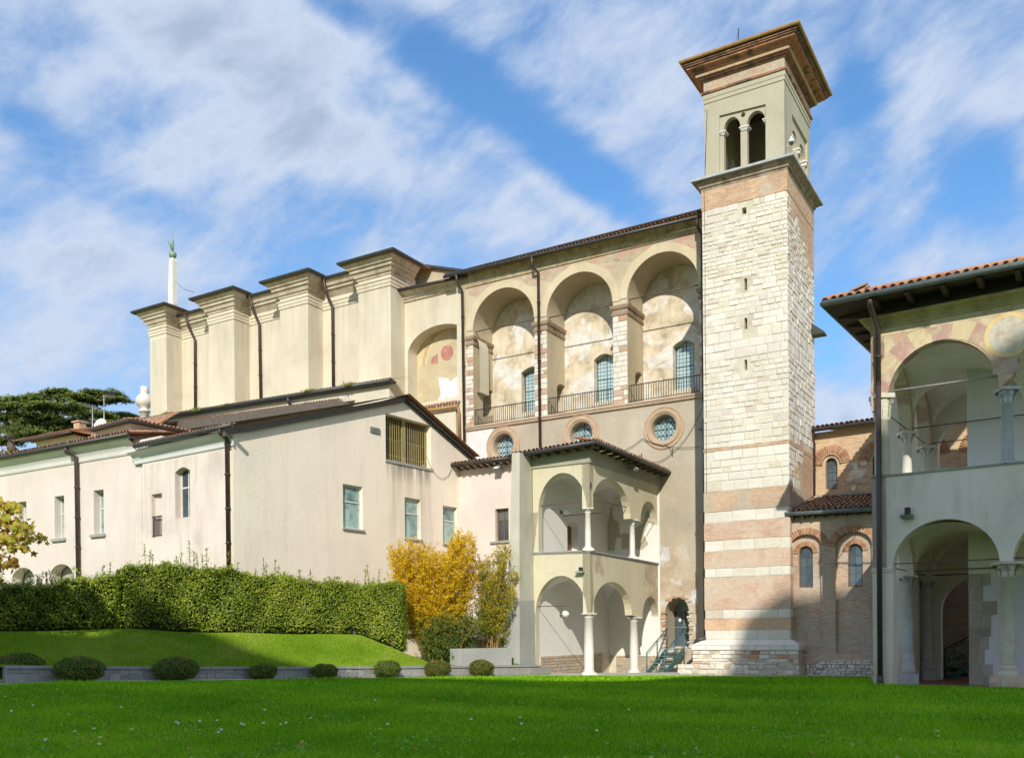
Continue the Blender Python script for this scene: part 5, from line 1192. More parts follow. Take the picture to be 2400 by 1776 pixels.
    q = [MF.px(x, y, .05, 7) for x, y in ((1030, 735), (1040, 560), (1075, 450), (1130, 400), (1215, 390), (1300, 420), (1370, 480), (1375, 620), (1400, 830), (1010, 760))]
    mb = MB(); mb.slab(MF, [(sR_, zl-.2), (sL_, zl-.2), (sL_, ze), (sR_, ze)], [], .05, 0, back=False); mb.build('upper_back_wall', M_['white'], root)
    pa = [MF.px(x, y, .06, 7) for x, y in ((1028, 740), (1035, 600), (1055, 500), (1092, 445), (1085, 500), (1098, 545), (1130, 560), (1135, 640), (1170, 625), (1215, 640), (1235, 600), (1290, 560), (1300, 500), (1335, 480), (1350, 520), (1310, 590), (1290, 640), (1320, 700), (1280, 735), (1200, 730), (1150, 735), (1145, 660), (1118, 655), (1105, 700), (1100, 742))]
    mb = MB(); mb.slab(MF, pa, [], .065, .05, back=False); mb.build('bare_plaster_patch', M_['olive'], root)
    mb = MB(); mb.box(MF, sR_, sL_, -.6, zpb, 0, .08); mb.build('footing_core', M_['mortar'], root)
    for (a, z, L, H) in courses(sR_+.1, sL_-1.5, -.4, zpb, (.08, .17), (.12, .4), .02): put_piece('stone', random.choice(['ochrestone', 'ochrestone', 'masonry']), root, MF, a, z, .08, L, H, .06, random.uniform(-.04, .04))
    # brown framed door at the inner corner
    dd = [MF.px(x, y, .1, 7) for x, y in ((968, 1530), (1020, 1175))]; x0, x1 = sorted((dd[0][0], dd[1][0]))
    mb = MB(); z0, z1 = -.35, dd[1][1]
    for aa in (x0, x1-.12): mb.box(MF, aa, aa+.12, z0, z1, .05, .2)
    mb.box(MF, x0, x1, z1-.5, z1-.42, .05, .19); mb.box(MF, x0, x1, z1-.02, z1+.1, .05, .2); dr = mb.build('door', M_['wood_frame'], root, 'tall brown framed glass door in the inner corner')
    mb = MB(); mb.box(MF, x0+.1, x1-.1, z0, z1, .08, .1); mb.build('pane', M_['glassgreen'], dr)
    ww = [MF.px(x, y, .1, 7) for x, y in ((958, 612), (1000, 705))]; mb = MB(); mb.box(MF, min(ww[0][0], ww[1][0]), max(ww[0][0], ww[1][0]), ww[1][1], ww[0][1], .055, .1); mb.build('window_shutter', M_['tan'], root)
    # floors
    mb = MB(); P = PF_.P; mb.hexa([P(T, zl-.25, -T), P(SWi, zl-.25, -T), P(SWi, zl-.25, -depth), P(T, zl-.25, -depth), P(T, zl, -T), P(SWi, zl, -T), P(SWi, zl, -depth), P(T, zl, -depth)]); mb.build('upper_floor', M_['concrete'], root)
    for zs, rise, nm in ((zl_cap+.25, 1.35, 'lower_vault'), (zu_cap+.25, 1.5, 'upper_vault')):
        mb = MB(); h = depth*.6; vault(mb, PF_, T, SWi, -T, -h, zs, rise); vault(mb, PF_, T, SWi, -h, -depth+.05, zs, rise); mb.build(nm, M_['white'], root)
    # tie rods
    for z, zz, nm in ((L1[1][1]+.35, 0, 'a'), (U1[1][1]+.30, 0, 'b')):
        mb = MB(); mb.tube([P(SWi+.1, z, -.17), P(.1, z, -.17)], .018, 5); mb.build('tie_rod', M_['tie'], root)
    mb = MB(); q = PR.P; z = U2[1][1]+.45; mb.tube([q(U2[0][0]+.0, z, -.17), q(U2[-1][0]+.05, z+.05, -.17)], .02, 5); mb.build('tie_rod', M_['tie'], root)
    mb = MB(); z = U3[1][1]+.15; mb.tube([q(U3[0][0]-.0, z, -.17), q(U3[-1][0]+.0, z, -.17)], .018, 5); mb.build('tie_rod', M_['tie'], root)
    mb = MB(); z = U2[1][1]+.15; mb.tube([q(2.6, z, -.17), P(SWi, z, -2.6)], .018, 5); mb.build('tie_rod', M_['tie'], root)
    # buttress at the left end
    w0 = 1.0
    tl = PF_.px(440, 150, w0, 7); tr = PF_.px(490, 150, w0, 7); bl = PF_.px(378, 1478, w0+.35, 7); br = PF_.px(500, 1478, w0+.35, 7)
    zt = ze-.02; zm = PF_.px(430, 640, w0+.1, 7)
    mb = MB()
    prof = [(zt, tl[0], tr[0], w0), (PF_.px(430, 640, w0+.1, 7)[1], PF_.px(427, 640, w0+.1, 7)[0], tr[0]-.02, w0+.1), (-.4, bl[0], tr[0]-.12, w0+.35)]
    rows = [[PF_.P(b, z, -2.9), PF_.P(b, z, w), PF_.P(a, z, w), PF_.P(a, z, -2.9)] for z, a, b, w in prof]
    mb.grid(rows, True); mb.build('battered_buttress', M_['butt'], root)
    # fresh grey cement patch on the foot of it
    zc0 = PF_.px(520, 1075, .4, 7)[1]
    rows = []
    for k in range(2):
        pass
    mb = MB(); g = .012
    def bat(z):   # front offset of the battered face at height z
        (z1, a1, b1, w1), (z2, a2, b2, w2) = prof[1], prof[2]; t = (z1-z)/(z1-z2); return (a1+(a2-a1)*t, b1+(b2-b1)*t, w1+(w2-w1)*t)
    r = []
    for z in (-.3, zc0-.1):
        a, b, w = bat(z); r.append([PF_.P(b-g, z, -.2), PF_.P(b-g, z, w+g), PF_.P(a+g, z, w+g)])
    a, b, w = bat(zc0); r.append([PF_.P(b-g, zc0+.1, -.2), PF_.P(b-g, zc0+.02, w+g), PF_.P(a+g, zc0-.25, w+g)])
    mb.grid(r); mb.build('cement_patch', M_['grey'], root)
    # roof
    ov = .62
    zg = PF_.px(950, 38, ov, 7)[1]; zgl = PF_.px(420, 128, ov, 7); zgr = PR.px(1490, 247, ov, 7)
    c0 = PF_.P(-ov, 0, ov)[:2]
    A = PF_.P(zgl[0], zgl[1]-.05, ov); B = (*c0, zg-.05); Cc = PR.P(min(zgr[0], depth+.4), zgr[1]-.05, ov)
    mb = MB(); mb.tube([A, B], .085, 8); mb.tube([B, Cc], .085, 8); mb.build('gutter', M_['gutter'], root)
    ap = PF_.P(1.6, zg+.55, -3.2); back = PF_.P(1.6, zg+1.0, -depth)
    up_ = lambda p: (p[0], p[1], p[2]+.07)
    mb = MB(); mb.poly([up_(A), up_(B), ap, PF_.P(zgl[0], zg+.5, -3.2)]); mb.poly([up_(B), up_(Cc), back, ap]); mb.build('roof', M_['wood'], root)
    mb = MB(); Al = Vector(A)-Vector(B); U = Vector(ap)-Vector(PF_.P(1.6, zg-.05, ov)); tile_field(mb, up_(B), Al, U, int(Al.length/.2), 2, .2, .35)
    Al2 = Vector(Cc)-Vector(B); U2_ = Vector((d[0]*.9, d[1]*.9, .2)); tile_field(mb, up_(B), Al2, U2_, int(Al2.length/.2), 3, .2, .35); mb.build('roof_tiles', M_['tile_s'], root, kind='stuff')
    for i in range(9):
        t = (i+.5)/9; p = Vector(A).lerp(Vector(B), t); mb = MB(); f2 = Fr(PF_.P(0, 0)[:2], d, ne); s_ = (p.x-PF_.O[0])*d[0]+(p.y-PF_.O[1])*d[1]; mb.box(f2, s_-.05, s_+.05, p.z-.14, p.z-.02, -.05, .55); mb.build('rafter', M_['beam'], root)
    for i in range(12):
        t = (i+.5)/12; p = Vector(B).lerp(Vector(Cc), t); s_ = (p.x-PR.O[0])*e[0]+(p.y-PR.O[1])*e[1]; mb = MB(); mb.box(PR, s_-.05, s_+.05, p.z-.14, p.z-.02, -.05, .55); mb.build('rafter', M_['beam'], root)
    # hanging fittings: things of their own
    def globe(x, y, label):
        a, z = EW.px(x, y, .28, 7); r = thing('wall_lamp', label, 'lamp', EW.P(a, z, .2), 'white globe lamps in the porch')
        cx, cy, cz = EW.P(a, z, .28); mb = MB(); mb.lathe(cx, cy, [(0, cz-.17)]+[(.17*math.cos(t*math.pi/12), cz+.17*math.sin(t*math.pi/12)) for t in range(-5, 6)]+[(0, cz+.17)], 14); mb.build('globe', M_['lamp'], r)
        mb = MB(); mb.tube([EW.P(a, z-.05, 0), EW.P(a, z-.02, .16)], .05, 8); mb.box(EW, a-.08, a+.08, z-.12, z+.02, 0, .03); mb.build('wall_mount', M_['greybox'], r)
    globe(792, 487, 'white globe lamp on the upper floor wall of the porch'); globe(788, 1148, 'white globe lamp on the ground floor wall of the porch')
    def flood(fr, x, y, w, label, fl):
        a, z = fr.px(x, y, w, 7); r = thing('floodlight', label, 'floodlight', fr.P(a, z, w), 'floodlights under the eaves')
        mb = MB(); P = fr.P; mb.hexa([P(a-.17, z-.12, w+.12), P(a+.17, z-.12, w+.12), P(a+.17, z-.04, w+.2), P(a-.17, z-.04, w+.2), P(a-.17, z+.2, w-.12), P(a+.17, z+.2, w-.12), P(a+.17, z+.26, w-.04), P(a-.17, z+.26, w-.04)]); mb.build('housing', M_['greybox'], r)
        mb = MB(); mb.poly([P(a-.13, z-.03, w+.205), P(a+.13, z-.03, w+.205), P(a+.13, z+.22, w-.03), P(a-.13, z+.22, w-.03)]); mb.build('lens', M_['greywall'], r)
        mb = MB(); mb.tube([P(a, z+.05, w), P(a, z+.02, 0)], .02, 5); mb.build('arm', M_['iron'], r)
    flood(LF, 350, 213, .35, 'grey floodlight fixed above the brown window of the link building', 0); flood(PR, 1225, 215, .35, 'grey floodlight under the right-hand eave of the porch', 0)
    a, z = PF_.px(880, 882, .1, 7); r = thing('wall_spotlight', 'small spotlight on a shelf between the two floors of the porch', 'spotlight', PF_.P(a, z, .1))
    mb = MB(); mb.box(PF_, a-.17, a+.17, z-.03, z+.04, .0, .26); mb.build('shelf', M_['concrete'], r); mb = MB(); mb.box(PF_, a-.1, a+.03, z+.04, z+.2, .05, .18); mb.build('housing', M_['iron'], r)
    # iron bracket on the front corner
    mb = MB(); mb.tube([PR.P(.1, *[Rp(965, 310)[1]], .02), PR.P(.02, Rp(950, 345)[1], .04)], .03, 5); mb.build('anchor', M_['iron'], root)
    return root
porch()
# ---------------------------------------------------------------- green steel stairs
def stairs():
    SF = MF; a = SF.px(1520, 1300, 0, 7)[0]
    top = SF.px(350, 1065, .35, 'e'); topR = SF.px(600, 1060, .35, 'e'); a1, a0 = top[0], topR[0]; w = a1-a0
    ztop = top[1]+.02; n = 8; zb = -.22
    root = thing('steel_stairs', 'blue green steel stairs with handrails up to the arched side door', 'stairs', MF.P((a0+a1)/2, zb, 2.4))
    run = .285; a0 += .0
    f = Fr(MF.P(a0, 0)[:2], d, ne)
    sh = .0
    for i in range(n):
        z = ztop-(ztop-zb-.1)*i/(n-1); wd = .35+run*i
        mb = MB(); mb.box(f, .05, w-.05, z-.04, z, wd, wd+.26); mb.build('tread', M_['concrete'] if False else M_['steel_tread'], root)
    for s_ in (0, w-.05):
        mb = MB(); P = f.P; wl = .35+run*(n-1)+.3
        mb.hexa([P(s_, ztop-.2, .1), P(s_+.05, ztop-.2, .1), P(s_+.05, zb-.05, wl), P(s_, zb-.05, wl), P(s_, ztop+.04, .3), P(s_+.05, ztop+.04, .3), P(s_+.05, zb+.17, wl+.05), P(s_, zb+.17, wl+.05)]); mb.build('stringer', M_['green_metal'], root)
        mb = MB(); h = .95; A_ = Vector(P(s_+.02, ztop+h, .2)); B_ = Vector(P(s_+.02, zb+h+.1, wl)); mb.tube([A_, B_], .025, 6); mb.build('handrail', M_['green_metal'], root)
        mb = MB(); mb.tube([A_-Vector((0, 0, .12)), B_-Vector((0, 0, .12))], .015, 5); mb.build('lower_rail', M_['green_metal'], root)
        for t in (0, .5, 1):
            p = A_.lerp(B_, t); mb = MB(); mb.tube([p, p-Vector((0, 0, h+(.9 if t == 0 and s_ == 0 else .05)))], .028, 6); mb.build('post', M_['green_metal'], root)
M_['steel_tread'] = simple('worn_steel_tread', (.17, .24, .22), .6, .3)
stairs()
# ================================================================ BRICK CHAPEL right of the tower
CF = Fr(uv(0, .3), nd, ne)         # lower wall, s grows to the right
CU = Fr(uv(0, 4.1), nd, ne)        # upper wall
def brick_arch(root, fr, h, rin, rout, w, n=22, mat='pbrick', th=.09):
    a0, a1 = h[0][0], h[-1][0]; cx = (a0+a1)/2; zs = (h[1][1]+h[-2][1])/2; rz = max(z for a, z in h)-zs; rx = (a1-a0)/2
    for i in range(n):
        t = math.pi*(i+.5)/n; k = 1+((rin+rout)/2)/rx; k2 = 1+((rin+rout)/2)/rz
        a = cx+rx*k*math.cos(t); z = zs+rz*k2*math.sin(t)
        wd = math.pi*(rx+rin)/n*.86
        o = put_piece('brick', mat, root, fr, a, z, w, rout-rin, wd, th)
        o.rotation_euler = (0, -t if fr.t[0] > 0 else t, fr.ang())
def chapel():
    root = thing('brick_chapel', 'old brick chapel with tall arched windows between tower and loggia', 'chapel', (*CF.P(4, 0, -3)[:2], 0))
    ze = CF.px(1250, 575, 0, 3)[1]; zeL = CF.px(760, 600, 0, 3)[1]; smax = 3.7
    h1 = archpx(CF, 3, (700, 1420), (943, 1420), (760, 765), 703); h2 = archpx(CF, 3, (1031, 1420), (1252, 1420), (770, 762), 686)
    h1 = [(a, z) for a, z in h1]
    base = CF.px(1000, 1557, 0, 3)[1]
    h1b = archpx(CF, 3, (768, 1420), (943, 1420), (762, 765), 703)
    off = (h2[-1][0]-h2[0][0])+.95; h3 = [(a+off, z) for a, z in h2]; h4 = [(a+off*2, z) for a, z in h2]
    mb = MB(); mb.slab(CF, [(-.3, -1), (smax, -1), (smax, ze), (-.3, zeL)], [h1b, h2], 0, -.16, back=False); mb.build('wall', M_['bricklow'], root)
    BK = CF.sub(-.15)
    ws = [archpx(CF, 3, (808, 1024), (892, 1024), (815, 815), 774, -.15), archpx(CF, 3, (1104, 1018), (1193, 1018), (802, 802), 760, -.15)]
    mb = MB(); mb.slab(BK, [(-.3, -1), (smax, -1), (smax, ze-.1), (-.3, ze-.1)], ws, 0, -.6); mb.build('recessed_wall', M_['bricklow'], root)
    # pale plaster lunette in the second recessed arch
    lun = [(a, z) for a, z in h2 if z >= h2[1][1]-.02]; 
    mb = MB(); mb.slab(BK, [(a*.96+.04*(h2[0][0]+h2[-1][0])/2, z-.02) for a, z in lun], [[(a, z) for a, z in ws[1] if z >= h2[1][1]-.0]] if False else [], .012, 0, back=False) if False else None
    for k, h in enumerate(ws):
        m = k; a0, a1, zb = h[0][0], h[-1][0], h[0][1]; zt = max(z for a, z in h)
        mb = MB(); w = -.1
        sh = lambda f: [((a-(a0+a1)/2)*f+(a0+a1)/2, (z-(zb+zt)/2)*(1-(1-f)*.45)+(zb+zt)/2) for a, z in h]
        mb.slab(BK, sh(1.0), [sh(.87)], w+.03, w-.03); fr_ = mb.build('window', M_['wood_frame'], root, 'arched window with dark blue glass')
        zz = [zb, zb+(zt-zb)*.3, zb+(zt-zb)*.5, zb+(zt-zb)*.72, zt]; ac = (a0+a1)/2; wid = (a1-a0)*.42
        for i in range(4):
            for s0, s1 in ((ac-wid, ac-.012), (ac+.012, ac+wid)):
                z1 = zz[i+1]-.012; 
                if i == 3:
                    mb = MB(); sg = -1 if s0 < ac-.1 else 1
                    pts = [(ac+sg*.012, zz[3]+.012), (ac+sg*wid, zz[3]+.012)]+[(ac+sg*wid*math.cos(t), zz[3]+.04+(zt-zz[3]-.1)*math.sin(t)) for t in np.linspace(.1, 1.5, 7)]
                    mb.slab(BK, pts, [], w, w-.01); mb.build('pane', M_['glassdark'], fr_)
                else:
                    mb = MB(); mb.box(BK, s0, s1, zz[i]+.012, z1, w-.01, w); mb.build('pane', M_['glassdark'], fr_)
        mb = MB(); mb.box(BK, ac-.011, ac+.011, zb, zt, w-.005, w+.012)
        for z in zz[1:-1]: mb.box(BK, a0+.03, a1-.03, z-.01, z+.01, w-.005, w+.01)
        mb.build('glazing_bar', M_['lead'], fr_)
    brick_arch(root, CF, h1b, .01, .27, .012, 22); brick_arch(root, CF, h2, .01, .27, .012, 26); brick_arch(root, BK, ws[0], .01, .2, .01, 16); brick_arch(root, BK, ws[1], .01, .2, .01, 16)
    # exposed rubble at the foot
    for (a, z, L, H) in courses(.55, smax-.3, base-.1, base+.62, (.08, .16), (.12, .36), .02):
        if random.random() < .93: put_piece('stone', random.choice(['rubble', 'stone', 'marble']), root, CF, a, z, .02+random.uniform(-.02, .03), L, H, .12, random.uniform(-.18, .18))
    # lean-to roof
    g0 = CF.px(725, 572, .35, 3); g1 = CF.px(1250, 540, .35, 3); g1 = (smax, g0[1]+(g1[1]-g0[1])*(smax-g0[0])/(g1[0]-g0[0]))
    mb = MB(); mb.tube([CF.P(g0[0], g0[1]-.05, .35), CF.P(g1[0], g1[1]-.05, .35)], .085, 8)
    hp = CU.px(890, 470, .1, 3); mb.tube([CF.P(g0[0], g0[1]-.02, .35), CF.P(.1, g0[1]+.3, -.9), CU.P(hp[0], hp[1], .1)], .06, 6); mb.build('gutter', M_['ggutter'], root)
    zt = CU.px(1000, 480, .0, 3)[1]
    A = Vector(CF.P(g0[0], g0[1], .35)); B = Vector(CF.P(g1[0], g1[1], .35)); Ct = Vector(CU.P(smax, zt, 0)); Dt = Vector(CU.P(hp[0]-.3, zt, 0))
    mb = MB(); mb.poly([A, B, Ct, Dt]); mb.build('roof', M_['tile'], root)
    mb = MB(); U = (Vector(CU.P(3, zt, 0))-Vector(CF.P(3, (g0[1]+g1[1])/2, .35)))
    al = (B-A).normalized(); nU = int(U.length/.36)+1
    for j in range(nU):
        st = 1.0*j/nU*(hp[0]-.1); n = int(((B-A).length-st)/.2)
        tile_field(mb, A+al*st+U.normalized()*(.36*j)+Vector((0, 0, .02)), al, U, n, 1, .2, .36, .08, .03)
    mb.build('roof_tiles', M_['tile_s'], root, kind='stuff')
    for i in range(9): mb = MB(); a = i*.4+.1; mb.box(CF, a-.04, a+.04, ze-.02, ze+.1, 0, .3); mb.build('rafter', M_['wood'], root)
    mb = MB(); mb.box(CU, 0, 16, zt+.0, zt+.16, 0, .12); mb.build('flashing', M_['concrete'], root)
    # upper wall
    A = CU.px(875, 68, .4, 3); B = CU.px(1270, 14, .4, 3); sm = 17; zB = A[1]+(B[1]-A[1])*(sm-A[0])/(B[0]-A[0])
    us = [archpx(CU, 3, (968, 430), (1040, 430), (280, 276), 238), archpx(CU, 3, (1252, 346), (1330, 340), (215, 212), 172)]
    o2 = us[1][0][0]-us[0][0][0]; us = us[:2]+[[(a+o2*k, z) for a, z in us[0]] for k in (2, 3)]
    us[1] = [(a+o2, z) for a, z in us[0]]
    mb = MB(); mb.slab(CU, [(-.5, 2), (sm, 2), (sm, zB-.1), (-.5, A[1]-.1)], us, 0, -.5); mb.build('upper_wall', M_['brickup'], root)
    for h in us:
        a0, a1, zb = h[0][0], h[-1][0], h[0][1]; zt2 = max(z for a, z in h); w = -.2; ac = (a0+a1)/2
        mb = MB(); sh = lambda f: [((a-ac)*f+ac, (z-(zb+zt2)/2)*(1-(1-f)*.45)+(zb+zt2)/2) for a, z in h]
        mb.slab(CU, sh(1.0), [sh(.88)], w+.03, w-.03); fr_ = mb.build('window', M_['wood_frame'], root)
        mb = MB(); mb.slab(CU, sh(.95), [], w, w-.01); mb.build('pane', M_['glassdark'], fr_)
        mb = MB(); mb.box(CU, ac-.012, ac+.012, zb, zt2, w, w+.02)
        for t in (.3, .55, .78): z = zb+(zt2-zb)*t; mb.box(CU, a0, a1, z-.01, z+.01, w, w+.02)
        mb.build('glazing_bar', M_['lead'], fr_)
        brick_arch(root, CU, h, .12, .2, .04, 18, 'pinkstone', .12); brick_arch(root, CU, h, .22, .55, .012, 24)
    for _ in range(34):
        x, y = random.gauss(1150, 26), random.gauss(330, 34); a, z = CU.px(x, y, 0, 3); put_piece('stone', random.choice(['stone', 'marble', 'rubble']), root, CU, a, z, random.uniform(-.02, .0), random.uniform(.12, .4), random.uniform(.1, .25), .09, random.uniform(-.3, .3))
    mb = MB(); mb.tube([CU.P(A[0], A[1]-.04, .4), CU.P(sm, zB-.04, .4)], .09, 8); mb.build('gutter', M_['gutter'], root)
    P = CU.P; mb = MB(); mb.poly([P(A[0], A[1]+.02, .4), P(sm, zB+.02, .4), P(sm, zB+.6, -4), P(A[0]+1, A[1]+.6, -4)]); mb.build('roof', M_['tile'], root)
    mb = MB(); tile_field(mb, P(A[0], A[1]+.05, .42), Vector(P(sm, zB, 0))-Vector(P(A[0], A[1], 0)), Vector((e[0], e[1], .15)), 84, 4, .2, .36, .08); mb.build('eave_tiles', M_['tile_s'], root, kind='stuff')
    pipe(CU, 3, [(880, 75), (882, 120), (897, 150), (897, 465)], [.38, .3, .12, .12], root, .075, 'pipe')
chapel()
# ================================================================ TWO-STOREY LOGGIA at the right
g_ = (.819, -.574); gb = (.574, .819)
GO = at(2047, 28.6, 1600)
GF = Fr(GO, g_, (-.574, -.819))        # front, s grows to the right
GS = Fr(GO, gb, (-.819, .574))         # left flank, s grows backwards
def loggia():
    root = thing('two_storey_loggia', 'sage plastered two-storey loggia with frescoed upper arches and dark overhanging eaves', 'loggia', (*GF.P(4, 0, -3)[:2], 0))
    x4 = lambda x, y, w=0: GF.px(x, y, w, 4); x5 = lambda x, y, w=0: GF.px(x, y, w, 5)
    T = .42; SM = 11.5; DP = 7.4
    zpar = x5(400, 100)[1]; zlc = x5(1265, 703)[1]; zuc = x4(1365, 1080)[1]; zg0 = -.12
    L1 = archpx(GF, 5, (485, 1550), (1225, 1550), (735, 700), 399); rL = L1[-1][0]-L1[0][0]
    cl = GF.px(1268, 1000, 0, 5)[0]      # centre of the front column
    pitch = None
    nx = 1307; a_next = x5(1307, 700)[0]
    L2 = [(a+(a_next-L1[0][0]), z) for a, z in L1]; L3 = [(a+(a_next-L1[0][0])*2, z) for a, z in L1]
    U1 = archpx(GF, 4, (484, 1560), (1312, 1560), (1085, 1050), 683); an = x4(1415, 1000)[0]; dU = an-U1[0][0]
    U2 = [(a+dU, z) for a, z in U1]; U3 = [(a+dU*2, z) for a, z in U1]
    zfac = x4(900, 520)[1]
    ztp = x4(415, 520)[1]; 
    lev = lambda z: z
    # lower front wall
    def spandrel(mb, fr, a_end, hs, zt0, zt1, zc, t=T, a_start=0.0, z_start=None):
        pts = [(a_start, zt0), (a_end, zt1)]
        lo = [(a_end, hs[-1][-2][1])]
        for h in reversed(hs): lo += [(h[-1][0], h[-2][1])]+list(reversed(h[2:-2]))+[(h[0][0], h[1][1])]
        lo += [(a_start, z_start if z_start is not None else hs[0][1][1])]
        mb.slab(fr, pts+lo, [], 0, -t)
    mb = MB(); spandrel(mb, GF, SM, [L1, L2, L3], zpar, zpar+.02, zlc); mb.box(GF, 0, L1[0][0], zg0-.4, L1[1][1]+.0, -T, 0)
    mb.box(GF, .0, L1[0][0], L1[1][1], L1[1][1]+.001, -T, 0); 
    # flank lower arches: bay 1, bay 2, solid bay 3
    fa = lambda x: GS.px(x, 1100, 0, 5)[0]
    s1, s2, s3 = 3.93, 7.0, 10.2
    zfl = x5(485, 738)[1]
    F1 = arch(.55, s1-.22, 0, zlc-.05, L1[9][1]); F2 = arch(s1+.22, s2-.2, 0, zlc-.05, L1[9][1]-.15)
    F3 = arch(s2+.2, s3-.3, 0, zlc-.05, L1[9][1]-.15)
    # tops match
    zc_top = max(z for a, z in L1)
    for F in (F1, F2, F3): pass
    spandrel(mb, GS, DP+.6, [F1, F2], zpar, zpar, zlc, .42)
    mb.box(GS, T, .55, zg0-.4, zlc-.05, -.42, 0); mb.build('lower_wall', M_['loggia'], root)
    # upper front wall, frescoed
    zcor = x4(415, 612)[1]
    mb = MB(); spandrel(mb, GF, SM, [U1, U2, U3], zcor+.1, zcor+.1, zuc)
    zUt = max(z for a, z in U1)
    G1 = arch(.55, s1-.2, 0, zuc-.0, zUt); G2 = arch(s1+.2, s2-.2, 0, zuc, zUt-.05); G3 = arch(s2+.2, s3-.25, 0, zuc, zUt-.05)
    spandrel(mb, GS, DP+.6, [G1, G2], zcor+.1, zcor+.1, zuc, .4); mb.build('upper_wall', M_['fresco'], root)
    # painted voussoirs and yellow architrave: flat paint on the plaster
    def wedge(fr, h, t0, t1, r1, w=.006):
        a0, a1 = h[0][0], h[-1][0]; cx = (a0+a1)/2; rx = (a1-a0)/2; zs = (h[1][1]+h[-2][1])/2; rz = max(z for a, z in h)-zs
        n = 8; return [(cx+(rx+.0)*math.cos(t0+(t1-t0)*i/n), zs+(rz+.0)*math.sin(t0+(t1-t0)*i/n)) for i in range(n+1)]+[(cx+(rx+r1)*math.cos(t1-(t1-t0)*i/n), zs+(rz+r1)*math.sin(t1-(t1-t0)*i/n)) for i in range(n+1)]
    for h in (U1, U2, U3):
        N_ = 9
        for i in range(N_):
            t0 = math.pi*(.04+.92*i/N_); t1 = math.pi*(.04+.92*(i+1)/N_)
            q = wedge(GF, h, t0, t1, .55); mb = MB(); mb.slab(GF, q, [], .006+.0004*i, 0, back=False); mb.build('painted_voussoir', M_['fresco_r' if i % 2 == 0 else 'fresco_y'], root)
            a0, a1 = h[0][0], h[-1][0]; cx = (a0+a1)/2; rx = (a1-a0)/2; zs = (h[1][1]+h[-2][1])/2; rz = max(z for a, z in h)-zs
            rows = [[GF.P(cx+(rx-.006)*math.cos(t), zs+(rz-.006)*math.sin(t), w) for w in (.006, -T+.01)] for t in np.linspace(t0, t1, 7)]
            mb = MB(); mb.grid(rows); mb.build('painted_soffit', M_['fresco_r' if i % 2 == 0 else 'band'], root)
    for h in (G1, G2):
        a0, a1 = h[0][0], h[-1][0]; cx = (a0+a1)/2; rx = (a1-a0)/2; zs = h[1][1]; rz = max(z for a, z in h)-zs
        for i in range(7):
            t0 = math.pi*(.02+.96*i/7); t1 = math.pi*(.02+.96*(i+1)/7)
            rows = [[GS.P(cx+(rx-.006)*math.cos(t), zs+(rz-.006)*math.sin(t), w) for w in (.006, -.39)] for t in np.linspace(t0, t1, 6)]
            mb = MB(); mb.grid(rows); mb.build('painted_soffit', M_['fresco_r' if i % 2 else 'band'], root)
    zy0 = x4(1000, 545)[1]
    mb = MB(); mb.box(GF, .02, SM, zcor-.22, zcor+.02, 0, .008); mb.build('painted_band', M_['fresco_y'], root)
    # medallion
    for k in range(2):
        cxm, czm = x4(1375, 650); cxm += dU*k; circ = lambda r, n=28: [(cxm+r*math.cos(2*math.pi*i/n), czm+r*1.02*math.sin(2*math.pi*i/n)) for i in range(n)]
        mb = MB(); mb.slab(GF, circ(.62), [circ(.50)], .014, 0, back=False); mb.build('medallion_ring', M_['ringy'], root)
        mb = MB(); mb.slab(GF, circ(.50), [], .011, 0, back=False); mb.build('medallion', M_['fresco_w'], root)
    # cornice
    zc0 = zcor+.02; zt = x4(405, 515, .2)[1]
    path = [GS.P(DP, 0)[:2], GO, GF.P(SM, 0)[:2]]
    H = zt-zc0
    mb = MB(); mb.sweep(path, [(0, zc0-.03), (.04, zc0), (.04, zc0+.26*H), (.07, zc0+.28*H), (.07, zc0+.5*H), (.10, zc0+.52*H), (.11, zc0+.68*H), (.18, zc0+.72*H), (.24, zc0+.84*H), (.28, zc0+.86*H), (.28, zc0+H), (0, zc0+H+.02)], sign=1); mb.build('cornice', plaster('yellow_cornice', (.48, .40, .20), (.34, .28, .14), (.56, .48, .26), big=1.5, streak=.5), root)
    # parapet coping
    mb = MB(); mb.sweep(path, [(0, zpar-.06), (.04, zpar-.05), (.05, zpar), (-.44, zpar+.01)], sign=1); mb.build('parapet_coping', M_['concrete'], root)
    mb = MB(); mb.sweep([GS.P(.55, 0)[:2], GO, GF.P(L1[0][0], 0)[:2]], [(0, L1[1][1]-.14), (.02, L1[1][1]-.12), (.035, L1[1][1]-.02), (0, L1[1][1])], sign=1); mb.build('impost_band', M_['loggia'], root)
    # eaves: wide dark boards, beams, gutter, tiles
    ov = 1.15; zgut = GF.px(55, 405, ov, 4)[1]; g0 = GF.px(55, 405, ov, 4)[0]; gR = GF.px(1490, 118, ov, 4)
    sl = (gR[1]-zgut)/(gR[0]-g0)
    ztw = zt+.15
    A = GF.P(-ov, zgut, ov); B = GF.P(SM, zgut+sl*(SM-g0), ov); C_ = GS.P(DP+1, zgut, ov)
    Ai = GF.P(0, ztw+.3, 0); Bi = GF.P(SM, ztw+.3, 0); Ci = GS.P(DP+1, ztw+.3, 0)
    Ar = GF.P(4, ztw+2.2, -4); Br = GF.P(SM, ztw+2.2, -4); Cr = GF.P(4, ztw+2.2, -DP)
    mb = MB(); dn = lambda p, k=.05: (p[0], p[1], p[2]-k)
    mb.poly([dn(A), dn(B), dn(Bi), dn(Ai)]); mb.poly([dn(A), dn(C_), dn(Ci), dn(Ai)]); mb.build('eave_boards', M_['wood'], root)
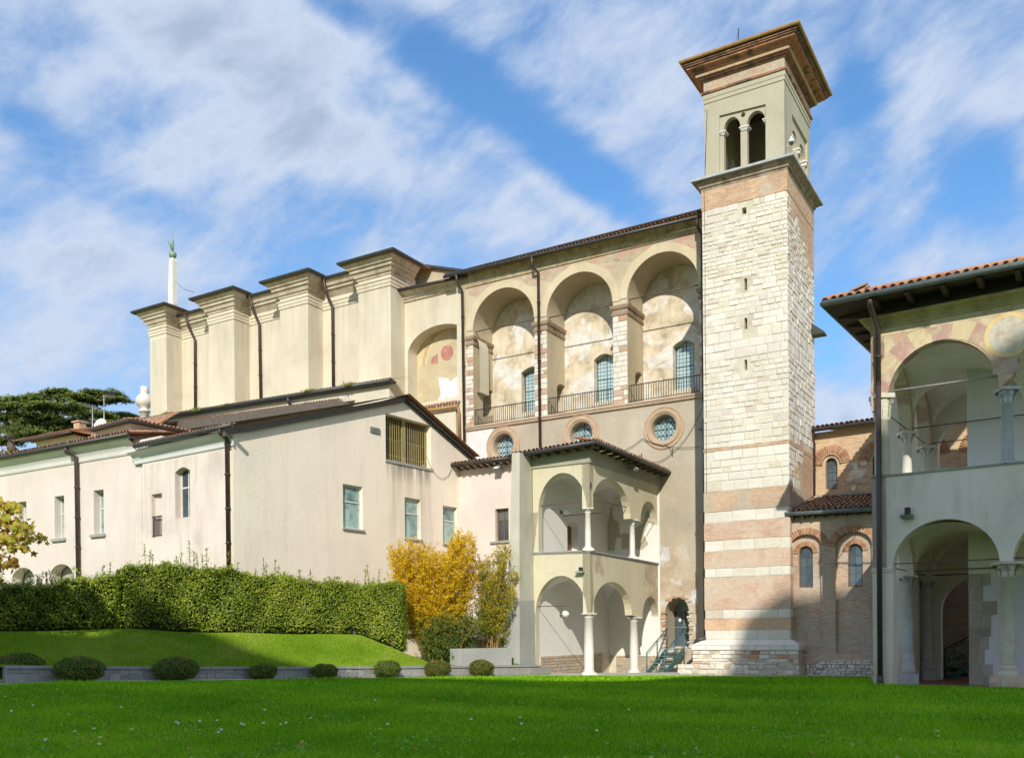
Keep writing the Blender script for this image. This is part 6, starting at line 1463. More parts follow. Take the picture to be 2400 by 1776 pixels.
    mb = MB(); mb.box(GF, .0, SM, zt-.02, ztw+.42, -.4, -.02); mb.build('wall_plate', M_['wood'], root); mb = MB(); mb.box(GS, .42, DP+.6, zt-.02, ztw+.42, -.4, -.02); mb.build('wall_plate', M_['wood'], root)
    mb = MB(); mb.poly([A, B, Br, Ar]); mb.poly([C_, A, Ar, Cr]); mb.build('roof', M_['tile'], root)
    for i in range(12):
        a = .3+i*.95; z0 = zgut-.10+sl*a; mb = MB(); P = GF.P; mb.hexa([P(a-.07, ztw+.0, -.05), P(a+.07, ztw+.0, -.05), P(a+.07, z0-.02, ov-.12), P(a-.07, z0-.02, ov-.12), P(a-.07, ztw+.17, -.05), P(a+.07, ztw+.17, -.05), P(a+.07, z0+.07, ov-.12), P(a-.07, z0+.07, ov-.12)]); mb.build('eave_beam', M_['wood'], root)
    for i in range(10):
        a = .3+i*1.0; z0 = zgut-.10; mb = MB(); P = GS.P; mb.hexa([P(a-.07, ztw+.0, -.05), P(a+.07, ztw+.0, -.05), P(a+.07, z0-.02, ov-.12), P(a-.07, z0-.02, ov-.12), P(a-.07, ztw+.17, -.05), P(a+.07, ztw+.17, -.05), P(a+.07, z0+.07, ov-.12), P(a-.07, z0+.07, ov-.12)]); mb.build('eave_beam', M_['wood'], root)
    mb = MB(); mb.tube([A, B], .09, 8); mb.tube([A, C_], .07, 8); mb.build('gutter', M_['ggutter'], root)
    # barrel tiles, one object each along the front edge
    tm = MB(); rows = []
    for t, rr, hh in ((0, .105, 0), (.48, .09, .03)): rows.append([(math.cos(math.pi*q/6)*rr, t, math.sin(math.pi*q/6)*rr+hh) for q in range(7)])
    tm.grid(rows); rows = [[(x*.85, y, z*.85-.004) for x, y, z in r] for r in rows]; tm.grid(rows); tm.grid([rows[0], [(x/.85, 0, (z+.004)/.85) for x, y, z in rows[0]]])
    o = tm.build('roof_tile', M_['tile'], root, base=(0, 0, 0)); o.parent = None; tmesh = o.data; bpy.data.objects.remove(o)
    al = (Vector(B)-Vector(A)); L = al.length; al.normalize(); up = (Vector(Ar)-Vector(GF.P(4, zgut, ov))).normalized(); nn = al.cross(up); nn = -nn if nn.z < 0 else nn
    R = Matrix((al, up, al.cross(up) if al.cross(up).z > 0 else -al.cross(up))).transposed()
    b = Vector(root['_b'])
    for j in range(3):
        for i in range(int(L/.245)):
            p = Vector(A)+al*(.245*(i+.5)+random.uniform(-.012, .012))+up*(.42*j-.02+random.uniform(-.03, .02))+nn*.07
            o = bpy.data.objects.new('roof_tile', tmesh); COL.objects.link(o); o.parent = root
            o.matrix_local = Matrix.Translation(p-b) @ (R @ Matrix.Rotation(random.uniform(-.04, .04), 3, 'Z')).to_4x4()
    mb = MB(); tile_field(mb, Vector(C_)+Vector((0, 0, .03)), Vector(A)-Vector(C_), Vector((g_[0], g_[1], .3)), int((Vector(A)-Vector(C_)).length/.245), 3, .245, .42, .1); mb.build('flank_tiles', M_['tile_s'], root, kind='stuff')
    pipe(GF, 4, [(347, 380), (347, 425), (405, 600), (408, 1030)], [1.05, .95, .16, .16], root, .085)
    mb = MB(); mb.tube([GF.P(*x4(408, 1000, .16), .16), GF.P(*x5(392, 1485, .16), .16)], .085, 8); mb.tube([GF.P(*x5(392, 1480, .16), .16), GF.P(*x5(393, 1560, .16), .16)], .10, 8); mb.build('downpipe', M_['pipe'], root)
    # columns: front
    for k in range(2):
        ax = (L1[-1][0]+L2[0][0])/2+(a_next-L1[0][0])*k; q = GF.P(ax, 0, -T/2)
        column(root, q[0], q[1], x5(1265, 1500)[1]-.1, x5(1265, 1418)[1], x5(1265, 802)[1], L1[-2][1]+.02, .215, M_['stonecol'], .33, .33, foot=.3, label='pale limestone column with worn moulded base' if k == 0 else None)
        if k == 0:   # rough boulder-like block under it
            put = MB(); zt_ = x5(1265, 1480)[1]; n = 14; rr = []
            for z, r in ((-.4, .46), (zt_-.42, .46), (zt_-.2, .44), (zt_-.02, .36), (zt_+.02, .34)): rr.append([(q[0]+r*random.uniform(.93, 1.07)*math.cos(2*math.pi*i/n)*1.05, q[1]+r*random.uniform(.93, 1.07)*math.sin(2*math.pi*i/n), z) for i in range(n)])
            put.grid(rr, True); put.build('rough_base_block', M_['rubble'], root)
        ax = (U1[-1][0]+U2[0][0])/2+dU*k; q = GF.P(ax, 0, -T/2)
        column(root, q[0], q[1], zpar, zpar+.12, x4(1365, 1150)[1], U1[-2][1]+.02, .165, M_['greymarble'], .27, .22, label='veined grey marble column' if k == 0 else None)
    # upper corner pier and its capital
    q = GF.P(U1[0][0]/2+.02, 0, -.2); zc1 = x4(425, 1282)[1]; zc2 = x4(425, 1190)[1]
    column(root, q[0], q[1], zpar, zpar+.05, zc1, U1[1][1]+.03, .22, M_['loggia_col'], .29, .25, n=20)
    # flank columns
    for s_, w in ((s1, -.2), (s2, -.2)):
        q = GS.P(s_, 0, w)
        column(root, q[0], q[1], zg0, zg0+1.0, zlc-.42, zlc-.03, .165, M_['greycol'], .25, .23)
        column(root, q[0], q[1], zpar, zpar+.1, zuc-.42, zuc+.02, .16, M_['marble'], .26, .2)
    # infilled outer wall behind the flank columns, lower floor
    mb = MB(); mb.slab(GS, [(s1+.35, zg0-.4), (DP, zg0-.4), (DP, zpar-.2), (s1+.35, zpar-.2)], [], .02, .3); mb.build('infill_wall', M_['loggia'], root)
    # far cross wall with archway, lower and upper
    KB = Fr(GS.P(DP, 0)[:2], g_, (-.574, -.819)); 
    kx = lambda x, y, n=5: KB.px(x, y, 0, n)
    a1 = kx(820, 1100)[0]; a2 = kx(1120, 1100)[0]
    hh = arch(a1-.05, max(a2, a1+2.2), zg0, kx(820, 985)[1]-.3, kx(950, 835)[1]+.1)
    hu = archpx(KB, 4, (850, 1640), (1290, 1640), (1500, 1480), 1290); hu = [(a, max(z, zpar-.3)) for a, z in hu]
    mb = MB(); mb.slab(KB, [(-1.2, zg0-.4), (SM, zg0-.4), (SM, zcor+.1), (-1.2, zcor+.1)], [hh, hu], 0, -.4); mb.build('cross_wall', M_['loggia_in'], root)
    # inner wall block (grey-white) that closes the right part of the view
    IW = GF.sub(-4.1); i0 = IW.px(1005, 1200, 0, 5)[0]
    mb = MB(); mb.slab(IW, [(i0, zg0-.4), (SM, zg0-.4), (SM, zpar-.3), (i0, zpar-.3)], [], 0, -.5); mb.build('inner_wall', M_['loggia_in'], root)
    i1 = IW.px(1068, 1200, 0, 4)[0]
    mb = MB(); mb.slab(IW, [(i1, zpar-.3), (SM, zpar-.3), (SM, zcor), (i1, zcor)], [], 0, -.5); mb.build('upper_inner_wall', M_['greywall'], root)
    wz = IW.px(1100, 800, 0, 5)[1]
    mb = MB(); mb.box(IW, i0+.02, SM, zg0, wz+.0, 0, .012); mb.build('white_dado', M_['greywhite'], root)
    # bare masonry quoins, toothed edge (each block an object)
    rowsY = [(780, 865, 1130, 1155), (865, 970, 1105, 1105), (970, 1065, 1105, 1202), (1065, 1150, 1160, 1160), (1150, 1215, 1158, 1158), (1215, 1300, 1143, 1143), (1300, 1400, 1115, 1115), (1400, 1480, 1172, 1172), (1480, 1550, 1172, 1172)]
    for (y0, y1, xe0, xe) in rowsY:
        z1 = IW.px(1005, y0, 0, 5)[1]; z0 = IW.px(1005, y1, 0, 5)[1]; aE = IW.px(xe, (y0+y1)/2, 0, 5)[0]; m = i0+(aE-i0)*random.uniform(.4, .7)
        for b0, b1 in ((i0, m), (m, aE)):
            if b1-b0 > .1: put_piece('stone', 'masonry', root, IW, (b0+b1)/2, (z0+z1)/2, .0, b1-b0-.012, z1-z0-.012, .07)
    # floors and vaults
    P = GF.P
    mb = MB(); mb.hexa([P(.2, zpar-.55, -T), P(SM, zpar-.55, -T), P(SM, zpar-.55, -DP), P(.2, zpar-.55, -DP), P(.2, zpar-.35, -T), P(SM, zpar-.35, -T), P(SM, zpar-.35, -DP), P(.2, zpar-.35, -DP)]); mb.build('upper_floor', M_['loggia_in'], root)
    bx = [(T, a_next-.05), (a_next-.05, 2*a_next-.5)]
    for (zs, rise, nm) in ((L1[1][1]-.1, zc_top-L1[1][1]+.05, 'lower_vault'), (U1[1][1]-.0, zUt-U1[1][1]+.05, 'upper_vault')):
        for k, (b0, b1) in enumerate(((T-.1, L1[-1][0]+.25), (L1[-1][0]+.25, L2[-1][0]+.25), (L2[-1][0]+.25, SM))):
            for j, (w0, w1) in enumerate(((-T+.05, -3.95), (-3.95, -DP+.03))):
                if k > 0 and j > 0: continue
                mb = MB(); vault(mb, GF, b0, b1, w0, w1, zs, rise, 16); mb.build(nm, M_['loggia_in'], root)
    mb = MB(); mb.poly([P(.05, zg0, -.05), P(SM, zg0, -.05), P(SM, zg0, -DP-3), P(.05, zg0, -DP-3)]); mb.build('terracotta_floor', simple('terracotta_paving', (.30, .14, .10), .5, nsc=1.5), root)
    mb = MB(); mb.box(GF, L1[0][0]+.05, SM, zg0-.3, zg0+.006, -.45, .12); mb.build('stone_threshold', M_['marble'], root)
    # tie rods
    z = L1[1][1]+.12
    for (A_, B_) in (((L1[0][0], z, -.2), (L1[-1][0], z, -.2)), ((L2[0][0], z, -.2), (L2[-1][0], z, -.2))):
        mb = MB(); mb.tube([P(*A_), P(*B_)], .018, 5); mb.build('tie_rod', M_['tie'], root)
    mb = MB(); z = x4(485, 1072, -.1)[1]; mb.tube([P(U1[0][0]-.1, z, -.1), P(U1[-1][0]+.05, x4(1290, 957, -.1)[1], -.1)], .03, 6); mb.build('tie_rod', M_['rodpale'], root)
    for s_, zz in ((s1, zuc), (s2, zuc), (s1, zlc), (s2, zlc)):
        mb = MB(); mb.tube([GS.P(s_, zz+.12, -.2), Vector(GS.P(s_, zz+.12, -.2))+Vector((g_[0]*7, g_[1]*7, 0))], .02, 5); mb.build('tie_rod', M_['tie'], root)
    for a, b, zz in ((.5, s1, zuc), (s1, s2, zuc), (.5, s1, zlc), (s1, s2, zlc)):
        mb = MB(); mb.tube([GS.P(a, zz+.12, -.2), GS.P(b, zz+.12, -.2)], .018, 5); mb.build('tie_rod', M_['tie'], root)
    # spotlight on its shelf
    a, z = x5(580, 385, .1); r = thing('wall_spotlight', 'small dark spotlight on a shelf above the lower loggia arch', 'spotlight', GF.P(a, z, .1))
    mb = MB(); mb.hexa([GF.P(a-.16, z-.05, 0), GF.P(a+.16, z-.05, 0), GF.P(a+.16, z-.05, .26), GF.P(a-.16, z-.05, .26), GF.P(a-.18, z+.05, 0), GF.P(a+.18, z+.05, 0), GF.P(a+.18, z+.05, .3), GF.P(a-.18, z+.05, .3)]); mb.build('shelf', M_['greybox'], r)
    mb = MB(); mb.box(GF, a-.06, a+.08, z+.05, z+.27, .05, .2); mb.build('housing', M_['iron'], r)
    # second flight of green stairs seen through the archway
    r = thing('steel_ramp', 'blue green steel stair flight seen through the loggia archway', 'stairs', KB.P(2.5, zg0, -2.2))
    K = KB.sub(-1.3); k5 = lambda x, y: K.px(x, y, 0, 5)
    A1, B1 = k5(838, 1498), k5(1040, 1370); mb = MB(); mb.quadbar(K, (A1[0], A1[1]+.02), (B1[0]+.5, B1[1]+.3), .28, -.03, .03); mb.build('stringer', M_['green_metal'], r)
    A2, B2 = k5(838, 1300), k5(1040, 1185); mb = MB(); mb.tube([K.P(*A2), K.P(B2[0]+.3, B2[1]+.15)], .03, 6); mb.tube([K.P(A2[0], A1[1]+.02), K.P(*A2)], .03, 6); mb.build('handrail', M_['green_metal'], r)
    for i in range(14):
        t = (i+.5)/13; a = A2[0]+(B2[0]-A2[0])*t; mb = MB(); mb.tube([K.P(a, A1[1]+(B1[1]-A1[1])*t), K.P(a, A2[1]+(B2[1]-A2[1])*t)], .012, 4); mb.build('baluster', M_['green_metal'], r)
    wl = MB(); BQ = KB.sub(-2.7); wl.slab(BQ, [(-6, -1), (9, -1), (9, 7.2), (-6, 7.2)], [], 0, -.4); bw = wl.build('brick_boundary_wall', M_['bricklow'], None, base=BQ.P(3, -1)); tag(bw, 'shaded brick wall with rubble footing seen through the loggia archway', 'wall')
    for _ in range(70):
        x = random.uniform(835, 1010); y = 1500-random.uniform(0, 1)*(20+(x-835)*1.75); a, z = BQ.px(x, y, 0, 5); put_piece('stone', random.choice(['rubble', 'stone']), bw, BQ, a, z, .02, random.uniform(.15, .4), random.uniform(.1, .22), .15, random.uniform(-.3, .3))
M_['stonecol'] = piece('aged_limestone', [(0, (.52, .47, .37)), (1, (.56, .50, .40))], nsc=4, pf=.4, rough=.8)
M_['loggia_col'] = plaster('pale_pier_plaster', (.56, .53, .42), (.50, .47, .36), (.60, .57, .46))
M_['greycol'] = piece('blue_grey_limestone', [(0, (.50, .51, .52)), (1, (.52, .52, .52))], nsc=3, pf=.3, rough=.7)
M_['greywhite'] = plaster('cool_white_plaster', (.62, .63, .64), (.58, .59, .60), (.66, .67, .68), streak=.1, bmp=.15)
M_['rodpale'] = simple('grey_tie_rod', (.34, .31, .27), .7)
loggia()
stain_mask(M_['loggia'], GO, g_, -1.5, 12, 1.6, -.2, (.46, .34, .17), .8, True); stain_mask(M_['butt'], PC, d, -1, 6, 1.5, 0, (.30, .28, .20), .6, True)
# ================================================================ LONG LEFT WING
M_['cove'] = plaster('pale_cove_plaster', (.68, .665, .62), (.60, .59, .55), (.74, .72, .68), streak=.2)
def wing():
    c0 = at(322, 38.4, 1350); dW = (-3560.0, 2172.0); l = math.hypot(*dW); dW = (dW[0]/l, dW[1]/l); nW = (-dW[1], dW[0])
    WF = Fr(c0, dW, nW)
    if (WF.n[1] > 0): WF.n = (dW[1]*-1, dW[0])
    root = thing('long_wing', 'long pale rose plastered wing with narrow windows and white cove cornice', 'building', (*WF.P(7, 0, -3)[:2], 1))
    px = lambda x, y, w=0: WF.px(x, y, w, 'a')
    holes = []
    for L, R, yt, yb in ((697, 771, (858, 843), (1190, 1170)), (406, 477, (903, 888), (1222, 1204)), (134, 196, (942, 934), (1262, 1250))):
        h, m = win_tri(root, WF, 'a', L, R, yt, yb, .34, glass='glassgreen', tr=(.6,)); holes.append(h)
        mb = MB(); mb.box(WF, m[0]-.15, m[1]+.15, m[2]-.12, m[2]-.003, -.1, .12); mb.build('sill', M_['concrete'], root)
    archs = []
    for X0, X1, yt, ys in ((372, 548, 1402, 1500), (88, 262, 1428, 1530)):
        h = archpx(WF, 'a', (X0, 1640), (X1, 1640), (ys, ys), yt); archs.append(h); holes.append(h)
    A = px(0, 712); B = px(985, 525); SMx = 22
    zl = lambda s, P0, P1: P0[1]+(P1[1]-P0[1])*(s-P0[0])/(P1[0]-P0[0])
    s0 = px(1000, 700)[0]
    mb = MB(); mb.slab(WF, [(-1.6, .5), (SMx, .5), (SMx, zl(SMx, A, B)+.2), (-1.6, zl(-1.6, A, B)+.2)], holes, 0, -.5); mb.build('wall', M_['pale'], root)
    for h in archs:
        mb = MB(); mb.box(WF, h[0][0]-.2, h[-1][0]+.2, .5, 6, -.9, -.6); mb.build('arch_infill', M_['grey'], root)
    G0 = px(0, 612, .5); G1 = px(1000, 428, .5); gz0 = zl(SMx, G0, G1); gz1 = zl(-.6, G0, G1)
    mb = MB(); mb.sweep([WF.P(0, 0)[:2], WF.P(SMx, 0)[:2]], [(0, -.66), (.05, -.65), (.08, -.57), (.04, -.54), (.07, -.42), (.16, -.26), (.30, -.15), (.36, -.12), (.40, -.05), (.40, 0), (0, 0)], sign=-1, zo=[gz1-.04, gz0-.04]); mb.build('cove_cornice', M_['cove'], root)
    mb = MB(); mb.tube([WF.P(SMx, gz0, .5), WF.P(-.2, gz1, .5)], .09, 8); mb.build('gutter', M_['gutter'], root)
    U = Vector((-nW[0] if WF.n == nW else -WF.n[0], -WF.n[1], .42)); U = Vector((-WF.n[0], -WF.n[1], .18)).normalized()
    mb = MB(); P = WF.P; mb.poly([P(SMx, gz0+.04, .5), P(-.4, gz1+.04, .5), Vector(P(-.4, gz1+.04, .5))+U*4.5, Vector(P(SMx, gz0+.04, .5))+U*4.5]); mb.build('roof', M_['tile'], root)
    mb = MB(); tile_field(mb, P(-.3, gz1+.08, .52), Vector(P(SMx, gz0, .5))-Vector(P(-.3, gz1, .5)), U, 104, 5, .21, .36, .085); mb.build('roof_tiles', M_['tile_s'], root, kind='stuff')
    pipe(WF, 'a', [(492, 535), (492, 570), (568, 610), (582, 1500)], [.5, .45, .13, .13], root, .09)
    # raised end block with a small gutter-edged roof; its corner faces the lawn
    K0 = at(c('a', 1003, 500)[0], 39.2); dH = Fr(K0, dA, nA); eH = Fr(K0, eA, nA2)
    zt = dH.px(0, 372, .3, 'a')[1] if False else zat(c('a', 975, 352)[0], c('a', 975, 352)[1], 38.9)
    mb = MB(); mb.hexa([dH.P(0, 4, 0), dH.P(2.4, 4, 0), dH.P(2.4, 4, -6), dH.P(0, 4, -6), dH.P(0, zt-.1, 0), dH.P(2.4, zt-.1, 0), dH.P(2.4, zt-.1, -6), dH.P(0, zt-.1, -6)]); mb.build('raised_wall', M_['pink'], root)
    path = [eH.P(6, 0)[:2], K0, dH.P(2.4, 0)[:2]]
    mb = MB(); mb.sweep(path, [(0, zt-.62), (.05, zt-.6), (.08, zt-.5), (.05, zt-.47), (.1, zt-.32), (.26, zt-.14), (.32, zt-.1), (.36, zt-.02), (0, zt)], sign=-1); mb.build('cove_cornice', M_['cove'], root)
    mb = MB(); mb.sweep(path, [(.34, zt-.04), (.44, zt-.08), (.54, zt-.03), (.56, zt+.07), (.34, zt+.06)], sign=-1); mb.build('gutter', M_['gutter'], root)
    mb = MB(); P = dH.P; q0, q1, q2, q3 = P(-.5, zt+.07, .5), P(2.9, zt+.07, .5), P(2.9, zt+.07, -6), P(-.5, zt+.07, -6); a1_, a2_ = P(1.2, zt+.5, -1.3), P(1.2, zt+.5, -6)
    mb.poly([q0, q1, a1_]); mb.poly([q3, q0, a1_, a2_]); mb.poly([q1, q2, a2_, a1_]); mb.build('hip_roof', M_['tile'], root)
    mb = MB(); tile_field(mb, P(-.5, zt+.08, .5), Vector(q1)-Vector(q0), Vector((-nA[0], -nA[1], .2)), 17, 2, .2, .34, .06); tile_field(mb, P(-.5, zt+.08, -5), Vector(q0)-Vector(P(-.5, zt+.07, -5)), Vector((dA[0], dA[1], .2)), 27, 2, .2, .34, .06); mb.build('hip_tiles', M_['tile_s'], root, kind='stuff')
wing()
def back_house():
    D = 60; f = Fr(at(*c('a', 545, 500)[:1], D), d, ne); px = lambda x, y, w=0: f.px(x, y, w, 'a')
    root = thing('background_house', 'peach house with terracotta hipped roof behind the long wing', 'house', (*f.P(3, 0)[:2], 1))
    a0 = px(548, 500)[0]; a1 = px(270, 510)[0]; zt = px(470, 455)[1]
    mb = MB(); mb.box(f, a0, a1, 3, zt, -6, 0); mb.build('wall', M_['peach'], root)
    E0, E1 = px(230, 488, .6), px(470, 445, .6)
    mb = MB(); mb.tube([f.P(a1+.8, zt, .6), f.P(a0-.6, zt, .6)], .09, 6); mb.build('gutter', M_['pipe'], root)
    rt = px(570, 398)[1]; P = f.P
    A, B, C_, D_ = P(a1+.8, zt+.1, .6), P(a0-.6, zt+.1, .6), P(a0-.6, zt+.1, -8), P(a1+.8, zt+.1, -8); R1 = P((a0+a1)/2+1, rt+.8, -3.5); R2 = P((a0+a1)/2-1, rt+.8, -3.5)
    mb = MB(); mb.poly([A, B, R2, R1]); mb.poly([B, C_, R2]); mb.poly([C_, D_, R1, R2]); mb.poly([D_, A, R1]); mb.build('roof', M_['tile'], root)
    mb = MB(); tile_field(mb, Vector(B)+Vector((0, 0, .03)), Vector(A)-Vector(B), Vector(R1)-Vector(P((a0+a1)/2+1, zt+.1, .6)), 30, 6, .22, .4); mb.build('roof_tiles', M_['tile_s'], root, kind='stuff')
    # second roof to the right, higher, with chimney
    f2 = Fr(at(*c('a', 800, 450)[:1], 56), d, ne); q = [f2.px(x, y, 0, 'a') for x, y in ((985, 425), (480, 500), (560, 425), (620, 398), (800, 410))]
    r2 = thing('background_house', 'low terracotta tiled roof with small chimney between cedar and church', 'house', (*f2.P(2, 0)[:2], 1))
    P = f2.P; zlo = min(q[0][1], q[1][1]); s1_, s0_ = q[1][0], q[0][0]
    z0 = f2.px(750, 455, 0, 'a')[1]; zr = f2.px(700, 398, -2.6, 'a')[1]
    mb = MB(); mb.box(f2, s0_-1, s1_, 3, z0-.5, -5, -.5); mb.build('wall', M_['peach'], r2)
    mb = MB(); mb.poly([P(s0_-1, z0-.6, .4), P(s1_+.5, z0-.6, .4), P(s1_-1.6, zr, -2.6), P(s0_-1, zr, -2.6)]); mb.poly([P(s1_+.5, z0-.6, .4), P(s1_+.5, z0-.6, -5), P(s1_-1.6, zr, -2.6)]); mb.build('roof', M_['tile'], r2)
    mb = MB(); tile_field(mb, P(s0_-1, z0-.57, .4), Vector(P(1, 0, 0))-Vector(P(0, 0, 0)), Vector(P(0, zr, -2.6))-Vector(P(0, z0-.6, .4)), int((s1_-s0_)/.22), 9, .22, .38, .09); mb.build('roof_tiles', M_['tile_s'], r2, kind='stuff')
    a, z = f2.px(600, 400, -2.4, 'a'); mb = MB(); mb.box(f2, a-.3, a+.3, zr-.3, zr+.5, -2.6, -2.1); mb.box(f2, a-.4, a+.4, zr+.5, zr+.58, -2.7, -2.0); mb.build('chimney', M_['brick'], r2)
    # aerials and dish
    def aerial(x, yb, yt, D, arms, label):
        p = at(*c('a', x, yb)[:1], D); z0 = zat(*c('a', x, yb), D); z1 = zat(*c('a', x, yt), D)
        r = thing('tv_aerial', label, 'aerial', (*p, z0), 'television aerials on the left roofs')
        mb = MB(); mb.tube([(*p, z0-1.2), (*p, z1)], .03, 5); mb.build('mast', M_['aer'], r)
        for (xa, ya, xb, yb_) in arms:
            A = (*at(*c('a', xa, ya)[:1], D), zat(*c('a', xa, ya), D)); B = (*at(*c('a', xb, yb_)[:1], D+.6), zat(*c('a', xb, yb_), D+.6))
            mb = MB(); mb.tube([A, B], .02, 4); A = Vector(A); B = Vector(B)
            for i in range(9):
                q = A.lerp(B, (i+.5)/9); mb.tube([q+Vector((.1, -.28, .06)), q-Vector((.1, -.28, .06))], .009, 3)
            mb.build('boom', M_['aer'], r)
    aerial(788, 440, 145, 50, [(788, 150, 870, 152), (675, 322, 890, 356), (700, 245, 820, 268)], 'tall television aerial mast next to the satellite dish')
    aerial(702, 440, 225, 51, [(640, 218, 730, 240), (618, 345, 700, 352)], 'shorter television aerial left of the satellite dish')
    p = at(*c('a', 768, 382)[:1], 49.5); z = zat(*c('a', 768, 382), 49.5); r = .44
    root = thing('satellite_dish', 'white satellite dish on the tiled roof left of the church', 'satellite dish', (*p, z))
    nrm = Vector((-.25, -.95, .25)).normalized(); X = nrm.cross(Vector((0, 0, 1))).normalized(); Y = X.cross(nrm); mb = MB(); mb.smooth = True; c_ = Vector((*p, z)); rows = []
    for k in range(6): rr = r*k/5; rows.append([c_+X*math.cos(t)*rr*.92+Y*math.sin(t)*rr+nrm*(.12*(rr/r)**2) for t in np.linspace(0, 2*math.pi, 20, endpoint=False)])
    mb.grid(rows, True); mb.build('dish', M_['white'], root); mb = MB(); mb.tube([c_-nrm*.02, c_-nrm*.25, c_-nrm*.25-Vector((0, 0, 1.2))], .03, 5); mb.tube([c_-Y*r*.9, c_+nrm*.5], .012, 4); mb.build('bracket', M_['aer'], root)
M_['aer'] = simple('galvanised_metal', (.42, .43, .43), .5, .4)
back_house()
# ================================================================ GROUND
def smooth(t): t = max(0., min(1., t)); return t*t*(3-2*t)
def gz(x, y):
    z = .45*max(0., min(1., (1-x)/13.))*smooth((y-13)/11.)
    if x > 0: z -= .22*smooth((y-39.5)/4)*min(1, x/2)
    return z
def interp(p, T):
    if p <= T[0][0]: return T[0][1]
    for (a, b), (c_, d_) in zip(T, T[1:]):
        if p <= c_: return b+(d_-b)*(p-a)/(c_-a)
    return T[-1][1]
def wallD(px):   # the low wall line
    k = max(-.6, min(1.0, (px-14)/1249.)); return 1/(1/25.0+(1/38.0-1/25.0)*k)
def edgeD(px):
    if px < 1263: return wallD(px)-1.5
    if px < 2040: return interp(px, [(1263, 36.6), (1600, 35.0), (1850, 34.3), (2040, 33.4)])
    if px < 2046: return 33.4-(33.4-28.4)*(px-2040)/6
    O = GF.P(0, 0, .22); r = ray(px, 1500); t = g_; det = t[0]*(-r[1])+r[0]*t[1]; a = (-O[0]*(-r[1])-r[0]*O[1])/det
    return max(8, min(28.4, O[1]+a*t[1]))
def gridsheet(name, pxs, d0, d1, nD, zf, mat, kind='structure', power=1.0):
    mb = MB(); rows = []; mb.smooth = True
    for p in pxs:
        a, b = d0(p), d1(p); r = []
        for j in range(nD+1):
            D = 1/(1/a+(1/b-1/a)*j/nD); x, y = ray(p, 1500)[0]*D, D; r.append((x, y, zf(p, x, y)))
        rows.append(r)
    mb.grid(rows); o = mb.build(name, mat, None, kind=kind); return o
def grassmat(name, cols, sc=.35):
    m, nt, N, L, b = nodes(name); pos = N.new('ShaderNodeNewGeometry').outputs['Position']
    col = ramp(N, L, nz(N, L, pos, sc, 8, .65), cols); col = mixc(N, L, .6, col, ramp(N, L, nz(N, L, pos, 40, 4, .7), [(.3, (.25, .25, .25)), (.7, (.7, .7, .7))]), 'OVERLAY')
    L.new(col, b.inputs['Base Color']); b.inputs['Roughness'].default_value = 1; b.inputs['Specular IOR Level'].default_value = .05; bump(N, L, b, nz(N, L, pos, 60, 3, .7), .8, .03); return m
M_['lawn'] = grassmat('mown_grass', [(.3, (.05, .15, .003)), (.5, (.10, .25, .005)), (.7, (.17, .34, .008))])
M_['mound'] = grassmat('mound_grass', [(.3, (.12, .20, .012)), (.5, (.17, .27, .02)), (.62, (.27, .29, .07)), (.75, (.16, .26, .02))], .5)
M_['gravel'] = plaster('pale_paving', (.46, .44, .40), (.38, .36, .32), (.54, .52, .48), big=1.5, streak=0)
gm = MB(); gm.poly([(-400, -300, -.7), (400, -300, -.7), (400, 500, -.7), (-400, 500, -.7)]); gm.build('ground', M_['mound'], None, kind='structure')
PXS = sorted(set([int(v) for v in np.linspace(-2600, 5000, 60)]+list(range(-200, 2700, 40))+[2040, 2043, 2046, 2050]))
lz_ = lambda p, x, y: gz(x, y)+.03+.03*math.sin(x*.9+y*.35)*math.cos(y*.5-x*.2)*smooth((y-4)/6)
gridsheet('lawn', PXS, lambda p: 3.0, edgeD, 40, lz_, M_['lawn'])
gm = MB(); gm.poly([(-25, -30, .02), (25, -30, .02), (25, 3.4, .02), (-25, 3.4, .02)]); gm.build('rear_lawn', M_['lawn'], None, kind='structure')
gridsheet('pavement', [p for p in PXS if -700 < p < 2047], lambda p: edgeD(p)-.1, lambda p: 50 if p > 1200 else wallD(p)+.4, 14, lambda p, x, y: gz(x, y)+.012, M_['gravel'])
# ---------------------------------------------------------------- mound behind the low wall
WTOP = lambda px: .93-.50*max(-.3, min(1, (px-14)/1249.))
HF_D = [(-300, 29.0), (0, 30), (300, 31.5), (550, 33), (700, 34.5), (850, 35.6), (930, 35.2), (1010, 36.4), (1200, 38.5)]
HF_Y = [(-300, 1486), (0, 1483), (110, 1480), (300, 1476), (500, 1485), (700, 1487), (846, 1490), (930, 1523), (1000, 1553)]
def footz(px):
    D = interp(px, HF_D); return zat(px, interp(px, HF_Y), D) if px < 1000 else .52
def mz(p, x, y):
    D = y; a = wallD(p)+.25; b = interp(p, HF_D); t = smooth((D-a)/max(.5, b-a)) if D < b else 1
    z = WTOP(p)-.05+(footz(p)-WTOP(p)+.05)*t
    if D > b and p < 1000: z -= min(.35, (D-b)*.04)
    return z+.02*math.sin(x*1.3+y)
gridsheet('grass_mound', list(range(-700, 1200, 25))+[1215], lambda p: wallD(p)+.2, lambda p: 46 if p < 1000 else 44.5, 46, mz, M_['mound'])
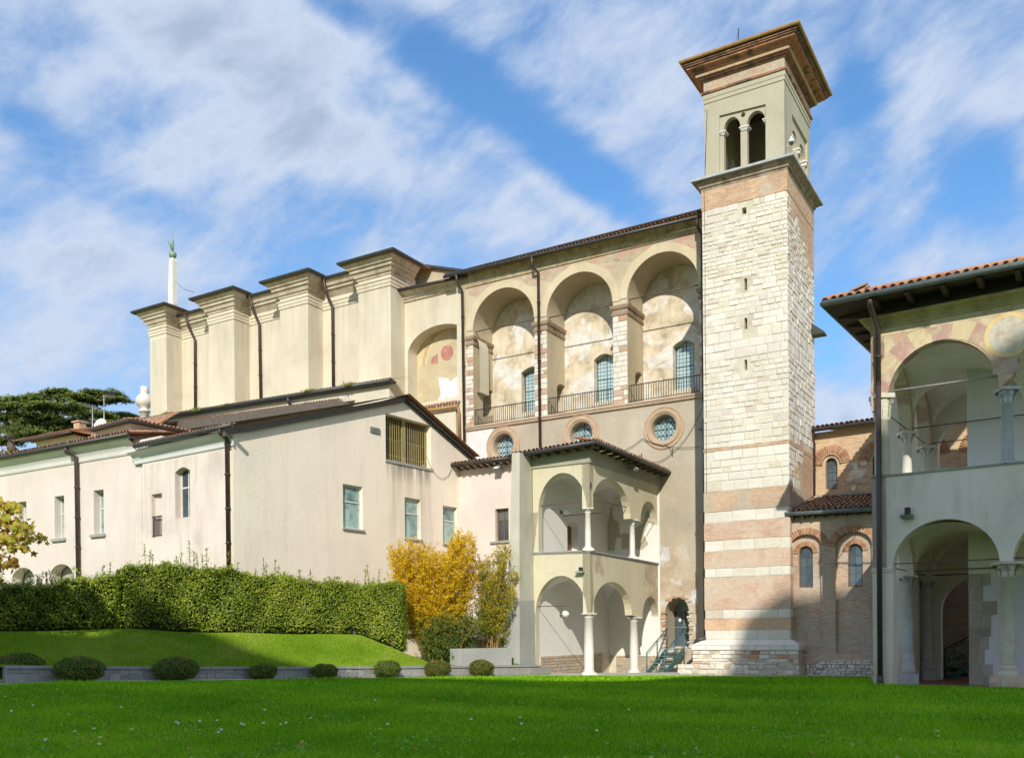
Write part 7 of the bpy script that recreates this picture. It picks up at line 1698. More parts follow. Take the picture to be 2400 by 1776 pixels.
# ---------------------------------------------------------------- leaf tools
def leafmesh(name, P, Nn, size, aspect, rn, mat, parent=None, kind=None, base=None, tri=False, fold=True, smin=None):
    """P Nx3 positions, Nn Nx3 normals (rough facing), size N"""
    P = np.asarray(P, dtype=np.float64); n = len(P)
    Nn = Nn/np.linalg.norm(Nn, axis=1, keepdims=True)
    r = np.random.randn(n, 3); A = np.cross(Nn, r); A /= np.linalg.norm(A, axis=1, keepdims=True)+1e-9; B = np.cross(Nn, A)
    s = np.asarray(size)[:, None]; L_ = A*s; Wd = B*s*aspect
    base_ = Vector(base) if base is not None else (Vector(parent['_b']) if parent is not None else Vector((0, 0, 0)))
    P = P-np.array(base_)
    if tri: V = np.stack([P-Wd*.5, P+Wd*.5, P+L_], 1); k = 3
    else: V = np.stack([P-L_*.5, P-L_*.05+Wd*.5+Nn*s*.12, P+L_*.5, P-L_*.05-Wd*.5+Nn*s*.12], 1); k = 4
    V = V.reshape(-1, 3)
    me = bpy.data.meshes.new(name); me.vertices.add(len(V)); me.vertices.foreach_set('co', V.ravel())
    me.loops.add(n*k); me.loops.foreach_set('vertex_index', np.arange(n*k, dtype=np.int32))
    me.polygons.add(n); me.polygons.foreach_set('loop_start', np.arange(n, dtype=np.int32)*k); me.update(calc_edges=True)
    at_ = me.attributes.new('rnd', 'FLOAT', 'FACE'); at_.data.foreach_set('value', np.asarray(rn, dtype=np.float32))
    me.materials.append(mat); o = bpy.data.objects.new(name, me); COL.objects.link(o)
    if parent is not None: o.parent = parent
    elif base is not None: o.location = base
    o['_b'] = tuple(base_)
    if kind: o['kind'] = kind
    return o
M_['hedge'] = foliage('laurel_leaves', [(0, (.06, .10, .008)), (.35, (.14, .205, .015)), (.6, (.25, .32, .022)), (.85, (.40, .46, .05)), (.965, (.50, .48, .08)), (1, (.46, .15, .05))], .22, .38)
M_['core'] = simple('dark_green_core', (.025, .035, .012), 1, nsc=6, var=.5, spec=.05)  # dark filler for solid cores added to block light; also colours thin stems
M_['yew'] = foliage('box_leaves', [(0, (.04, .08, .010)), (.5, (.12, .19, .025)), (.88, (.24, .30, .05)), (1, (.42, .24, .06))], .15, .6)
M_['yewy'] = foliage('yellowing_box_leaves', [(0, (.07, .10, .015)), (.5, (.16, .19, .025)), (.85, (.26, .25, .04)), (1, (.34, .17, .04))], .2, .6)
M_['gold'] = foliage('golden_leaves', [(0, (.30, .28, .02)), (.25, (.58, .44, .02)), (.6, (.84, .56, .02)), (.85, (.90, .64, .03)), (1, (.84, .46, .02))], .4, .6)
M_['goldg'] = foliage('olive_gold_leaves', [(0, (.10, .15, .02)), (.4, (.30, .31, .03)), (.75, (.58, .46, .03)), (1, (.74, .50, .03))], .35, .6)
M_['greenl'] = foliage('mid_green_leaves', [(0, (.04, .085, .015)), (.5, (.10, .17, .025)), (.85, (.22, .25, .03)), (1, (.40, .32, .04))], .3, .6)
M_['blade'] = foliage('grass_blades', [(0, (.07, .20, .003)), (.45, (.19, .43, .004)), (.8, (.34, .60, .010)), (.97, (.48, .64, .04)), (1, (.55, .50, .18))], .3, .6, .25)
M_['blade2'] = foliage('mound_blades', [(0, (.12, .24, .008)), (.45, (.22, .37, .010)), (.8, (.34, .46, .03)), (1, (.48, .42, .16))], .3, .6, .5)
M_['cedar'] = foliage('cedar_needles', [(0, (.025, .045, .012)), (.4, (.09, .13, .025)), (1, (.26, .30, .05))], .1, .8)
M_['palm'] = foliage('palm_fronds', [(0, (.10, .13, .03)), (1, (.24, .25, .08))], .2, .5)
M_['maple'] = foliage('autumn_maple_leaves', [(0, (.20, .08, .03)), (.25, (.40, .20, .03)), (.5, (.56, .44, .05)), (.75, (.36, .40, .05)), (1, (.64, .50, .07))], .4, .6)
M_['bark'] = simple('grey_brown_bark', (.16, .12, .09), .95, nsc=9, var=.4, bmp=.6, spec=.1)
# ---------------------------------------------------------------- hedges
HT = [(-300, 1380), (0, 1374), (110, 1369), (175, 1356), (268, 1350), (284, 1340), (300, 1327), (400, 1324), (540, 1338), (590, 1345), (730, 1362), (846, 1371), (950, 1369)]
def hedge(label, p0, p1, dens, zb=.0):
    a = at(p0, interp(p0, HF_D)); b = at(p1, interp(p1, HF_D)); m = ((a[0]+b[0])/2, (a[1]+b[1])/2, footz((p0+p1)/2))
    root = thing('hedge', label, 'hedge', m)
    TH = 1.15; pts = np.arange(p0, p1+1, 10.0)
    rows = []; info = []
    for p in pts:
        D = interp(p, HF_D); q = at(p, D); zt = zat(p, interp(p, HT), D)+.05*math.sin(p*.05)+.04*math.sin(p*.13+1); z0 = footz(p); info.append((q[0], q[1], z0, zt))
    info = np.array(info)
    mb = MB()
    for x, y, z0, zt in info:
        k = (y+TH)/y; rows.append([(x, y+.32, z0-.15), (x, y+.26, zt-.07), (x*k, y+TH-.1, zt-.07), (x*k, y+TH-.1, z0-.15)])
    mb.grid(rows); mb.poly(rows[0]); mb.poly(rows[-1]); mb.build('light_blocking_core', M_['core'], root)  # solid dark core added inside the hedge to block light between the leaves
    seg = np.hypot(np.diff(info[:, 0]), np.diff(info[:, 1])); cum = np.concatenate([[0], np.cumsum(seg)]); Ltot = cum[-1]
    P, N_, S, R = [], [], [], []
    def along(s): return [np.interp(s, cum, info[:, k]) for k in range(4)]
    hmean = (info[:, 3]-info[:, 2]).mean(); n = int(dens*Ltot*hmean)
    s = np.random.rand(n)*Ltot; x, y, z0, zt = along(s); v = np.random.rand(n)**.85
    z = z0+.1+v*(zt-z0-.05); bul = .10*np.sin(s*1.9+z*1.1)+.08*np.sin(s*4.1-z*2.7)+.05*np.sin(s*9+z*7)
    dep = -np.abs(np.random.randn(n))*.12+.03+bul; dep = np.where(v < .1, dep-.12, dep)
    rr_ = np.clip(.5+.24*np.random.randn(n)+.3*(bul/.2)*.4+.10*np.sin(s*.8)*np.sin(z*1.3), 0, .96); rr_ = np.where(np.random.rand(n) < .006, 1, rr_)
    P.append(np.stack([x, y-dep, z+np.random.randn(n)*.01], 1)); N_.append(np.stack([np.random.randn(n)*.55, -1+np.random.randn(n)*.35, .55+np.random.randn(n)*.5], 1)); R.append(rr_)
    n2 = int(dens*Ltot*TH*.8); s = np.random.rand(n2)*Ltot; x, y, z0, zt = along(s); t = np.random.rand(n2)*TH
    P.append(np.stack([x*(y+t)/y, y+t, zt-.05+np.random.randn(n2)*.08+.05*np.sin(s*2.3)], 1)); N_.append(np.stack([np.random.randn(n2)*.5, np.random.randn(n2)*.5-.3, np.ones(n2)], 1)); R.append(np.clip(.6+.2*np.random.randn(n2), 0, .96))
    for idx, sg in ((0, -1), (-1, 1)):   # ends
        n3 = int(dens*TH*2.2); x, y, z0, zt = info[idx]; t = np.random.rand(n3)*TH; z = z0+.05+np.random.rand(n3)*(zt-z0)
        P.append(np.stack([x*(y+t)/y+sg*np.abs(np.random.randn(n3))*.08, y+t, z], 1)); N_.append(np.stack([sg*np.ones(n3), np.random.randn(n3)*.5-.3, np.random.randn(n3)*.5+.3], 1)); R.append(np.clip(.5+.22*np.random.randn(n3), 0, .96))
    P = np.concatenate(P); N_ = np.concatenate(N_); R = np.concatenate(R)
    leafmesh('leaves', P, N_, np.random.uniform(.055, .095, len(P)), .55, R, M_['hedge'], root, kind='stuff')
    return root, along, Ltot, TH
def shoots(root, along, Ltot, TH, lst):
    P, N_, R = [], [], []; mb = MB()
    for s, h in lst:
        x, y, z0, zt = [float(q) for q in along(s)]; t = random.uniform(.1, TH*.6); x *= (y+t)/y; y += t; b = Vector((x, y, zt-.1)); tip = b+Vector((random.gauss(0, .05), random.gauss(0, .05), h)); mb.tube([b, tip], .008, 4)
        for i in range(int(26*h/.6)+6):
            u = random.random()**.8; p = b.lerp(tip, u); P.append((p.x+random.gauss(0, .04), p.y+random.gauss(0, .04), p.z)); N_.append((random.gauss(0, 1), -1+random.gauss(0, .6), random.gauss(.4, .5))); R.append(min(.96, max(0, random.gauss(.55, .2))))
    mb.build('shoot_stems', M_['core'], root, kind='stuff'); leafmesh('shoot_leaves', np.array(P), np.array(N_), np.random.uniform(.05, .085, len(P)), .5, R, M_['hedge'], root, kind='stuff')
r, al, L, TH = hedge('lower clipped laurel hedge at the far left, in front of the long wing', -260, 279, 1000)
shoots(r, al, L, TH, [(L*(.35+.63*random.random()), random.uniform(.25, .6)) for _ in range(36)])
r, al, L, TH = hedge('tall clipped laurel hedge on the mound in front of the gabled annex', 284, 946, 1000)
def s_of(px, p0=284, p1=946): return L*(px-p0)/(p1-p0)
sh = [(s_of(p), h) for p, h in ((335, .9), (342, .7), (350, .6), (318, .4), (405, .6), (428, 1.05), (436, .8), (444, .8), (455, .7), (463, .9), (398, .5), (513, .8), (528, .5), (575, .4), (595, .8), (600, .6), (622, .75), (630, .55), (650, .35), (683, .6), (697, .3), (710, .6), (777, .35), (800, .25), (846, .8), (858, .9), (868, .4), (882, .75), (905, .35))]
sh += [(random.random()*L, random.uniform(.12, .35)) for _ in range(60)]
shoots(r, al, L, TH, sh)
# trunks under the hedge
for p in (602, 745, 790, 830, 918):
    D = interp(p, HF_D)+.3; q = at(p, D); mb = MB(); mb.tube([(q[0], q[1], footz(p)-.1), (q[0]+.05, q[1], footz(p)+.5)], .07, 6, .05); mb.build('trunk', M_['bark'], r)
# ---------------------------------------------------------------- low wall with coping
def lowwall():
    a = at(14, wallD(14)); b = at(1265, 38.0); t = Vector((b[0]-a[0], b[1]-a[1])); Ln = t.length; t.normalize(); fr = Fr(a, tuple(t), (t.y, -t.x))
    root = thing('low_stone_wall', 'long low grey wall clad with irregular stone slabs under a flat coping', 'wall', (*fr.P(Ln/2, 0)[:2], .1))
    pxof = lambda s: 1200+F*(a[0]+t.x*s)/(a[1]+t.y*s)
    zt = lambda s: WTOP(pxof(s)); zb = lambda s: gz(*fr.P(s, 0)[:2])
    mb = MB(); ss = np.linspace(0, Ln, 24); rows = [[fr.P(s, zb(s)-.4, 0), fr.P(s, zt(s)-.07, 0), fr.P(s, zt(s)-.07, -.45), fr.P(s, zb(s)-.4, -.45)] for s in ss]; mb.grid(rows); mb.poly(rows[0]); mb.poly(rows[-1]); mb.build('wall_core', M_['concrete'], root)
    s = 0
    while s < Ln-.1:
        l = min(random.uniform(1.2, 1.6), Ln-s); mb = MB(); A, B = zt(s), zt(s+l); P = fr.P
        mb.hexa([P(s+.006, A-.065, .07), P(s+l-.006, B-.065, .07), P(s+l-.006, B-.065, -.5), P(s+.006, A-.065, -.5), P(s+.006, A, .07), P(s+l-.006, B, .07), P(s+l-.006, B, -.5), P(s+.006, A, -.5)]); mb.build('coping_slab', M_['coping'], root); s += l
    s = .02
    while s < Ln*.62:
        l = random.uniform(.2, .42); z0 = zb(s); z1 = zt(s)-.075; zz = z0
        while zz < z1-.05:
            h = min(random.uniform(.13, .28), z1-zz); put_piece('slab', 'clad', root, fr, s+l/2+random.uniform(-.03, .03), zz+h/2, .005, l*random.uniform(.88, 1.0), h*.93, .045+random.uniform(0, .012), random.uniform(-.1, .1)); zz += h
        s += l
    s = Ln*.62
    while s < Ln-.2:
        l = random.uniform(.8, 1.3); z0 = zb(s)+.02; z1 = zt(s)-.08; put_piece('slab', 'clad', root, fr, s+l/2, (z0+z1)/2, .005, l-.012, z1-z0, .04); s += l
    # concrete block at its right end
    c0, c1 = [fr.px(x, 1420, -.35, 7)[0] for x in (118, 438)]
    z1 = fr.px(280, 1372, -.35, 7)[1]; z0 = .3
    mb = MB(); mb.box(fr, min(c0, c1), max(c0, c1), z0, z1, -1.1, -.35); o = mb.build('concrete_block', M_['grey'], None, base=fr.P((c0+c1)/2, z0, -.7)); tag(o, 'plain pale grey concrete block on the low wall beside the battered buttress', 'concrete block')
M_['coping'] = simple('grey_coping_stone', (.30, .31, .30), .8, nsc=5, bmp=.3); M_['clad'] = piece('grey_cladding_slab', [(0, (.26, .25, .22)), (.5, (.32, .31, .28)), (1, (.37, .35, .31))], nsc=5)
lowwall()
# ---------------------------------------------------------------- clipped balls
BALLS = [(46, 122, 1527, 1592, 'yew', 'widest dark clipped shrub at the far left, half behind the end of the low wall'), (186, 121, 1535, 1600, 'yew', 'large dark clipped ball in front of the left end of the low wall'), (412, 113, 1536, 1598, 'yew', 'large dark clipped ball, second from the left along the low wall'),
         (615, 75, 1551, 1594, 'yew', 'small dark clipped ball with a few brown tips near the middle of the low wall'), (760, 72, 1552, 1594, 'yew', 'small olive brown clipped ball right of the middle of the low wall'),
         (907, 74, 1544, 1591, 'yew', 'dark green clipped ball in front of the golden shrub end of the mound'), (1025, 72, 1544, 1589, 'yewy', 'yellow green clipped ball just left of the concrete block'), (1128, 65, 1542, 1588, 'yewy', 'yellow green clipped ball with orange flecks in front of the concrete block')]
for k, (px_, wpx, yt, yb, m_, lab) in enumerate(BALLS):
    D = wallD(px_)-.55 if k else wallD(14)+1.3
    q = at(px_, D); z0 = gz(*q)+.0; rx = wpx/2*D/F*.87; zt = zat(px_, yt+3, D); rz = (zt-z0)/2; cz = z0+rz
    if k == 0: z0 = .45; rz = (zt-z0)/2; cz = z0+rz
    root = thing('clipped_shrub', lab, 'shrub', (q[0], q[1], z0), 'clipped shrubs along the low wall')
    mb = MB(); mb.smooth = True; mb.lathe(q[0], q[1], [(0, cz-rz*.9)]+[(rx*.90*math.cos(t), cz+rz*.92*math.sin(t)) for t in np.linspace(-1.3, 1.3, 8)]+[(0, cz+rz*.90)], 18); mb.build('light_blocking_core', M_['core'], root)  # solid dark core added inside the shrub to block light
    n = int(16000*(rx/.8)**2); v = np.random.randn(n, 3); v /= np.linalg.norm(v, axis=1, keepdims=True); v = v[v[:, 1] < .6]; n = len(v)
    sq = v/(np.abs(v)**2.2).sum(1, keepdims=True)**(1/2.2)
    lump = 1+.035*np.sin(v[:, 0]*7+k)+.03*np.sin(v[:, 2]*9+v[:, 0]*5+k*2); rad = (1-np.abs(np.random.randn(n))*.05)*lump+np.where(np.random.rand(n) < .16, np.random.rand(n)*.09, 0); rad += (np.random.rand(n) < .03)*.05
    P = np.array([q[0], q[1], cz])+sq*rad[:, None]*np.array([rx, rx, rz])*1.0; P[:, 2] = np.maximum(P[:, 2], z0+.02)
    R = np.clip(.45+.25*np.random.randn(n), 0, .93); br = np.sin(v[:, 0]*5+k)*np.sin(v[:, 2]*6+k*3) > .72; R = np.where(br & (np.random.rand(n) < .5), 1, R)
    leafmesh('leaves', P, v+np.random.randn(n, 3)*.6, np.random.uniform(.03, .06, n), .4, R, M_[m_], root, kind='stuff')
    mb = MB(); mb.tube([(q[0], q[1], z0-.15), (q[0], q[1], z0+.3)], .06, 6); mb.build('trunk', M_['bark'], root)
M_['stems'] = simple('tan_twigs', (.34, .22, .08), .9, nsc=9, var=.3, spec=.1)
# ---------------------------------------------------------------- golden shrub and green shrub under it
def plume_shrub(label, base_px, D, tips, zbase, mat, leaf, nleaf, name='golden_shrub', cat='shrub', stems=None, dj=.9, rshift=0, spread=.16, low=.22):
    q = at(base_px, D); root = thing(name, label, cat, (q[0], q[1], zbase)); P, N_, R = [], [], []; sm = MB()
    for (tx, ty) in tips:
        Dt = D+random.gauss(0, dj*.6); tip = Vector((*at(tx, Dt), zat(tx, ty, Dt))); b = Vector((q[0]+random.gauss(0, .22)+(tip.x-q[0])*.22, q[1]+random.gauss(0, .3), zbase))
        mid = b.lerp(tip, .45)+Vector((-(tip.x-q[0])*.10, 0, .1)); L = (tip-b).length
        pts = [b.lerp(mid, t*2) if t < .5 else mid.lerp(tip, t*2-1) for t in (0, .25, .5, .75, 1)]
        sm.tube(pts, .035, 5, .008, caps=False)
        nt_ = max(6, nleaf//34)
        for i in range(nt_):     # side twigs leave the branch upwards and outwards
            u = low+(1-low)*(i+random.random())/nt_; p = b.lerp(mid, u*2) if u < .5 else mid.lerp(tip, u*2-1); w = spread*(1.5-u)*(.6+L*.25)
            th = random.uniform(0, 6.28); dv = Vector((math.cos(th)*w*1.7, math.sin(th)*w*1.7, random.uniform(.12, .42))); cr = random.gauss(0, .14)
            if random.random() < .5: sm.tube([p, p+dv], .006, 3, caps=False)
            for k in range(34):
                t = random.random()**.8; o = dv*t+Vector((random.gauss(0, .045), random.gauss(0, .045), random.gauss(0, .05)))
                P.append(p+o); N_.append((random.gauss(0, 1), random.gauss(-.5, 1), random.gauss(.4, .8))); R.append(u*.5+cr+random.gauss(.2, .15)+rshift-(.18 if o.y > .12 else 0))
    sm.build('stems', M_['stems'], root, kind='stuff')
    leafmesh('leaves', np.array([tuple(p) for p in P]), np.array(N_), np.random.uniform(leaf*.7, leaf*1.3, len(P)), .4, np.clip(R, 0, 1), mat, root, kind='stuff'); return root
random.seed(21)
tips = [(random.uniform(915, 1120), 0) for _ in range(62)]
def topy(x): return interp(x, [(905, 1345), (920, 1268), (950, 1262), (985, 1275), (1020, 1290), (1050, 1262), (1085, 1252), (1110, 1262), (1128, 1300), (1135, 1340)])
tips = [(x, topy(x)+abs(random.gauss(0, 38))) for x, _ in tips]+[(random.uniform(905, 935), random.uniform(1340, 1420)) for _ in range(8)]+[(random.uniform(960, 1110), random.uniform(1330, 1430)) for _ in range(18)]
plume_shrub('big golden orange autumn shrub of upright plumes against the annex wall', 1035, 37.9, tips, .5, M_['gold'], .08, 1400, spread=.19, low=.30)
tips = [(random.uniform(1122, 1216), 0) for _ in range(24)]; tips = [(x, interp(x, [(1135, 1310), (1170, 1274), (1195, 1282), (1212, 1340)])+abs(random.gauss(0, 45))) for x, _ in tips]
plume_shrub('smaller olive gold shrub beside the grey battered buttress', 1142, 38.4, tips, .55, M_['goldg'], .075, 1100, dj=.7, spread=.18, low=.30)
tips = [(random.uniform(985, 1135), random.uniform(1440, 1490)) for _ in range(34)]+[(random.uniform(975, 1075), random.uniform(1475, 1525)) for _ in range(26)]
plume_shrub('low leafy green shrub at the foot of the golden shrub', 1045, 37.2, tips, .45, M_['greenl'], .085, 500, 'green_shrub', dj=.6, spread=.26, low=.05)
# ---------------------------------------------------------------- maple branch at the left edge
def maple():
    D = 27; tq = at(-230, D); root = thing('maple_tree', 'autumn maple with yellow and brown leaves reaching in from the left edge', 'tree', (*tq, gz(*tq)))
    W3 = lambda px, py, dd=0: Vector((*at(px, D+dd), zat(px, py, D+dd)))
    mb = MB(); mb.tube([(tq[0], tq[1], 0), W3(-225, 1400), W3(-235, 1250), W3(-260, 1050)], .16, 8, .07); mb.build('trunk', M_['bark'], root)
    limbs = [[(-230, 1330), (-120, 1270), (-30, 1235), (40, 1225), (96, 1260)], [(-230, 1300), (-120, 1215), (-20, 1190), (38, 1185)], [(-230, 1350), (-120, 1320), (-20, 1290), (30, 1310), (42, 1325)], [(-235, 1250), (-160, 1150), (-80, 1100), (-20, 1120)], [(-235, 1200), (-300, 1100), (-380, 1080)], [(-235, 1300), (-330, 1250), (-420, 1240)]]
    P, N_, R = [], [], []
    for l in limbs:
        pts = [W3(x, y, random.gauss(0, .3)) for x, y in l]; mb = MB(); mb.tube(pts, .05, 5, .008); mb.build('branch', M_['bark'], root)
    cl = [(15, 1190, 24, 18, 60), (40, 1187, 12, 8, 16), (25, 1225, 32, 16, 80), (55, 1235, 20, 14, 50), (10, 1262, 22, 18, 50), (45, 1262, 18, 12, 36), (72, 1262, 18, 10, 30), (98, 1262, 9, 10, 16), (40, 1285, 25, 9, 26), (32, 1318, 13, 12, 32), (4, 1320, 6, 18, 14), (2, 1360, 4, 8, 8), (-40, 1210, 40, 40, 160), (-60, 1290, 50, 40, 160), (-120, 1180, 60, 60, 200), (-200, 1100, 80, 60, 260), (-300, 1150, 80, 70, 260), (-150, 1260, 60, 40, 160)]
    V = []; Fc = []; C_ = []
    for (cx, cy, sx, sy, n) in cl:
        for _ in range(n):
            p = W3(cx+max(-2, min(2, random.gauss(0, .6)))*sx, cy+random.gauss(0, .55)*sy, random.gauss(0, .35)); s = random.uniform(.07, .12)
            nn = Vector((random.gauss(0, .6), -1+random.gauss(0, .4), random.gauss(.5, .6))).normalized(); X = nn.cross(Vector((random.random(), .2, 1))).normalized(); Y = nn.cross(X)
            b = len(V); th0 = random.uniform(0, 6.28)
            for k in range(10):
                rr = s*(1.15 if k % 2 == 0 else .55)*(.7 if k in (4, 6) else 1); th = th0+k*.628; V.append(p+X*math.cos(th)*rr+Y*math.sin(th)*rr+nn*(.01 if k % 2 else -.008))
            Fc.append(tuple(range(b, b+10))); C_.append(min(1, max(0, random.gauss(.3 if cy > 1300 else .58, .25))))
    mb = MB(); mb.v = [tuple(v) for v in V]; mb.f = Fc; mb.c = C_; mb.sm = [False]*len(Fc); mb.build('leaves', M_['maple'], root, kind='stuff')
maple()
# ---------------------------------------------------------------- cedar and palm beyond the roofs
def cedar():
    D = 76; q = at(c('a', 420, 300)[0], D); root = thing('cedar_tree', 'wide dark cedar with flat layered branches above the left roofs', 'tree', (*q, 0))
    W3 = lambda X, Y, dd=0: Vector((*at(c('a', X, Y)[0], D+dd), zat(*c('a', X, Y), D+dd)))
    mb = MB(); mb.tube([(q[0], q[1], 0), W3(420, 500), W3(430, 300), W3(440, 120)], .6, 8, .12); mb.build('trunk', M_['bark'], root)
    pads = [(455, 115, 75, 16), (330, 150, 90, 20), (560, 150, 110, 22), (770, 130, 140, 22), (880, 175, 50, 9), (700, 180, 120, 22), (210, 170, 110, 20), (70, 175, 120, 24), (-60, 190, 90, 25), (420, 215, 190, 30), (140, 225, 150, 26), (600, 250, 180, 30), (720, 285, 120, 26), (860, 300, 120, 18), (960, 290, 60, 12), (200, 285, 120, 20), (60, 310, 120, 24), (330, 320, 140, 22), (500, 350, 120, 20), (230, 360, 150, 24), (420, 400, 160, 24), (90, 390, 140, 26), (640, 330, 130, 26), (760, 370, 110, 24), (850, 350, 80, 20), (-60, 300, 100, 40), (560, 400, 120, 20), (260, 430, 120, 22), (700, 410, 100, 22), (380, 450, 200, 30), (60, 480, 140, 40), (780, 420, 90, 20)]
    P, N_, R = [], [], []
    for i, (X, Y, w, h) in enumerate(pads):
        dd = random.gauss(0, 2.0); c_ = W3(X, Y, dd); rx = w*D/F/3.177*1.05; rz = h*D/F/3.177*.9
        mb = MB(); b = W3(430, min(480, Y+80)); mb.tube([b, b.lerp(c_, .6)+Vector((0, 0, .2)), c_-Vector((0, 0, rz*.3))], .14, 5, .03); mb.build('branch', M_['bark'], root)
        for k in range(int(9+w/7)):     # sub-fans
            f = c_+Vector((random.uniform(-1, 1)*rx*.85, random.gauss(0, .5)*rx*.5, random.gauss(0, .35)*rz)); fr_ = random.uniform(.35, .8)
            for _ in range(110):
                th = random.uniform(0, 6.28); r_ = fr_*math.sqrt(random.random()); x = r_*math.cos(th)*1.5; y = r_*math.sin(th); z = -abs(x)*.28+random.gauss(0, .07)
                P.append((f.x+x, f.y+y, f.z+z)); N_.append((random.gauss(0, .5), random.gauss(-.6, .5), 1)); R.append(.62+z*.7+random.gauss(0, .22)-(.25 if random.random() < .2 else 0))
    leafmesh('foliage', np.array(P), np.array(N_), np.random.uniform(.12, .30, len(P)), .4, np.clip(R, 0, 1), M_['cedar'], root, kind='stuff')
cedar()
def palm():
    D = 64; X0, Y0 = 95, 445; W3 = lambda X, Y, dd=0: Vector((*at(c('a', X, Y)[0], D+dd), zat(*c('a', X, Y), D+dd)))
    top = W3(X0, Y0); root = thing('palm_tree', 'fan palm with a skirt of dry fronds behind the left wing', 'tree', (top.x, top.y, 0))
    mb = MB(); mb.tube([(top.x, top.y, 0), top], .35, 8, .25); mb.build('trunk', M_['bark'], root)
    for dry in (0, 1):
        P, N_, R = [], [], []
        for i in range(26 if not dry else 40):
            th = random.uniform(0, 6.28); el = random.uniform(-.3, 1.3) if not dry else random.uniform(-1.5, -.8); L = random.uniform(1.1, 1.7); dv = Vector((math.cos(th)*math.cos(el), math.sin(th)*math.cos(el), math.sin(el))); tip = top+dv*L-Vector((0, 0, .25 if not dry else 1.2*random.random()+.4))
            for k in range(60):
                a = random.uniform(-.6, .6); u = random.uniform(.5, 1); p = top.lerp(tip, u)+dv.cross(Vector((0, 0, 1)))*a*.8*(u-.3)+Vector((0, 0, random.gauss(0, .05))); P.append(tuple(p)); N_.append((random.gauss(0, 1), random.gauss(0, 1), random.gauss(0, 1))); R.append(random.random())
        leafmesh('fronds' if not dry else 'dry_skirt', np.array(P), np.array(N_), np.random.uniform(.15, .4, len(P)), .16, R, M_['palm'] if not dry else foliage('dry_fronds', [(0, (.20, .14, .05)), (1, (.40, .30, .12))]), root, kind='stuff')
palm()
# ---------------------------------------------------------------- grass blades, clover, daisies
def blades(name, X, Y, Z, h, w, mat, rn, lean=.35, kind='stuff'):
    n = len(X); th = np.random.rand(n)*np.pi; dx, dy = np.cos(th)*w/2, np.sin(th)*w/2*.6; lx, ly = np.random.randn(n)*h*lean, np.random.randn(n)*h*lean
    V = np.zeros((n, 5, 3)); V[:, 0] = np.stack([X-dx, Y-dy, Z], 1); V[:, 1] = np.stack([X+dx, Y+dy, Z], 1)
    V[:, 2] = np.stack([X+dx*.8+lx*.4, Y+dy*.8+ly*.4, Z+h*.6], 1); V[:, 3] = np.stack([X-dx*.8+lx*.4, Y-dy*.8+ly*.4, Z+h*.6], 1); V[:, 4] = np.stack([X+lx, Y+ly, Z+h], 1)
    me = bpy.data.meshes.new(name); me.vertices.add(n*5); me.vertices.foreach_set('co', V.reshape(-1, 3).ravel())
    b = np.arange(n, dtype=np.int32)[:, None]*5; lp = np.concatenate([b, b+1, b+2, b+3, b+3, b+2, b+4], 1)
    me.loops.add(n*7); me.loops.foreach_set('vertex_index', lp.ravel()); me.polygons.add(n*2)
    st = (np.arange(n, dtype=np.int32)[:, None]*7+np.array([0, 4], dtype=np.int32)).ravel(); me.polygons.foreach_set('loop_start', st); me.update(calc_edges=True)
    a = me.attributes.new('rnd', 'FLOAT', 'FACE'); a.data.foreach_set('value', np.clip(np.repeat(rn, 2)+np.tile([-.08, .14], n), 0, 1).astype(np.float32))
    me.materials.append(mat); o = bpy.data.objects.new(name, me); COL.objects.link(o); o['kind'] = kind; return o
def lawn_points(n, pmin=-40, pmax=2440, ymin=1586, ymax=1800):
    px = np.random.uniform(pmin, pmax, n); py = np.random.uniform(ymin, ymax, n); H_ = HOR-.008*(px-1200)
    D = F*EYE/(py-H_); D *= np.random.uniform(.93, 1.07, n)
    for _ in range(3):
        x = np.array([ray(p, 1500)[0] for p in px])*D if False else ((px-1200)/F+.008*(-(1500-HOR)/F))*D
        zz = np.array([gz(a, b) for a, b in zip(x, D)]); D2 = F*(EYE-zz)/(py-H_); D = D2
    x = ((px-1200)/F+.008*(-(1500-HOR)/F))*D
    ed = np.array([edgeD(p) for p in px]); k = D < ed; k &= D > 4
    px, D, x = px[k], D[k], x[k]; z = np.array([lz_(p, a, b) for p, a, b in zip(px, x, D)]); return px, x, D, z
px, x, y, z = lawn_points(300000)
pat = .5+.28*np.sin(x*1.1+y*.6)*np.sin(y*.9-x*.4)+.25*np.sin(x*.37+2)*np.sin(y*.8+x*.2)+.18*np.sin(x*2.7+y)*np.sin(y*2.3-x)
h = np.random.uniform(.045, .11, len(x))*(.8+.5*pat); w = np.maximum(.010, y*.0008)*np.random.uniform(.7, 1.4, len(x))
tag(blades('grass', x, y, z-.01, h, w, M_['blade'], np.clip(.44+.27*np.random.randn(len(x))+.45*(pat-.5), 0, 1)), 'dense mown green grass of the foreground lawn', 'grass', kind='stuff')
# ragged edge along the path
pe = np.random.uniform(-60, 2440, 30000); De = np.array([edgeD(p) for p in pe])-np.abs(np.random.randn(len(pe)))*.12+.03; xe = ((pe-1200)/F)*De; ze_ = np.array([gz(a, b)+.01 for a, b in zip(xe, De)])
tag(blades('grass_fringe', xe, De, ze_, np.random.uniform(.03, .07, len(pe)), np.full(len(pe), .018), M_['blade'], np.clip(.5+.2*np.random.randn(len(pe)), 0, 1)), 'longer grass fringe along the paved edge of the lawn', 'grass', kind='stuff')
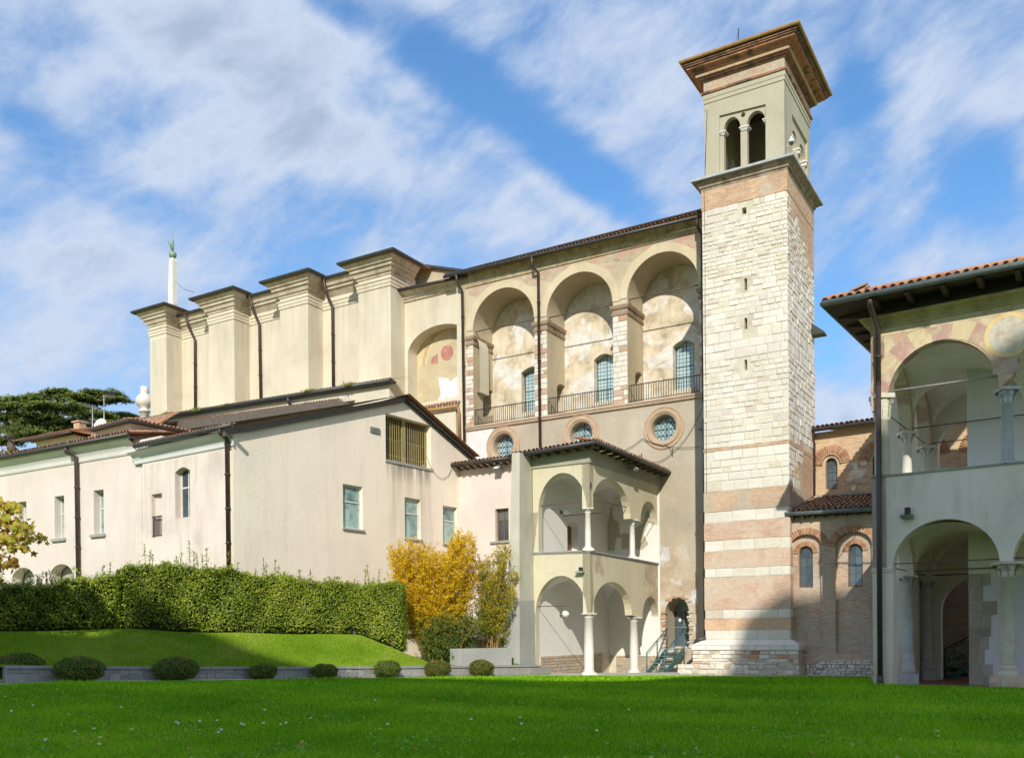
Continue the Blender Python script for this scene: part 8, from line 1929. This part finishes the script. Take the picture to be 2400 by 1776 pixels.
# mound grass
pm = np.random.uniform(-60, 1010, 90000); t = np.random.rand(len(pm)); A_ = np.array([wallD(p)+.3 for p in pm]); B_ = np.array([interp(p, HF_D)+.2 for p in pm]); Dm = 1/(1/A_+(1/B_-1/A_)*t); xm = ((pm-1200)/F)*Dm; zm = np.array([mz(p, a, b) for p, a, b in zip(pm, xm, Dm)])
pat = np.sin(xm*.8+Dm*.3)*np.sin(Dm*1.1-xm*.25)
tag(blades('mound_grass', xm, Dm, zm-.01, np.random.uniform(.03, .07, len(pm)), np.full(len(pm), .022), M_['blade2'], np.clip(.45+.22*np.random.randn(len(pm))+.12*pat, 0, 1)), 'short patchy grass on the mound behind the low wall', 'grass', kind='stuff')
# clover and broad leaves in the lawn
px, x, y, z = lawn_points(9000, ymin=1625); n = len(x); cl_ = np.sin(x*1.7+1)*np.sin(y*1.3+x*.5)+.5*np.sin(x*4+y*3) > .35; x, y, z = x[cl_], y[cl_], z[cl_]; n = len(x)
o = leafmesh('clover', np.stack([x, y, z+np.random.uniform(.05, .085, n)], 1), np.stack([np.random.randn(n)*.5, -.5+np.random.randn(n)*.3, np.ones(n)], 1), np.random.uniform(.03, .085, n), .7, np.random.rand(n), foliage('clover_leaves', [(0, (.08, .22, .01)), (.7, (.18, .40, .03)), (1, (.30, .50, .08))], .3, .95), kind='stuff'); tag(o, 'scattered clover and broad weed leaves in the lawn', 'clover', kind='stuff')
px, x, y, z = lawn_points(150, ymin=1615); n = len(x)
o = leafmesh('fallen_leaves', np.stack([x, y, z+.075], 1), np.stack([np.random.randn(n)*.4, np.random.randn(n)*.4-.3, np.ones(n)], 1), np.random.uniform(.05, .10, n), .75, np.random.rand(n), foliage('fallen_leaf', [(0, (.28, .16, .05)), (.6, (.45, .33, .07)), (1, (.40, .42, .12))], .15, .8), kind='stuff'); tag(o, 'a few fallen brown and yellow leaves lying in the lawn', 'leaves', kind='stuff')
DP_ = [(142, 243), (48, 262), (20, 219), (525, 245), (765, 290), (775, 295), (868, 284), (944, 280), (1050, 291), (1062, 295), (1147, 288), (1245, 287), (1222, 295), (1352, 271), (1152, 240), (962, 318), (950, 330), (572, 324), (323, 336), (196, 369), (430, 385), (435, 357), (407, 324), (1634, 198), (1688, 296), (2053, 275), (2265, 263), (2272, 290), (1378, 133), (2600, 322), (2740, 218)]
mbp = MB()
for k in range(11):
    th = k*2*math.pi/11; mbp.poly([(0, 0, 0), (.022*math.cos(th-.2), .022*math.sin(th-.2), .004), (.028*math.cos(th), .028*math.sin(th), .005), (.022*math.cos(th+.2), .022*math.sin(th+.2), .004)])
petal = mbp.build('petals', simple('white_petals', (.8, .8, .78), .7, bmp=0, var=.03)); pmesh = petal.data; bpy.data.objects.remove(petal)
mbc = MB(); mbc.lathe(0, 0, [(.009, .003), (.008, .008), (0, .011)], 8); ce = mbc.build('centre', simple('yellow_disc', (.7, .45, .03), .8, bmp=0)); cmesh = ce.data; bpy.data.objects.remove(ce)
mbs = MB(); mbs.tube([(0, 0, -.12), (0, 0, 0)], .0022, 4); se = mbs.build('stalk', M_['core']); smesh = se.data; bpy.data.objects.remove(se)
for (X, Y) in DP_:
    px_, py_ = X/1.861, 1560+Y/1.861; D = F*EYE/(py_-HOR+.008*(px_-1200)); xx = ray(px_, 1500)[0]*D; r = thing('daisy', 'small white daisy standing in the shaded foreground lawn', 'flower', (xx, D, lz_(px_, xx, D)), 'daisies in the lawn')
    for nm, me in (('petals', pmesh), ('centre', cmesh), ('stalk', smesh)):
        o = bpy.data.objects.new(nm, me); COL.objects.link(o); o.parent = r; o.location = (0, 0, .12); o.rotation_euler = (random.uniform(.3, .8), random.uniform(-.3, .3), 0) if nm != 'stalk' else (0, 0, 0)
# ---------------------------------------------------------------- unseen building slab added behind the camera, outline shaped for its shade on the lawn
prof = [(-30, 21), (-19.1, 21), (-19.0, 17.4), (-16.95, 17.4), (-16.9, 20.0), (-15.7, 19.6), (-12.9, 17.9), (-10.6, 17.2), (-4.5, 16.9), (.6, 16.9), (3.8, 18.2), (4.9, 21.6), (6.4, 22.2), (7.0, 22.0), (9.2, 22.0), (10.2, 22.9), (12, 23.2), (18, 23.2)]
SF_ = Fr((0, -30), (1, 0), (0, 1)); prof = [(a, h+(2.15 if a < 3.7 else 2.9 if a < 9 else 2.5)) for a, h in prof]; q = [(a-3.6, h+18.6) for a, h in prof]; ns = len(q)
root = thing('shade_caster', 'unseen building slab added behind the viewpoint, outline shaped to shade the lawn', 'building', (-10, -12, 0))
mb = MB(); mb.slab(SF_, [(q[0][0], -1)]+q+[(q[-1][0], -1)], [], 0, -1.2); mb.build('wall', M_['pink'], root)
